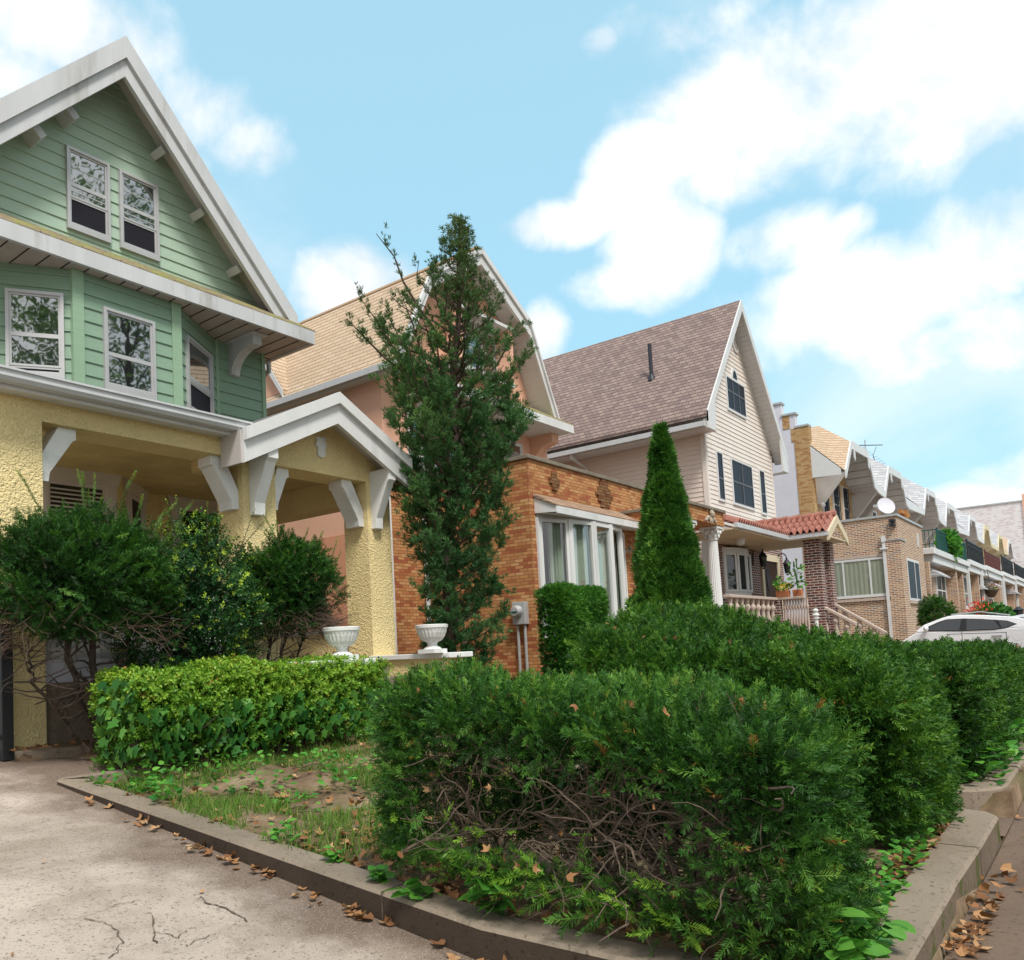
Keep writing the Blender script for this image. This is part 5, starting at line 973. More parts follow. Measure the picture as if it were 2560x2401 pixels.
# kerb round the garden bed
def kerbrun(pts, w, zt, zb, name, side_mat, lab=None):
    """pts: outer line; w inward offset vectors; top and side as two meshes"""
    top = MB(); sd = MB(); n = len(pts)
    for i in range(n - 1):
        (a, ai), (b, bi) = pts[i], pts[i + 1]; za, zb_ = zt(a[1]), zt(b[1]); ch = .02
        oa = (a[0] + (ai[0] - a[0]) * .08, a[1] + (ai[1] - a[1]) * .08); ob = (b[0] + (bi[0] - b[0]) * .08, b[1] + (bi[1] - b[1]) * .08)
        top.face([(oa[0], oa[1], za), (ob[0], ob[1], zb_), (bi[0], bi[1], zb_ + .002), (ai[0], ai[1], za + .002)]); top.face([(a[0], a[1], za - ch), (b[0], b[1], zb_ - ch), (ob[0], ob[1], zb_), (oa[0], oa[1], za)])
        sd.face([(a[0], a[1], zb(a[1])), (b[0], b[1], zb(b[1])), (b[0], b[1], zb_ - ch), (a[0], a[1], za - ch)]); top.face([(ai[0], ai[1], za + .002), (bi[0], bi[1], zb_ + .002), (bi[0], bi[1], zb_ - .15), (ai[0], ai[1], za - .15)])
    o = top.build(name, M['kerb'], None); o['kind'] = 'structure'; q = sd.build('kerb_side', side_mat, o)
    j = MB()
    for (i, f) in lab or ():
        (a, ai), (b, bi) = pts[i], pts[i + 1]; L_ = lambda p, q_: (p[0] + (q_[0] - p[0]) * f, p[1] + (q_[1] - p[1]) * f); p0, p1 = Vector(L_(a, b)), Vector(L_(ai, bi)); tz = zt(p0.y); dv_ = Vector((b[0] - a[0], b[1] - a[1])).normalized() * .006; nn_ = (p0 - p1).normalized() * .003
        for s in (0,): j.V += [Vector((*(p1 - dv_), tz + .004)), Vector((*(p1 + dv_), tz + .004)), Vector((*(p0 + dv_ + nn_), tz + .003)), Vector((*(p0 - dv_ + nn_), tz + .003)), Vector((*(p0 + dv_ + nn_), zb(p0.y))), Vector((*(p0 - dv_ + nn_), zb(p0.y)))]; k_ = len(j.V) - 6; j.Fc += [(k_, k_ + 1, k_ + 2, k_ + 3), (k_ + 3, k_ + 2, k_ + 4, k_ + 5)]
    if lab: j.build('kerb_joint', M['crack'], o)
    return o
KW = .2
ys = [7.15, 6.3, 5.2, 4.2, 3.35, 2.5, 1.7, 1.15]
ptsL = [((ox(y), y), (ox(y) + KW, y)) for y in ys]
arc = [((3.36 + .35 * (1 - math.cos(a)), 1.1 - .35 * math.sin(a)), (3.36 + KW + .17 * (1 - math.cos(a)), 1.1 - .15 * math.sin(a) - .0)) for a in [i * rad(90) / 5 for i in range(6)]]
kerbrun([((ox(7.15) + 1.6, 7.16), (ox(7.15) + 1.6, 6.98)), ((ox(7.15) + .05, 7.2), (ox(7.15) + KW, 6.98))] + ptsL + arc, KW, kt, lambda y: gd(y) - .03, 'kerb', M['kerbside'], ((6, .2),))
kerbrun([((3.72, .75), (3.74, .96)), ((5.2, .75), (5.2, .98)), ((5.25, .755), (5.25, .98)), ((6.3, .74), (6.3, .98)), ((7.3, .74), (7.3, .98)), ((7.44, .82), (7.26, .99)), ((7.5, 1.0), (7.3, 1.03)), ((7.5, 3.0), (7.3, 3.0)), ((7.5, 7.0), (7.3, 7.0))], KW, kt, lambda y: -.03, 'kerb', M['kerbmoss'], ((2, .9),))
a8 = [i * rad(90) / 5 for i in range(6)]
kerbrun([((8.22, 7), (8.45, 7)), ((8.22, 3), (8.45, 3)), ((8.22, 1.5), (8.45, 1.5))] + [((8.22 + .5 * (1 - math.cos(a)), 1.3 - .5 * math.sin(a)), (8.45 + .3 * (1 - math.cos(a)), 1.3 - .26 * math.sin(a))) for a in a8] + [((30, .75), (30, .98)), ((110, .75), (110, .98))], KW, lambda y: .2 + max(0, y - 1.2) * .06, lambda y: -.03, 'kerb', M['kerb'])
bed = [((3.5, 8.5), (3.6, 8.5))] + [((3.72 + .08 * i, 8.32 - .02 * i * (2 - i / 8)), (3.74 + .08 * i, 8.44 - .02 * i * (2 - i / 8))) for i in range(9)] + [((5.2, 7.98), (5.2, 8.1))]
kerbrun(bed, .12, lambda y: .80 - (8.5 - y) * .1, lambda y: .5, 'kerb', M['kerb'])
# cracks in the driveway
def ribbon(m, pts, w, z=.006):
    for (a, b) in zip(pts[:-1], pts[1:]):
        d = Vector((b[0] - a[0], b[1] - a[1], 0)); d.normalize(); n = Vector((-d.y, d.x, 0)); wa, wb = w * rngf(.08, .5), w * rngf(.08, .5)
        m.face([(a[0] + n.x * wa, a[1] + n.y * wa, gd(a[1]) + z), (b[0] + n.x * wb, b[1] + n.y * wb, gd(b[1]) + z), (b[0] - n.x * wb, b[1] - n.y * wb, gd(b[1]) + z), (a[0] - n.x * wa, a[1] - n.y * wa, gd(a[1]) + z)])
def c3(a, b):
    q = ray(a / 2.07, 1500 + b / 2.07); lo, hi = .5, 30
    for _ in range(50):
        mid = (lo + hi) / 2; z = EYE + q[2] * mid
        if z > gd(q[1] * mid): lo = mid
        else: hi = mid
    return (q[0] * lo, q[1] * lo)
m = MB()
def wig(P, n=5, s=.03):
    out = []
    for a, b in zip(P[:-1], P[1:]):
        for k in range(n): f = k / n; out.append((a[0] + (b[0] - a[0]) * f + rngf(-s, s) * .6, a[1] + (b[1] - a[1]) * f + rngf(-s, s) * .6))
    return out + [P[-1]]
for P, w in ((((430, 1655), (480, 1660), (560, 1680), (610, 1720), (625, 1780), (610, 1820), (560, 1860)), .010), (((780, 1635), (800, 1690), (800, 1750), (810, 1780)), .012), (((800, 1720), (850, 1735), (920, 1750), (965, 1715)), .008), (((960, 1800), (1000, 1775), (1060, 1750), (1115, 1735)), .009), (((1040, 1540), (1070, 1570), (1160, 1600), (1240, 1640), (1280, 1670)), .016), (((580, 1590), (640, 1575), (725, 1558)), .008), (((330, 1660), (400, 1650), (470, 1632), (560, 1600)), .005), (((200, 1428), (290, 1410), (370, 1390)), .004)):
    ribbon(m, wig([c3(*q) for q in P], 4, .02), w)
o = m.build('driveway_crack', M['crack']); o['kind'] = 'structure'
# ================================================================ PLANTS
def rotx(V, a):
    c, s = math.cos(a), math.sin(a); return [(x, y * c - z * s, y * s + z * c) for x, y, z in V]
def needle_sprig(n, L, nl, w, flat=.35):
    """a shoot along +y with two ranks of needles"""
    V, Fc = [], []
    for k in range(n):
        y = L * (.06 + .94 * k / n); f = .75 + .35 * math.sin(math.pi * min(1, (k + .5) / n * 1.15)); a = rad(60) - rad(32) * (k / n)
        for s in (-1, 1):
            d = np.array([s * math.sin(a), math.cos(a), RNG.normal() * flat]); d /= np.linalg.norm(d); p = np.array([0, y + RNG.normal() * L * .01, 0]); sd = np.array([-d[1] * s, d[0] * s, 0]) * w / 2; sd[2] = RNG.normal() * w * .25
            q = p + d * nl * f * .45; i = len(V); V += [tuple(p), tuple(q + sd), tuple(p + d * nl * f), tuple(q - sd)]; Fc.append((i, i + 1, i + 2, i + 3))
    i = len(V); t = w * .45; V += [(-t, 0, 0), (t, 0, 0), (t * .5, L, 0), (-t * .5, L, 0)]; Fc.append((i, i + 1, i + 2, i + 3)); return V, Fc
YS = [needle_sprig(12, .12, .029, .0054, .4) for _ in range(4)]; YS2 = [needle_sprig(9, .12, .032, .0075, .45) for _ in range(3)]; YS3 = [needle_sprig(6, .10, .034, .010, .6) for _ in range(2)]
def scatter(name, mat, parent, temps, P, D, size, tint, roll=None):
    P, D, size, tint = np.asarray(P), np.asarray(D), np.asarray(size), np.asarray(tint); n = len(P); idx = RNG.integers(0, len(temps), n)
    out = None; Vs, Ls, Ts, Tn = [], [], [], []; voff = 0; offp = np.array(OFF[parent.name]) if parent is not None else 0
    Rm = frames(D, roll)
    for k, (T, Fc) in enumerate(temps):
        m = idx == k; 
        if not m.any(): continue
        T = np.array(T); V = np.einsum('nij,kj->nki', Rm[m], T) * size[m].reshape(-1, 1, 1) + P[m][:, None, :] - offp; c = int(m.sum()); kk = len(T)
        lt = np.array([len(f) for f in Fc]); lo = np.concatenate([np.array(f) for f in Fc])
        Ls.append((lo[None] + (np.arange(c) * kk)[:, None] + voff).reshape(-1)); Ts.append(np.tile(lt, c)); Tn.append(np.repeat(tint[m], len(lt))); Vs.append(V.reshape(-1, 3)); voff += c * kk
    V = np.concatenate(Vs); Lp = np.concatenate(Ls).astype(np.int32); Tt = np.concatenate(Ts).astype(np.int32); St = np.concatenate(([0], np.cumsum(Tt)[:-1])).astype(np.int32); Tn = np.concatenate(Tn)
    me = bpy.data.meshes.new(name); me.vertices.add(len(V)); me.loops.add(len(Lp)); me.polygons.add(len(Tt)); me.vertices.foreach_set("co", V.reshape(-1).astype(np.float32)); me.loops.foreach_set("vertex_index", Lp); me.polygons.foreach_set("loop_start", St); me.polygons.foreach_set("loop_total", Tt)
    me.update(calc_edges=True); a = me.attributes.new("tint", 'FLOAT', 'FACE'); a.data.foreach_set("value", np.clip(Tn + RNG.normal(size=len(Tn)) * .06, 0, 1).astype(np.float32)); return link(name, me, mat, parent)
def lump(P, s=1.0, seed=0.0):
    x, y, z = P[:, 0] * s, P[:, 1] * s, P[:, 2] * s
    return (np.sin(x * 2.1 + 1.3 * np.sin(y * 1.7 + seed) + seed) + np.sin(y * 2.7 + 1.1 * np.sin(z * 2.3) + 2 * seed) + np.sin(z * 3.1 + x * 1.9 + seed * 3) + .6 * np.sin(x * 6.3 + y * 5.1 + z * 7.7 + seed)) / 3.6
def box_surface(n, x0, x1, y0, y1, z0f, z1f, faces, r=.15):
    """points and outward normals on chosen faces of a soft box; z limits are functions of (x, y)"""
    A = {'-x': (y1 - y0), '+x': (y1 - y0), '-y': (x1 - x0), '+y': (x1 - x0), 't': (x1 - x0) * (y1 - y0) * 1.15}; w = np.array([A[f] for f in faces]); w = w / w.sum(); P, N = [], []
    for f, c in zip(faces, (w * n).astype(int)):
        u, v = RNG.random(c), RNG.random(c); X = x0 + u * (x1 - x0); Y = y0 + u * (y1 - y0); nn = np.zeros((c, 3))
        if f == 't': Y = y0 + v * (y1 - y0); Z = z1f(X, Y); nn[:, 2] = 1
        elif f in ('-x', '+x'): X = np.full(c, x0 if f == '-x' else x1); Z = z0f(X, Y) + v * (z1f(X, Y) - z0f(X, Y)); nn[:, 0] = -1 if f == '-x' else 1
        else: Y = np.full(c, y0 if f == '-y' else y1); Z = z0f(X, Y) + v * (z1f(X, Y) - z0f(X, Y)); nn[:, 1] = -1 if f == '-y' else 1
        P.append(np.stack([X, Y, Z], 1)); N.append(nn)
    P, N = np.concatenate(P), np.concatenate(N)
    # round the edges: pull points near two faces inwards
    cx, cy = (x0 + x1) / 2, (y0 + y1) / 2; ex = np.clip((np.abs(P[:, 0] - cx) - ((x1 - x0) / 2 - r)) / r, 0, 1); ey = np.clip((np.abs(P[:, 1] - cy) - ((y1 - y0) / 2 - r)) / r, 0, 1); et = np.clip((P[:, 2] - (z1f(P[:, 0], P[:, 1]) - r)) / r, 0, 1)
    sx, sy = np.sign(P[:, 0] - cx), np.sign(P[:, 1] - cy); two = np.sort(np.stack([ex, ey, et], 1), 1)[:, 1] ** 2 * r * .45
    B = np.stack([sx * ex, sy * ey, et], 1); bl = np.linalg.norm(B, axis=1, keepdims=True) + 1e-6; P = P - B / bl * two[:, None]; N = N * .6 + B / bl * .6; N /= np.linalg.norm(N, axis=1, keepdims=True) + 1e-6
    return P, N
def twig(m, p, d, L, r, n=6, wig_=.35, seg=5, up=0.0, r1=None):
    P = [Vector(p)]; d = Vector(d).normalized()
    for k in range(n):
        d = (d + Vector((rngf(-1, 1), rngf(-1, 1), rngf(-1, 1) + up)) * wig_).normalized(); P.append(P[-1] + d * L / n)
    m.tube([tuple(q) for q in P], [r * (1 - k / n) + (r1 if r1 else r * .35) * k / n for k in range(n + 1)], seg); return P, d
def core_box(name, mat, parent, x0, x1, y0, y1, z0, z1a, z1b, ins=.12):  # light blocker added inside hedges and bush
    """dark crossed leafy cards filling the inside of a hedge"""
    n = int(420 * (x1 - x0) * (y1 - y0) * (z1a - z0 + .2)) + 400; P = np.stack([RNG.uniform(x0 + ins, x1 - ins, n), RNG.uniform(y0 + ins, y1 - ins, n), np.zeros(n)], 1); f = (P[:, 1] - y0) / (y1 - y0); top = z1a + (z1b - z1a) * f
    P[:, 2] = z0 + .15 + RNG.random(n) * (top - ins - z0 - .15); return scatter(name, mat, parent, [OVAL], P, dirs(n), RNG.uniform(.12, .2, n), RNG.uniform(0, .3, n))
# ---------------- big near yew hedge
hx0, hx1, hy0, hy1 = 3.36, 4.38, .98, 3.25
zt1 = lambda x, y: 1.17 + (y - .98) * .095 + .035 * np.sin(y * 3.3) * np.cos(x * 4); zb1 = lambda x, y: .2 + (y - .98) * .1 + 0 * x
H1 = thing('yew_hedge', 'nearest clipped yew hedge, its side worn open to bare twisted branches', 'hedge', (3.8, 2.5, .3))
P, N = box_surface(13500, hx0, hx1, hy0, hy1, zb1, zt1, ['-x', '-y', 't', '+y', '+x'], .34); cl = lump(P, 8.5, 1.1)
lum = lump(P, 1.6, .4); P = P + N * (lum * .065 + cl * .045 - RNG.random(len(P)) ** 2 * .16)[:, None]
hz_ = (P[:, 2] - zb1(P[:, 0], P[:, 1])) / (zt1(P[:, 0], P[:, 1]) - zb1(P[:, 0], P[:, 1])); ty = (P[:, 1] - hy0) / (hy1 - hy0)
P[:, 0] += np.where(N[:, 0] < -.3, .16 * np.clip((.42 - hz_) / .42, 0, 1), 0); bare = np.exp(-(((ty - .54) / .45) ** 2) ** 1.6 - (((hz_ - .44) / .31) ** 2) ** 1.6) * 1.16; pb = np.where((N[:, 0] < -.3), bare * 1.05, 0); low_ = np.where((N[:, 0] < -.3) & (hz_ < .16), .3, 0)
keep = RNG.random(len(P)) > np.maximum(pb + lump(P, 4, 2) * .12 * (pb > .15), low_); keep &= ~((N[:, 0] > .5) & (RNG.random(len(P)) < .5))
P, N, hz_, lum, cl = P[keep], N[keep], hz_[keep], lum[keep], cl[keep]
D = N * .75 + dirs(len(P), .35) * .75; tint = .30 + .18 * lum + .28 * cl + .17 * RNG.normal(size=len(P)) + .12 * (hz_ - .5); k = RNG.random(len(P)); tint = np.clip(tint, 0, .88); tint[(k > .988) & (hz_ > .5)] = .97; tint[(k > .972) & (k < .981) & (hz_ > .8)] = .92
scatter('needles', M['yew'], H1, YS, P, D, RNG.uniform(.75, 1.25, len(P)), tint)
# dark needles added toward the far side to block light behind the bare face
n = 3000; Q = np.stack([RNG.uniform(hx0 + .62, hx1 - .08, n), RNG.uniform(hy0 + .1, hy1 - .1, n), RNG.random(n)], 1); Q[:, 2] = zb1(Q[:, 0], Q[:, 1]) + .06 + Q[:, 2] * (zt1(Q[:, 0], Q[:, 1]) - zb1(Q[:, 0], Q[:, 1]) - .12); kp = (RNG.random(n) < .1 + .8 * (Q[:, 0] - hx0 - .3) / .8) | (Q[:, 2] > zt1(Q[:, 0], Q[:, 1]) - .35)
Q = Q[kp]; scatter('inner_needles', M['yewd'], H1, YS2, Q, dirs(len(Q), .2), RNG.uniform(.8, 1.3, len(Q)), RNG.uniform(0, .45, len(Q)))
m = MB()
for k in range(22):
    y = rngf(hy0 + .35, hy1 - .35); b = (rngf(3.6, 4.05), y, float(zb1(0, y)) - .05); P_, d = twig(m, b, (rngf(-.5, .2), rngf(-.7, .7), 1), rngf(.55, .9), rngf(.010, .022), 9, .34, 6, .1)
    for q in P_[2:]:
        for _ in range(2): twig(m, q, (rngf(-.7, .2), rngf(-1, 1), rngf(-.3, .8)), rngf(.2, .5), rngf(.003, .008), 7, .45, 5)
for k in range(70):
    y = rngf(hy0 + .5, hy1 - .35); z = float(zb1(0, y)) + rngf(.08, .62); twig(m, (rngf(3.45, 3.85), y, z), (rngf(-.6, .2), rngf(-1, 1), rngf(-.3, .5)), rngf(.2, .45), rngf(.003, .007), 8, .45, 5)
m.build('branches', M['bark2'], H1, True)
m = MB()
for k in range(120):
    y = rngf(hy0 + .3, hy1 - .2); z = float(zb1(0, y)) + rngf(.06, .7); twig(m, (rngf(3.45, 3.75), y, z), (rngf(-.8, .1), rngf(-1, 1), rngf(-.5, .6)), rngf(.12, .34), .0028, 6, .4, 4)
m.build('twigs', M['bark'], H1)
# bright young shoots low on the open side, and hanging sprays at the foot
n = 90; y = RNG.uniform(hy0 + .15, hy1 - .5, n); P = np.stack([RNG.uniform(3.4, 3.55, n), y, zb1(0, y) + RNG.uniform(.0, .16, n)], 1); scatter('low_shoots', M['yew'], H1, YS, P, np.stack([RNG.uniform(-1, -.1, n), RNG.normal(size=n) * .6, RNG.normal(size=n) * .5 + .15], 1), RNG.uniform(1.1, 1.7, n), RNG.uniform(.35, .75, n))
n = 60; y = np.concatenate([RNG.uniform(1.4, 2.6, 44), RNG.uniform(2.4, 3.1, 16)]); P = np.stack([RNG.uniform(3.36, 3.52, n), y, zb1(0, y) + np.abs(RNG.normal(size=n)) * .15 + .03], 1); scatter('fresh_tips', M['yewtip'], H1, YS, P, np.stack([RNG.uniform(-1, 0, n), RNG.normal(size=n) * .7, RNG.uniform(-.2, .8, n)], 1), RNG.uniform(.7, 1.15, n), RNG.random(n))
# ---------------- second and third yew hedges
def yew_block(lab, x0, x1, y0, y1, zt, zb, n, faces, temps, mat, seed, sz=(1, 1.5), loc=None, core=True):
    h = thing('yew_hedge', lab, 'hedge', loc or ((x0 + x1) / 2, (y0 + y1) / 2, .2)); P, N = box_surface(n, x0, x1, y0, y1, zb, zt, faces, .4); cl = lump(P, 7, seed + 1); lum = .6 * lump(P, 1.5, seed) + .7 * cl; P = P + N * (lum * .085 - RNG.random(len(P)) ** 2 * .16)[:, None]
    hz_ = np.clip((P[:, 2] - zb(P[:, 0], P[:, 1])) / (zt(P[:, 0], P[:, 1]) - zb(P[:, 0], P[:, 1])), 0, 1); kp = RNG.random(len(P)) > np.where(hz_ < .18, .55, 0); P, N, lum, hz_ = P[kp], N[kp], lum[kp], hz_[kp]
    D = N * .7 + dirs(len(P), .5) * .75; t = np.clip(.34 + .26 * lum + .15 * RNG.normal(size=len(P)) + .1 * (hz_ - .5), 0, .9); k = RNG.random(len(P)); t[(k > .993) & (hz_ > .4)] = .985
    scatter('needles', mat, h, temps, P, D, RNG.uniform(sz[0], sz[1], len(P)), t)
    if core: core_box('inner_occluder', M['yewd'], h, x0, x1, y0, y1, float(zb(x0, y0)), float(zt(np.array(x0), np.array(y0))), float(zt(np.array(x0), np.array(y1))), .2)
    m = MB()
    for k in range(14): x, y = rngf(x0 + .3, x1 - .3), rngf(y0 + .3, y1 - .3); twig(m, (x, y, float(zb(np.array(x), np.array(y))) - .1), (rngf(-.4, .4), rngf(-.4, .4), 1), rngf(.6, 1.0), .02, 7, .2, 5)
    m.build('branches', M['barkd'], h, True); return h
yew_block('broad dark yew hedge behind the near one, beside the front path', 5.72, 7.42, 1.06, 3.3, lambda x, y: 1.36 + (y - 1.06) * .21 - (7.42 - x) * .10 + .04 * np.sin(x * 3 + y * 2), lambda x, y: .22 + (y - 1) * .06 + 0 * x, 17000, ['-y', '+x', 't', '-x'], YS2, M['yewd'], 1.7, (1, 1.45))
yew_block('low long yew hedge across the front path, ending at the right edge', 8.62, 15.0, .98, 2.6, lambda x, y: 1.22 + .05 * np.sin(x * 2.2) + 0 * y, lambda x, y: .18 + 0 * x, 15000, ['-y', '-x', 't'], YS3, M['yewd'], 3.1, (1.1, 1.7))
# ---------------- lime green hedge in front of the porch
def leafy_sprig(n, L, s):
    V, Fc = [], []
    for k in range(n):
        a = k * 2.4; y = L * (.1 + .9 * k / n); d = np.array([math.cos(a) * .8, .55, math.sin(a) * .8]); d /= np.linalg.norm(d); b = np.cross(d, [0, 1, 0]); b /= np.linalg.norm(b); i = len(V); p = np.array([0, y, 0])
        V += [tuple(p), tuple(p + d * s * .5 + b * s * .30), tuple(p + d * s), tuple(p + d * s * .5 - b * s * .30)]; Fc.append((i, i + 1, i + 2, i + 3))
    return V, Fc
LS = [leafy_sprig(9, .09, .034) for _ in range(2)]; LSs = [leafy_sprig(9, .10, .026) for _ in range(2)]
HL = thing('privet_hedge', 'clipped lime green hedge with ivy climbing its side, in front of the porch', 'hedge', (5.7, 7.1, .65))
lx0, lx1, ly0, ly1 = 4.12, 7.5, 6.75, 7.55; ztl = lambda x, y: 1.47 + .02 * np.sin(x * 5) + 0 * y - .05 * np.clip((4.6 - x) / .5, 0, 1); zbl = lambda x, y: .62 + 0 * x
P, N = box_surface(9500, lx0, lx1, ly0, ly1, zbl, ztl, ['-y', '-x', 't', 't'], .2); lum = lump(P, 2, 5); P = P + N * (lum * .06 + lump(P, 7, 3) * .05 - RNG.random(len(P)) ** 2 * .12)[:, None]; hz_ = (P[:, 2] - .62) / .85
kp = RNG.random(len(P)) > np.where(hz_ < .3, .62, np.where(hz_ < .55, .25, 0)); P, N, hz_, lum = P[kp], N[kp], hz_[kp], lum[kp]
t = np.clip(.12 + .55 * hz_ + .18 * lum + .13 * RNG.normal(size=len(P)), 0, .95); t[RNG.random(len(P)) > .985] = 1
scatter('leaves', M['lime'], HL, LS, P, N * .7 + dirs(len(P), .5) * .8, RNG.uniform(.8, 1.35, len(P)), t); core_box('inner_occluder', M['box'], HL, lx0, lx1, ly0, ly1, .75, 1.45, 1.45, .14)
m = MB()
for k in range(60): twig(m, (rngf(lx0 + .15, lx1 - .1), rngf(ly0 + .1, ly1 - .1), .55), (rngf(-.3, .3), rngf(-.6, .2), 1), rngf(.5, .8), .009, 6, .25, 5)
m.build('branches', M['bark'], HL, True)
LOBE = [(0, 0, 0), (.32, -.05, .02), (.30, .25, .0), (.62, .42, .04), (.28, .55, .02), (.0, 1, -.05), (-.28, .55, .02), (-.62, .42, .04), (-.30, .25, .0), (-.32, -.05, .02)]
LOBEF = [(0, 1, 2), (0, 2, 4), (2, 3, 4), (0, 4, 6), (4, 5, 6), (0, 6, 8), (6, 7, 8), (0, 8, 9)]
n = 420; P = np.stack([np.concatenate([RNG.uniform(4.1, 5.3, 230), RNG.uniform(5.3, 7.2, 190)]), RNG.uniform(6.60, 6.72, n), RNG.uniform(.72, 1.2, n)], 1); P2 = np.stack([RNG.uniform(4.0, 4.08, 90), RNG.uniform(6.7, 7.3, 90), RNG.uniform(.75, 1.45, 90)], 1); P = np.concatenate([P, P2]); n = len(P)
D = np.stack([RNG.normal(size=n) * .5, -.35 + RNG.normal(size=n) * .25, -1 + RNG.normal(size=n) * .35], 1); leaf_np('ivy_leaves', M['ivy'], HL, LOBE, LOBEF, P, frames(D, (1, 0, 0)), RNG.uniform(.06, .135, n), RNG.random(n))
# ---------------- three porch shrubs
def shrub(name, lab, base, c, r, n, temps, mat, tips, trunks, loc, tint0=.3, seed=1.0, shoots=0, twigs=120, dens=.35, tr=.022):
    s = thing(name, lab, 'shrub', loc); d = dirs(n); rr = 1 - RNG.random(n) ** 2 * dens; P = np.array(c) + d * rr[:, None] * np.array(r); lum = lump(P, 2.2, seed); P = P + d * (lum * .2 + lump(P, 6, seed + 5) * .13)[:, None]
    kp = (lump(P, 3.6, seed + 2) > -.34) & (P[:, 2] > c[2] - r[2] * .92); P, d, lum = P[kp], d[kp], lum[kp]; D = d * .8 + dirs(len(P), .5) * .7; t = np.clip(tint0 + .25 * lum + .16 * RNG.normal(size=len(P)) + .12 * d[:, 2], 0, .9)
    if tips: t[RNG.random(len(P)) > tips] = .97
    scatter('foliage', mat, s, temps, P, D, RNG.uniform(.9, 1.5, len(P)), t)
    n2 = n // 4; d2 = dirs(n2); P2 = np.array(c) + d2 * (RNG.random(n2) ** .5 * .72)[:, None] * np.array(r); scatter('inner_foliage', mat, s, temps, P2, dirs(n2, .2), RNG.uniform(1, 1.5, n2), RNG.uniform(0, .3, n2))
    m = MB()
    for (bx, by, bz_, tx_, ty_, tz_, rr_) in trunks:
        P_, dd = [], None; a, b = Vector((bx, by, bz_)), Vector((tx_, ty_, tz_)); pts = [a.lerp(b, k / 8) + Vector((rngf(-.035, .035), rngf(-.035, .035), 0)) for k in range(9)]; m.tube([tuple(q) for q in pts], [rr_ * (1 - .065 * k) for k in range(9)], 7)
        for q in pts[3:]:
            for _ in range(3): twig(m, q, (rngf(-1, 1), rngf(-1, .4), rngf(-.1, .9)), rngf(.3, .7), rr_ * .3, 6, .3, 5)
    m.build('trunk', M['barkd'], s, True); m = MB()
    for k in range(twigs):
        th = rngf(0, 2 * math.pi); q = (c[0] + r[0] * .75 * math.cos(th), c[1] + r[1] * .7 * math.sin(th) - .05, c[2] - r[2] * rngf(.55, 1.15)); twig(m, q, (math.cos(th), math.sin(th) - .3, rngf(-.5, .3)), rngf(.2, .55), .0045, 6, .35, 4)
    m.build('twigs', M['bark'], s)
    if shoots:
        m = MB(); Ps, Ds = [], []
        for k in range(shoots):
            th = rngf(-.3, math.pi + .3); q = (c[0] + r[0] * .75 * math.cos(th), c[1] - rngf(0, .4), c[2] + r[2] * .72 * abs(math.sin(th))); P_, dd = twig(m, q, (math.cos(th) * .8, rngf(-.4, .2), .9), rngf(.3, .75), .005, 6, .1, 4)
            for a, b in zip(P_[:-1], P_[1:]):
                for f in (0, .5):
                    Ps.append(tuple(a.lerp(b, f))); Ds.append(tuple((b - a).normalized()))
        m.build('shoot_stems', M['bark'], s); n3 = len(Ps); scatter('shoots', mat, s, temps, np.array(Ps), np.array(Ds), np.full(n3, .8), np.tile(np.linspace(.4, .93, 12), n3 // 12 + 1)[:n3])
    return s
b = .74
shrub('yew_shrub', 'tall dark yew on bare forked trunks at the left porch corner', None, (4.12, 7.75, 2.45), (.95, .6, .58), 5000, YS2, M['yews'], 0, [(4.34, 7.9, b, 4.28, 7.85, 2.4, .05), (4.32, 7.9, b, 3.9, 7.85, 2.2, .04), (4.36, 7.9, b, 4.75, 7.8, 2.3, .035), (4.2, 7.85, b, 3.65, 7.8, 1.45, .03), (3.65, 7.8, 1.45, 3.62, 7.8, 1.75, .02)], (4.3, 7.9, b), .34, 1.2, 16, 220)
shrub('box_shrub', 'glossy box shrub with yellow green tips between the two dark yews', None, (5.45, 7.75, 2.08), (.76, .6, .98), 5400, LSs, M['box'], .86, [(5.4, 7.9, b, 5.3, 7.85, 2.4, .03), (5.5, 7.9, b, 5.8, 7.85, 2.2, .03), (5.6, 7.9, b, 5.2, 7.85, 2.0, .02)], (5.5, 7.9, b), .42, 2.3, 14, 60)
shrub('yew_shrub', 'dark yew with a fan of bare twigs below, next to the left urn', None, (6.72, 7.75, 2.42), (.62, .52, .54), 3800, YS2, M['yews'], 0, [(6.5, 7.9, b, 6.6, 7.85, 2.3, .03), (6.5, 7.9, b, 6.95, 7.85, 2.2, .028), (6.45, 7.9, b, 7.2, 7.8, 2.0, .02), (6.45, 7.9, b, 6.25, 7.8, 2.0, .02)], (6.5, 7.9, b), .32, 3.7, 8, 420)
# ---------------- juniper
def tuft(n, L, w):
    V, Fc = [], []
    for k in range(n):
        d = np.array([RNG.normal() * .55, 1, RNG.normal() * .55]); d /= np.linalg.norm(d); b_ = np.cross(d, RNG.normal(size=3)); b_ /= np.linalg.norm(b_); l = L * RNG.uniform(.5, 1); p = np.array([RNG.normal() * .01, RNG.uniform(0, L * .5), RNG.normal() * .01]); i = len(V)
        V += [tuple(p), tuple(p + d * l * .5 + b_ * w / 2), tuple(p + d * l), tuple(p + d * l * .5 - b_ * w / 2)]; Fc.append((i, i + 1, i + 2, i + 3))
    return V, Fc
JT = [tuft(16, .095, .0125) for _ in range(4)]
JX, JY, JZ0 = 9.8, 7.75, .8; jt = PY(1150, 512, JY)
J = thing('juniper_tree', 'tall ragged juniper tree standing between the yellow porch and the brick front', 'tree', (JX, JY, JZ0))
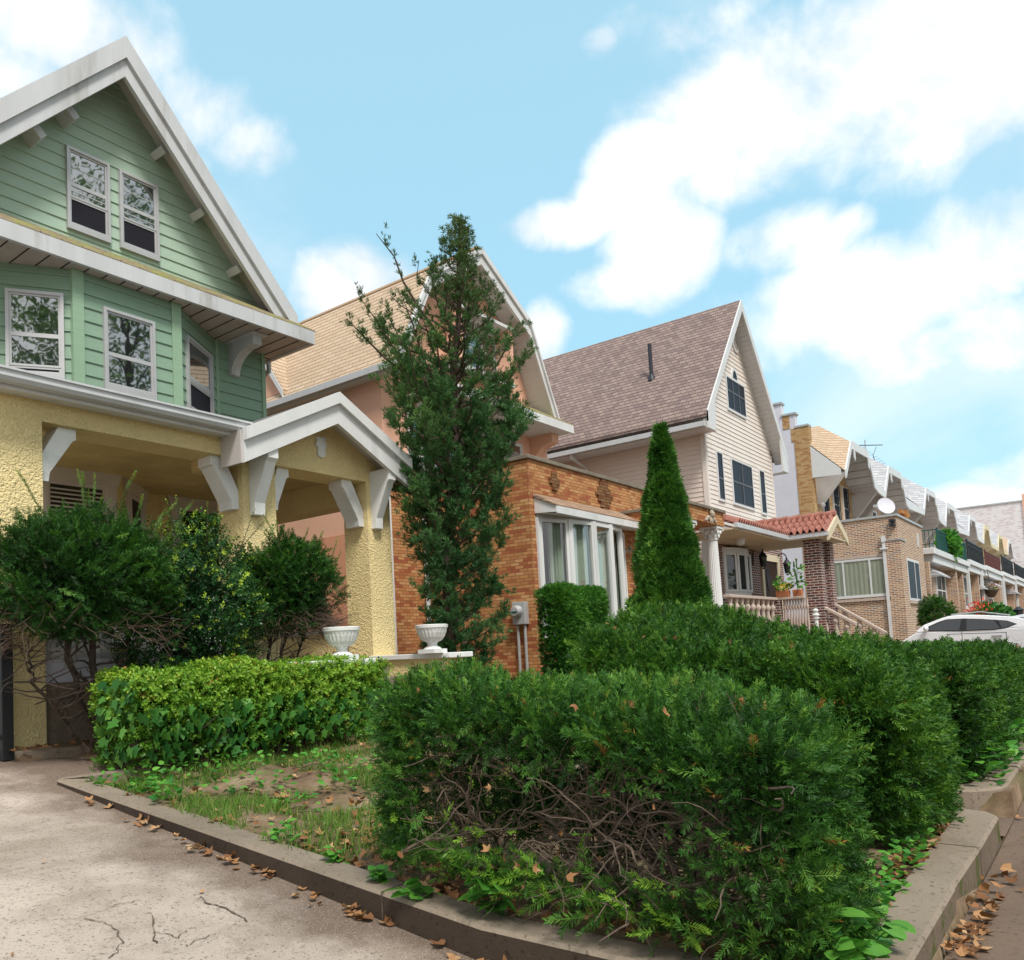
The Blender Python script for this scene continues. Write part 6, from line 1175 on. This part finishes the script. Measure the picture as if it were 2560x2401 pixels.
m = MB(); TP = [(JX + .04 * math.sin(k * 1.3) + (jt[0] - JX) * (k / 12), JY + .04 * math.cos(k * 1.7), JZ0 + (jt[2] - JZ0 - .25) * k / 12) for k in range(13)]; m.tube(TP, [.11 * (1 - k / 13) + .012 for k in range(13)], 9); m.build('trunk', M['barkd'], J, True)
def trunk_at(h):
    f = min(max((h - JZ0) / (jt[2] - JZ0 - .25), 0), 1) * 12; k = min(int(f), 11); a, b_ = Vector(TP[k]), Vector(TP[k + 1]); return a.lerp(b_, f - k)
jzs = [1.2, 2.3, 2.75, 3.5, 4.3, 5.4, 6.6, 7.0, 7.4, 7.7, 8.15, 8.9]; jL = [.2, .3, .4, .75, 1.1, 1.45, 1.55, 1.2, .8, .45, .42, .16]; jR = [.6, .95, 1.1, 1.4, 1.5, 1.5, 1.2, 1.0, .75, .45, .35, .18]
m = MB(); JP, JD, JK = [], [], []
for k in range(230):
    h = JZ0 + .1 + (jt[2] - JZ0 - .45) * (k / 230) ** 1.0; th = k * 2.4 + rngf(-.3, .3); ca = math.cos(th); tip = h + .5; w = np.interp(tip, jzs, jR) if ca > 0 else np.interp(tip, jzs, jL); w = w * (.55 + .45 * abs(ca)) * rngf(.75, 1.22)
    p0 = trunk_at(h); lift = min(w * rngf(.6, 1.1), jt[2] - h - .1) if h > 2.4 else w * rngf(.2, .8); P_ = [p0.lerp(p0 + Vector((w * ca, w * math.sin(th) * .9, lift)), f) + Vector((0, 0, .14 * math.sin(f * 3.1) * -1 * w)) + Vector((rngf(-.07, .07), rngf(-.07, .07), rngf(-.05, .05))) * (0 if f == 0 else 1) for f in [i / 6 for i in range(7)]]
    m.tube([tuple(q) for q in P_], [max(.005, .022 * (1 - i / 7) * (w + .3)) for i in range(7)], 5)
    top = h > 5.6; dens = .74 if h < 4.2 else .70 if h < 5.0 else .48 if h < 6.0 else .32 if h < 6.9 else .55
    for a, b_, f in zip(P_[1:-1], P_[2:], (.3, .45, .6, .8, 1)):
        for j in range(max(1, int(6.2 * dens * w * f + 1))):
            q = a.lerp(b_, random.random()); dv = ((b_ - a).normalized() + Vector((rngf(-1, 1), rngf(-1, 1), rngf(-.3, 1))) * .8).normalized(); L_ = rngf(.10, .30) * (1 if h < 6.5 else .75)
            for s in range(max(3, int(9 * dens))):
                e = q + dv * L_ * (s + 1) / 6 + Vector((rngf(-1, 1), rngf(-1, 1), rngf(-1, 1))) * .045; JP.append(tuple(e)); JD.append(tuple(dv + Vector((rngf(-.6, .6), rngf(-.6, .6), rngf(-.2, .6))))); JK.append(e.z)
m.build('limbs', M['bark'], J, True); JP, JD, JK = np.array(JP), np.array(JD), np.array(JK)
rnd = JK + RNG.normal(size=len(JK)) * .5; lo_ = rnd < 6.2; lum = lump(JP, 1.8, 4)
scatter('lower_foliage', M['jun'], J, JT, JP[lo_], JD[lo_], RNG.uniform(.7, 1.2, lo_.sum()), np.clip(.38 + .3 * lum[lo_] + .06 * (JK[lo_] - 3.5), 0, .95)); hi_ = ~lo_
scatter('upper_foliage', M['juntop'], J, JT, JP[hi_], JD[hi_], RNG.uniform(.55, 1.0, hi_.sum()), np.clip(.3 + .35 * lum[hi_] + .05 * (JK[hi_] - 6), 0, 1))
# ---------------- arborvitae and clipped cube
def fan(n, L, w):
    V, Fc = [], []
    for k in range(n):
        a = rad(-62 + 124 * k / (n - 1)); d = np.array([math.sin(a), math.cos(a), RNG.normal() * .12]); l = L * (.65 + .35 * math.cos(a)); b_ = np.array([math.cos(a), -math.sin(a), 0]) * w / 2; i = len(V); p = np.array([0, 0, 0.]); q = d * l * .6
        V += [tuple(p), tuple(q + b_), tuple(d * l), tuple(q - b_)]; Fc.append((i, i + 1, i + 2, i + 3))
    return V, Fc
FN = [fan(7, .15, .026), fan(6, .13, .03)]
AVX, AVY = 14.35, 6.1; at_ = PY(1651, 1068, AVY); AV = thing('arborvitae', 'bright green cone shaped arborvitae in front of the white columns', 'tree', (AVX, AVY, .8))
n = 11000; u = RNG.random(n) ** .72; z = .85 + (1 - u) * (at_[2] - .85); th = RNG.random(n) * 2 * math.pi; rmax = .70 * np.minimum(1.0, 1.12 * u) ** .95 * (1 + .07 * np.sin(th * 3 + z * 2.4) + .06 * np.sin(z * 7 + th * 2) + .05 * np.sin(th * 7)) + .03; rmax *= np.where(z < 1.4, .9, 1) * (1 + .24 * lump(np.stack([np.cos(th), np.sin(th), z * 1.2], 1), 2.4, 3)); lean = (at_[0] - AVX) * (z - .85) / (at_[2] - .85)
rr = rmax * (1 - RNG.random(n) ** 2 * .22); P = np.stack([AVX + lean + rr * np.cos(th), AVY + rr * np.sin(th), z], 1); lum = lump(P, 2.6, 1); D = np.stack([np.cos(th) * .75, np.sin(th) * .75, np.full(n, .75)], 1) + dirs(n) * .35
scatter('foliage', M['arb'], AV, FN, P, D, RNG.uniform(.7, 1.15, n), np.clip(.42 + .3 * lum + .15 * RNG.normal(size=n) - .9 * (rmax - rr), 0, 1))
n = 2600; u = RNG.random(n) ** .8; z = .85 + (1 - u) * (at_[2] - 1.3); th = RNG.random(n) * 6.283; rr = RNG.random(n) ** .5 * .55 * u; scatter('inner_foliage', M['arb'], AV, [OVAL], np.stack([AVX + rr * np.cos(th), AVY + rr * np.sin(th), z], 1), dirs(n), np.full(n, .2), RNG.uniform(0, .15, n))
m = MB(); m.tube([(AVX, AVY, .5), (AVX, AVY, 3), (at_[0], AVY, at_[2] - .4)], [.09, .06, .01], 8); m.build('trunk', M['bark'], AV, True)
qa, qb = PY(1338, 1600, 7.15), PY(1527, 1600, 7.15); qt = PY(1430, 1466, 7.15)[2]
CU = thing('clipped_bush', 'small bush clipped to a rounded cube in front of the bow window', 'bush', ((qa[0] + qb[0]) / 2, 7.9, .9))
cx0, cx1, cy0, cy1 = 12.4, 14.14, 7.15, 7.78; ztc = lambda x, y: qt + .03 * np.sin(x * 5) + 0 * y; zbc = lambda x, y: .9 + 0 * x
P, N = box_surface(10500, cx0, cx1, cy0, cy1, zbc, ztc, ['-y', '-x', 't', '+x'], .3); lum = lump(P, 2.5, 8); P = P + N * (lum * .035 - RNG.random(len(P)) ** 2 * .1)[:, None]; hz_ = (P[:, 2] - .9) / (qt - .9)
scatter('foliage', M['cube'], CU, [needle_sprig(6, .09, .03, .009, .5), needle_sprig(5, .08, .03, .01, .6)], P, N * .8 + dirs(len(P), .4) * .7, RNG.uniform(.8, 1.3, len(P)), np.clip(.25 + .22 * lum + .14 * RNG.normal(size=len(P)) + .3 * (hz_ - .4), 0, 1)); core_box('inner_occluder', M['yewd'], CU, cx0, cx1, cy0, cy1, .9, qt, qt, .14)
m = MB()
for k in range(6): twig(m, ((cx0 + cx1) / 2 + rngf(-.3, .3), 7.45, .7), (rngf(-.3, .3), rngf(-.1, .1), 1), 1, .025, 6, .15)
m.build('branches', M['barkd'], CU, True)
# ---------------- far plants
def far_bush(name, lab, cat, c, r, n, temps, mat, sz, seed):
    s = thing(name, lab, cat, (c[0], c[1], 0)); d = dirs(n); P = np.array(c) + d * (1 - RNG.random(n) ** 2 * .4)[:, None] * np.array(r); lum = lump(P, 1.2, seed); P += d * (lum * .25)[:, None]; scatter('foliage', mat, s, temps, P, d * .7 + dirs(n, .3), RNG.uniform(.8, 1.3, n) * sz, np.clip(.35 + .3 * lum + .15 * RNG.normal(size=n), 0, .9)); m = MB(); m.tube([(c[0], c[1], -.02), (c[0], c[1], c[2])], [.08, .03], 6); m.build('stem', M['barkd'], s); return s
far_bush('yew_bush', 'dark feathery bush against the tan brick corner, above the car roof', 'bush', (33.0, 4.6, 2.0), (.6, .5, .62), 1500, YS3, M['yewd'], 1.6, 1)
fb = far_bush('flowering_bush', 'rounded green bush with red flowers beyond the car', 'bush', (51.0, 4.6, 1.75), (3.0, .85, .85), 2600, [OVAL], M['ivy'], .22, 2)
n = 190; P = np.stack([RNG.normal(49.2, .9, n), RNG.normal(4.95, .28, n), RNG.normal(2.45, .22, n)], 1); scatter('blossoms', M['red'], fb, [OVAL], P, dirs(n, .3), RNG.uniform(.08, .15, n), RNG.random(n))
p = PY(*d7(745, 650), 5.7); bp_ = thing('balcony_plant', 'leafy green plant spilling over the green balcony railing', 'potted plant', (p[0], 5.7, 5.1)); plant(bp_, 'leaves', M['broad'], (p[0], 5.8, p[2]), (.9, .42, .5), 420, .26); plant(bp_, 'hanging_leaves', M['broad'], (p[0] + .5, 5.7, p[2] - .5), (.6, .3, .4), 120, .22); m = MB((p[0], 6.0, 0)); m.lathe([(.2, 5.1), (.28, 5.5)], (0, 0, 0), 12); m.build('plant_pot', M['terracotta'], bp_)
p = PY(*d7(1175, 1150), 5.4); hb = thing('hanging_basket', 'hanging basket of pale pink flowers under the porch roofs', 'hanging basket', (p[0], 5.4, p[2])); plant(hb, 'leaves', M['ivy'], (p[0], 5.4, p[2]), (.4, .22, .3), 120, .14); plant(hb, 'blossoms', M['pinkfl'], (p[0], 5.35, p[2] + .1), (.4, .24, .2), 160, .1); m = MB((p[0], 5.4, p[2])); m.lathe([(.15, -.55), (.35, -.2), (.4, -.1)], (0, 0, 0), 12); m.tube([(0, 0, .2), (0, .1, 1.0)], .02, 4); m.build('basket', M['bark'], hb)
p = PY(2547, 1532, 3.5); m = MB((p[0], 3.5, 0)); m.lathe([(.06, 0), (.06, p[2] - .4), (.14, p[2] - .35), (.2, p[2] + .1), (.24, p[2] + .14), (.05, p[2] + .3)], (0, 0, 0), 8); tag(m.build('garden_lamp', M['pipe'], None), 'small grey lamp post at the far right beyond the white car', 'lamp')
# ---------------- ground cover, weeds, grass, dead leaves
def ground_pts(n, x0, x1, y0, y1): x = RNG.uniform(x0, x1, n); y = RNG.uniform(y0, y1, n); return np.stack([x, y, np.array([gz2(a, b) for a, b in zip(x, y)])], 1)
BL = ([(-.5, 0, 0), (.5, 0, 0), (.25, .6, .06), (0, 1, .25), (-.25, .6, .06)], [(0, 1, 2, 4), (4, 2, 3)])
def blade(): return [(-.035, 0, 0), (.035, 0, 0), (.02, .6, .08), (0, 1, .3), (-.02, .6, .08)], [(0, 1, 2, 4), (4, 2, 3)]
P = ground_pts(30000, 3.55, 7.3, 3.3, 6.9); cl = lump(P * np.array([1, 1, 0]), 1.9, 6) + .35 * lump(P * np.array([1, 1, 0]), 5, 2); kp = cl > .10 - .25 * np.exp(-((P[:, 0] - 3.9) ** 2 + (P[:, 1] - 4.4) ** 2) / .5); P = P[kp]; n = len(P); D = np.stack([RNG.normal(size=n) * .35, RNG.normal(size=n) * .35, np.ones(n)], 1)
o = scatter('grass', M['grassm'], None, [blade()], P, D, RNG.uniform(.04, .13, n), RNG.beta(2, 2, n)); tag(o, 'thin patchy grass on the bare garden soil', 'grass', kind='stuff')
HEART = ([(0, 0, 0), (.32, .08, .05), (.45, .4, .05), (.26, .8, .02), (0, 1.05, -.06), (-.26, .8, .02), (-.45, .4, .05), (-.32, .08, .05)], [(0, 1, 2, 3), (0, 3, 4), (0, 4, 5), (0, 5, 6, 7)])
def weeds(spots, hmax, sz, n_each):
    Ps, Ds = [], []
    for (x, y, r) in spots:
        for k in range(n_each): a = rngf(0, 6.28); q = r * random.random() ** .6; xx, yy = x + q * math.cos(a), y + q * math.sin(a); Ps.append((xx, yy, gz2(xx, yy) + rngf(.02, hmax))); Ds.append((math.cos(a) + rngf(-.5, .5), math.sin(a) + rngf(-.5, .5), rngf(-.1, .7)))
    return np.array(Ps), np.array(Ds), RNG.uniform(.6, 1.2, len(Ps)) * sz
sp = [(3.75, 6.75, .14), (4.0, 6.6, .2), (4.2, 6.4, .2), (3.85, 6.2, .14), (4.5, 6.55, .25), (4.9, 6.4, .25), (5.4, 6.2, .3), (4.35, 5.9, .2), (4.7, 5.7, .2), (5.1, 5.2, .2), (5.6, 5.6, .3), (6.1, 5.7, .35), (3.72, 5.75, .1), (5.9, 4.9, .3), (6.3, 5.2, .3), (4.4, 5.0, .15), (3.55 + .1, 4.3, .1), (5.5, 6.0, .2), (4.6, 8.1, .15), (4.9, 8.0, .15), (4.5, 7.6, .12)]
P, D, S = weeds(sp, .15, .06, 36); o = scatter('weeds', M['broad'], None, [HEART], P, D, S, RNG.random(len(P)), (0, 0, 1)); tag(o, 'low broad leaved weeds over the garden soil and along the kerb', 'weeds', kind='stuff')
sp2 = [(4.3 + .16 * k, 1.0 + rngf(-.01, .08), .09) for k in range(12)] + [(4.12, .95, .12), (4.9, 1.08, .15), (5.0, 1.05, .12)]; P, D, S = weeds(sp2, .12, .045, 26); o = scatter('weeds', M['broad'], None, [HEART], P, D, S, RNG.random(len(P)), (0, 0, 1)); tag(o, 'small creeping weeds between the near hedge and the front kerb', 'weeds', kind='stuff')
sp3 = [(8.7 + .3 * k, .98 + rngf(-.05, .08), .2) for k in range(9)]; P, D, S = weeds(sp3, .35, .10, 26); o = scatter('weeds', M['broad'], None, [HEART], P, D, S, RNG.random(len(P)), (0, 0, 1)); tag(o, 'leafy weeds at the foot of the far right hedge', 'weeds', kind='stuff')
def weed_plant(lab, x, y, n, sz, h, lean=(-.1, -.05)):
    z0 = gz2(x, y); w = thing('weed_plant', lab, 'plant', (x, y, z0)); m = MB(); Ps, Ds = [], []
    for k in range(max(2, n // 6)):
        a = rngf(0, 6.28); P_, d = twig(m, (x, y, z0 - .02), (math.cos(a) * .4 + lean[0] * 3, math.sin(a) * .4 + lean[1] * 3, 1), h * rngf(.6, 1), .006, 5, .15, 5)
        for q in P_[2:]:
            for _ in range(2): b_ = rngf(0, 6.28); Ps.append(tuple(q)); Ds.append((math.cos(b_) + lean[0] * 4, math.sin(b_) + lean[1] * 4, rngf(-.25, .3)))
    m.build('stem', M['broad'], w); Ps, Ds = np.array(Ps)[:n * 2], np.array(Ds)[:n * 2]; k = len(Ps); scatter('leaves', M['broad'], w, [HEART], Ps, Ds, RNG.uniform(.6, 1.15, k) * sz, RNG.uniform(.3, .9, k), (0, 0, 1)); return w
def kz(a, b, z): p = PZ(a, b, z); return p[0], p[1]
weed_plant('large leaved weed at the foot of the near hedge, against the kerb', 3.57, 2.5, 18, .13, .34, (-.24, -.06)); weed_plant('smaller weed with toothed leaves just left of the large one', 3.58, 2.95, 16, .10, .26, (-.25, 0))
weed_plant('low round leaved weed by the left end of the near hedge', 3.6, 3.35, 18, .085, .22, (-.2, 0)); weed_plant('yellow green weed spilling over the kerb at the far left end of the near hedge', 3.66, 3.7, 22, .085, .22, (-.2, 0))
weed_plant('bright heart shaped leaves at the near corner of the garden bed', 3.68, 1.0, 24, .12, .34, (-.12, -.26)); weed_plant('pointed green weed between the bright corner leaves and the front kerb', 4.0, .98, 20, .10, .28, (-.1, -.22))
DL = ([(0, 0, 0), (.25, .02, .1), (.5, .35, .18), (.2, .5, .02), (.12, 1, .14), (-.15, .55, .0), (-.48, .45, .2), (-.25, .05, .12)], [(0, 1, 3), (1, 2, 3), (0, 3, 5), (3, 4, 5), (0, 5, 7), (5, 6, 7)])
P1 = np.array([(ox(y) - abs(rngf(0, .10)) - .02, y, gd(y) + rngf(.008, .03)) for y in np.concatenate([RNG.normal(4.75, .3, 24), RNG.normal(3.25, .16, 15), RNG.normal(5.6, .12, 8), RNG.normal(6.3, .1, 5), RNG.normal(2.45, .1, 8), RNG.normal(3.7, .3, 8)])])
x = RNG.uniform(-1, 3.3, 34); y = RNG.uniform(1.8, 8, 34); P2 = np.array([(a, b, gd(b) + .012) for a, b in zip(x, y)])
P3 = ground_pts(420, 3.6, 7.2, 3.2, 7.0); P3[:, 2] += .025; P4 = ground_pts(420, 3.6, 4.4, 1.0, 4.2); P4[:, 2] += .03; P5 = ground_pts(200, 4.3, 7.3, .98, 1.12); P5[:, 2] += .02
P6 = np.array([(a, b, .02) for a, b in zip(RNG.uniform(5, 11, 60), RNG.uniform(.1, .73, 60))] + [(a, .72 - abs(rngf(0, .12)), rngf(.015, .05)) for a in np.concatenate([RNG.normal(5.35, .35, 38), RNG.normal(4.7, .2, 16)])] + [(a, b, max(.01, (b - .9) * .1) + .02) for a, b in zip(RNG.uniform(7.55, 8.2, 40), RNG.uniform(.75, 3, 40))]); P8 = np.array([(rngf(3.6, 5.0), rngf(8.05, 8.35), .8) for _ in range(60)])
P = np.concatenate([P1, P2, P3, P4, P5, P6, P8]); n = len(P); D = np.stack([RNG.normal(size=n), RNG.normal(size=n), RNG.normal(size=n) * .22], 1)
S = RNG.uniform(.04, .10, n); S[len(P1):len(P1) + len(P2)] *= .5; o = scatter('fallen_leaves', M['dead'], None, [DL], P, D, S, RNG.random(n), (0, 0, 1)); tag(o, 'dry brown leaves scattered on the drive, soil and along the kerbs', 'leaves', kind='stuff')
n = 70; P = np.concatenate([np.stack([RNG.uniform(3.4, 4.3, 22), RNG.uniform(1.1, 3.2, 22), np.zeros(22)], 1), np.stack([RNG.uniform(3.22, 3.5, 20), RNG.uniform(1.4, 3.0, 20), RNG.uniform(.4, .9, 20)], 1), np.stack([RNG.uniform(5.8, 7.3, 28), RNG.uniform(1.1, 3.2, 28), np.zeros(28)], 1)]); P[:22, 2] = zt1(P[:22, 0], P[:22, 1]) + .02; P[42:, 2] = 1.36 + (P[42:, 1] - 1.06) * .21 - (7.42 - P[42:, 0]) * .10 + .04
o = scatter('caught_leaves', M['dead'], None, [DL], P, dirs(n), RNG.uniform(.03, .065, n), RNG.uniform(.2, .85, n)); tag(o, 'dry leaves caught on the yew hedges', 'leaves', kind='stuff')
# black gate post on the left edge
m = MB(); p = PY(22, 1890, 8.42); m.box(p[0] - .5, p[0] - .40, 8.38, 8.46, gd(8.4), 1.95); gt = thing('black_gate', 'edge of a black iron gate beside the yellow porch corner at far left', 'gate', (p[0] - .45, 8.42, gd(8.4))); 
m = MB(); m.box(p[0] - .11, p[0], 8.3, 8.42, gd(8.4), 2.0); m.box(p[0] - .13, p[0] + .01, 8.29, 8.43, 2.0, 2.03); m.build('gate_post', M['black'], gt, bevel=.006); m = MB()
m.box(p[0] - 1.5, p[0] - .12, 8.34, 8.38, 1.85, 1.9); m.box(p[0] - 1.5, p[0] - .12, 8.34, 8.38, .9, .95)
for k in range(10): m.box(p[0] - 1.45 + k * .14, p[0] - 1.43 + k * .14, 8.35, 8.37, .85, 1.95)
m.build('gate_bars', M['black'], gt)
# street trees on the verge behind the camera side: they show in the window panes
def street_tree(lab, x, y, h, r, n, seed):
    s = thing('street_tree', lab, 'tree', (x, y, 0), 'tall trees across the street'); m = MB(); m.tube([(x, y, 0), (x + .1, y, h * .35), (x, y + .1, h * .8)], [.22, .17, .06], 9)
    for k in range(14): a = k * 2.4; m.tube([(x, y, h * (.35 + .03 * k)), (x + r * .75 * math.cos(a), y + r * .75 * math.sin(a), h * (.55 + .03 * k))], [.07, .02], 5)
    m.build('trunk', M['barkd'], s, True); d = dirs(n); P = np.array((x, y, h * .66)) + d * (RNG.random(n) ** .45)[:, None] * np.array((r, r, h * .36)); kp = lump(P, .75, seed) > .05; P = P[kp]; scatter('crown', M['street'], s, [OVAL], P, dirs(len(P)), RNG.uniform(.12, .24, len(P)), RNG.random(len(P)))
for i, (x, y, h, r) in enumerate(((20.5, -12, 27, 5.5), (33, -13, 26, 6), (11.5, -13, 25, 5), (47, -13, 25, 6), (-7, -9.5, 20, 5))): street_tree(['tallest leafy tree across the street, opposite the green house', 'leafy tree across the street, opposite the beige house', 'slimmer leafy tree across the street, opposite the driveway', 'leafy tree across the street, opposite the row houses', 'lower leafy tree behind the driveway entrance'][i], x, y, h, r, 30000, i * 1.7)
# ================================================================ SKY AND LIGHT
w = bpy.data.worlds.new("World"); SC.world = w; w.use_nodes = True; t = w.node_tree; t.nodes.clear(); nn = t.nodes
def N(typ, **k):
    x = nn.new("ShaderNode" + typ)
    for a, b in k.items(): setattr(x, a, b)
    return x
def LK(a, b): t.links.new(a, b)
def MT(op, a, b=0.0, c=None, clamp=False):
    x = N("Math", operation=op); x.use_clamp = clamp
    for i, v in enumerate((a, b) if c is None else (a, b, c)):
        if hasattr(v, "links"): LK(v, x.inputs[i])
        else: x.inputs[i].default_value = v
    return x.outputs[0]
SUN_EL, SUN_AZ = rad(56), rad(214)                      # azimuth clockwise from +Y
sky = N("TexSky", sky_type='NISHITA'); sky.sun_disc = False; sky.sun_elevation = SUN_EL; sky.sun_rotation = SUN_AZ; sky.air_density = 1.0; sky.dust_density = 1.6; sky.ozone_density = 1.6
tc = N("TexCoord"); vec = tc.outputs["Generated"]
n1 = N("TexNoise"); n1.inputs["Scale"].default_value = 6.5; n1.inputs["Detail"].default_value = 9; n1.inputs["Roughness"].default_value = .58; n1.inputs["Distortion"].default_value = .25; LK(vec, n1.inputs["Vector"])
n2 = N("TexNoise"); n2.inputs["Scale"].default_value = 2.2; n2.inputs["Detail"].default_value = 6; LK(vec, n2.inputs["Vector"])
n3 = N("TexNoise"); n3.inputs["Scale"].default_value = 17; n3.inputs["Detail"].default_value = 6; LK(vec, n3.inputs["Vector"])
# cloud banks: direction (from photo pixels), half widths in photo pixels, weight
banks = [(120, 50, 300, 110, 1.2), (-20, 170, 220, 110, 1), (480, 270, 120, 105, .66), (610, 365, 90, 60, .6), (430, 350, 100, 90, .62), (900, 735, 140, 110, 1), (1000, 690, 90, 60, .8), (1350, 850, 55, 62, .85),
 (1640, 390, 130, 75, 1), (1800, 380, 120, 60, .75), (1400, 560, 130, 45, .95), (1560, 500, 110, 60, .9), (1660, 610, 110, 100, .95), (1560, 700, 80, 40, .5), (1900, 410, 190, 75, .8), (2050, 200, 350, 160, 1.12), (2400, 90, 430, 250, 1.35), (2330, 300, 260, 90, .85), (1720, 60, 240, 60, .42), (1500, 112, 45, 36, .62),
 (1990, 600, 130, 75, 1), (2110, 560, 60, 40, .8), (2190, 760, 270, 120, 1), (2540, 600, 190, 130, 1), (2420, 860, 220, 110, .85), (2090, 700, 200, 70, .9), (2500, 1245, 190, 50, 1), (2600, 1180, 130, 75, 1), (1990, 880, 110, 45, .35)]
acc = None
for (px, py, ra, rb, wt) in banks:
    c = ray(px, py); c = c / np.linalg.norm(c); up = np.array([0, 0, 1.0]); rt = np.cross(c, up); rt /= np.linalg.norm(rt); uu = np.cross(rt, c); k = np.linalg.norm([(px - CX) / F, (py - CY) / F, 1])
    def dotn(v, s):
        x = N("VectorMath", operation='DOT_PRODUCT'); LK(vec, x.inputs[0]); x.inputs[1].default_value = tuple(v / s); return x.outputs["Value"]
    sa, sb = ra / F / k, rb / F / k; a = dotn(rt, sa); b_ = dotn(uu, sb); fwd = dotn(c, 1.0)
    d2 = MT('ADD', MT('MULTIPLY', a, a), MT('MULTIPLY', b_, b_)); v = MT('MULTIPLY', MT('SUBTRACT', 1.0, MT('MULTIPLY', d2, .5)), wt); v = MT('MULTIPLY', v, MT('GREATER_THAN', fwd, .2))
    acc = v if acc is None else MT('MAXIMUM', acc, v)
field = MT('ADD', MT('ADD', acc, MT('MULTIPLY', MT('SUBTRACT', n1.outputs["Fac"], .5), 2.9)), MT('MULTIPLY', MT('SUBTRACT', n3.outputs["Fac"], .5), .8))
mr = N("MapRange", interpolation_type='SMOOTHSTEP'); LK(field, mr.inputs[0]); mr.inputs[1].default_value = .02; mr.inputs[2].default_value = 1.12
# cloud cover added in the unseen half of the sky for soft light
bk = N("VectorMath", operation='DOT_PRODUCT'); LK(vec, bk.inputs[0]); bk.inputs[1].default_value = (-.77, -.64, 0); bm = N("MapRange", interpolation_type='SMOOTHSTEP'); LK(bk.outputs["Value"], bm.inputs[0]); bm.inputs[1].default_value = -.25; bm.inputs[2].default_value = .25
cov = N("MapRange", interpolation_type='SMOOTHSTEP'); LK(n2.outputs["Fac"], cov.inputs[0]); cov.inputs[1].default_value = .30; cov.inputs[2].default_value = .5
ws = N('MapRange', interpolation_type='SMOOTHSTEP'); n4 = N('TexNoise'); n4.inputs['Scale'].default_value = 3.4; n4.inputs['Detail'].default_value = 8; n4.inputs['Distortion'].default_value = .6; LK(vec, n4.inputs['Vector']); LK(n4.outputs['Fac'], ws.inputs[0]); ws.inputs[1].default_value = .46; ws.inputs[2].default_value = .78; wisp = MT('MULTIPLY', ws.outputs[0], .5)
mask = MT('MAXIMUM', mr.outputs[0], MT('MAXIMUM', wisp, MT('MULTIPLY', bm.outputs[0], cov.outputs[0])))
shade = N("ValToRGB"); LK(MT('ADD', MT('MULTIPLY', n2.outputs['Fac'], .5), MT('MULTIPLY', n1.outputs['Fac'], .5)), shade.inputs[0]); shade.color_ramp.elements[0].color = (CLOUD * .74, CLOUD * .78, CLOUD * .83, 1); shade.color_ramp.elements[0].position = .38; shade.color_ramp.elements[1].color = (CLOUD, CLOUD, CLOUD, 1); shade.color_ramp.elements[1].position = .56
tint = N("Mix", data_type='RGBA', blend_type='MULTIPLY'); tint.inputs[0].default_value = 1; LK(sky.outputs[0], tint.inputs[6]); tint.inputs[7].default_value = SKYTINT + (1,)
mx = N("Mix", data_type='RGBA'); LK(mask, mx.inputs[0]); pale = N('Mix', data_type='RGBA'); pale.inputs[0].default_value = .78; LK(tint.outputs[2], pale.inputs[6]); pale.inputs[7].default_value = (1.98, 3.3, 3.92, 1); LK(pale.outputs[2], mx.inputs[6]); LK(shade.outputs[0], mx.inputs[7])
bg = N("Background"); bg.inputs["Strength"].default_value = WORLD; LK(mx.outputs[2], bg.inputs["Color"]); wo = N("OutputWorld"); LK(bg.outputs[0], wo.inputs["Surface"])
sl_ = bpy.data.lights.new("sun", 'SUN'); sl_.energy = SUN; sl_.angle = rad(14); sl_.color = (1, .96, .90); so = bpy.data.objects.new("sun", sl_); COL.objects.link(so)
dv = Vector((math.sin(SUN_AZ) * math.cos(SUN_EL), math.cos(SUN_AZ) * math.cos(SUN_EL), math.sin(SUN_EL))); so.rotation_euler = dv.to_track_quat('Z', 'Y').to_euler(); so.location = (0, 0, 30)
SC.view_settings.view_transform = 'Standard'; SC.view_settings.look = 'None'; SC.view_settings.exposure = EXPO; SC.view_settings.gamma = 1
SC.cycles.max_bounces = 6; SC.cycles.transparent_max_bounces = 12; SC.cycles.use_denoising = True
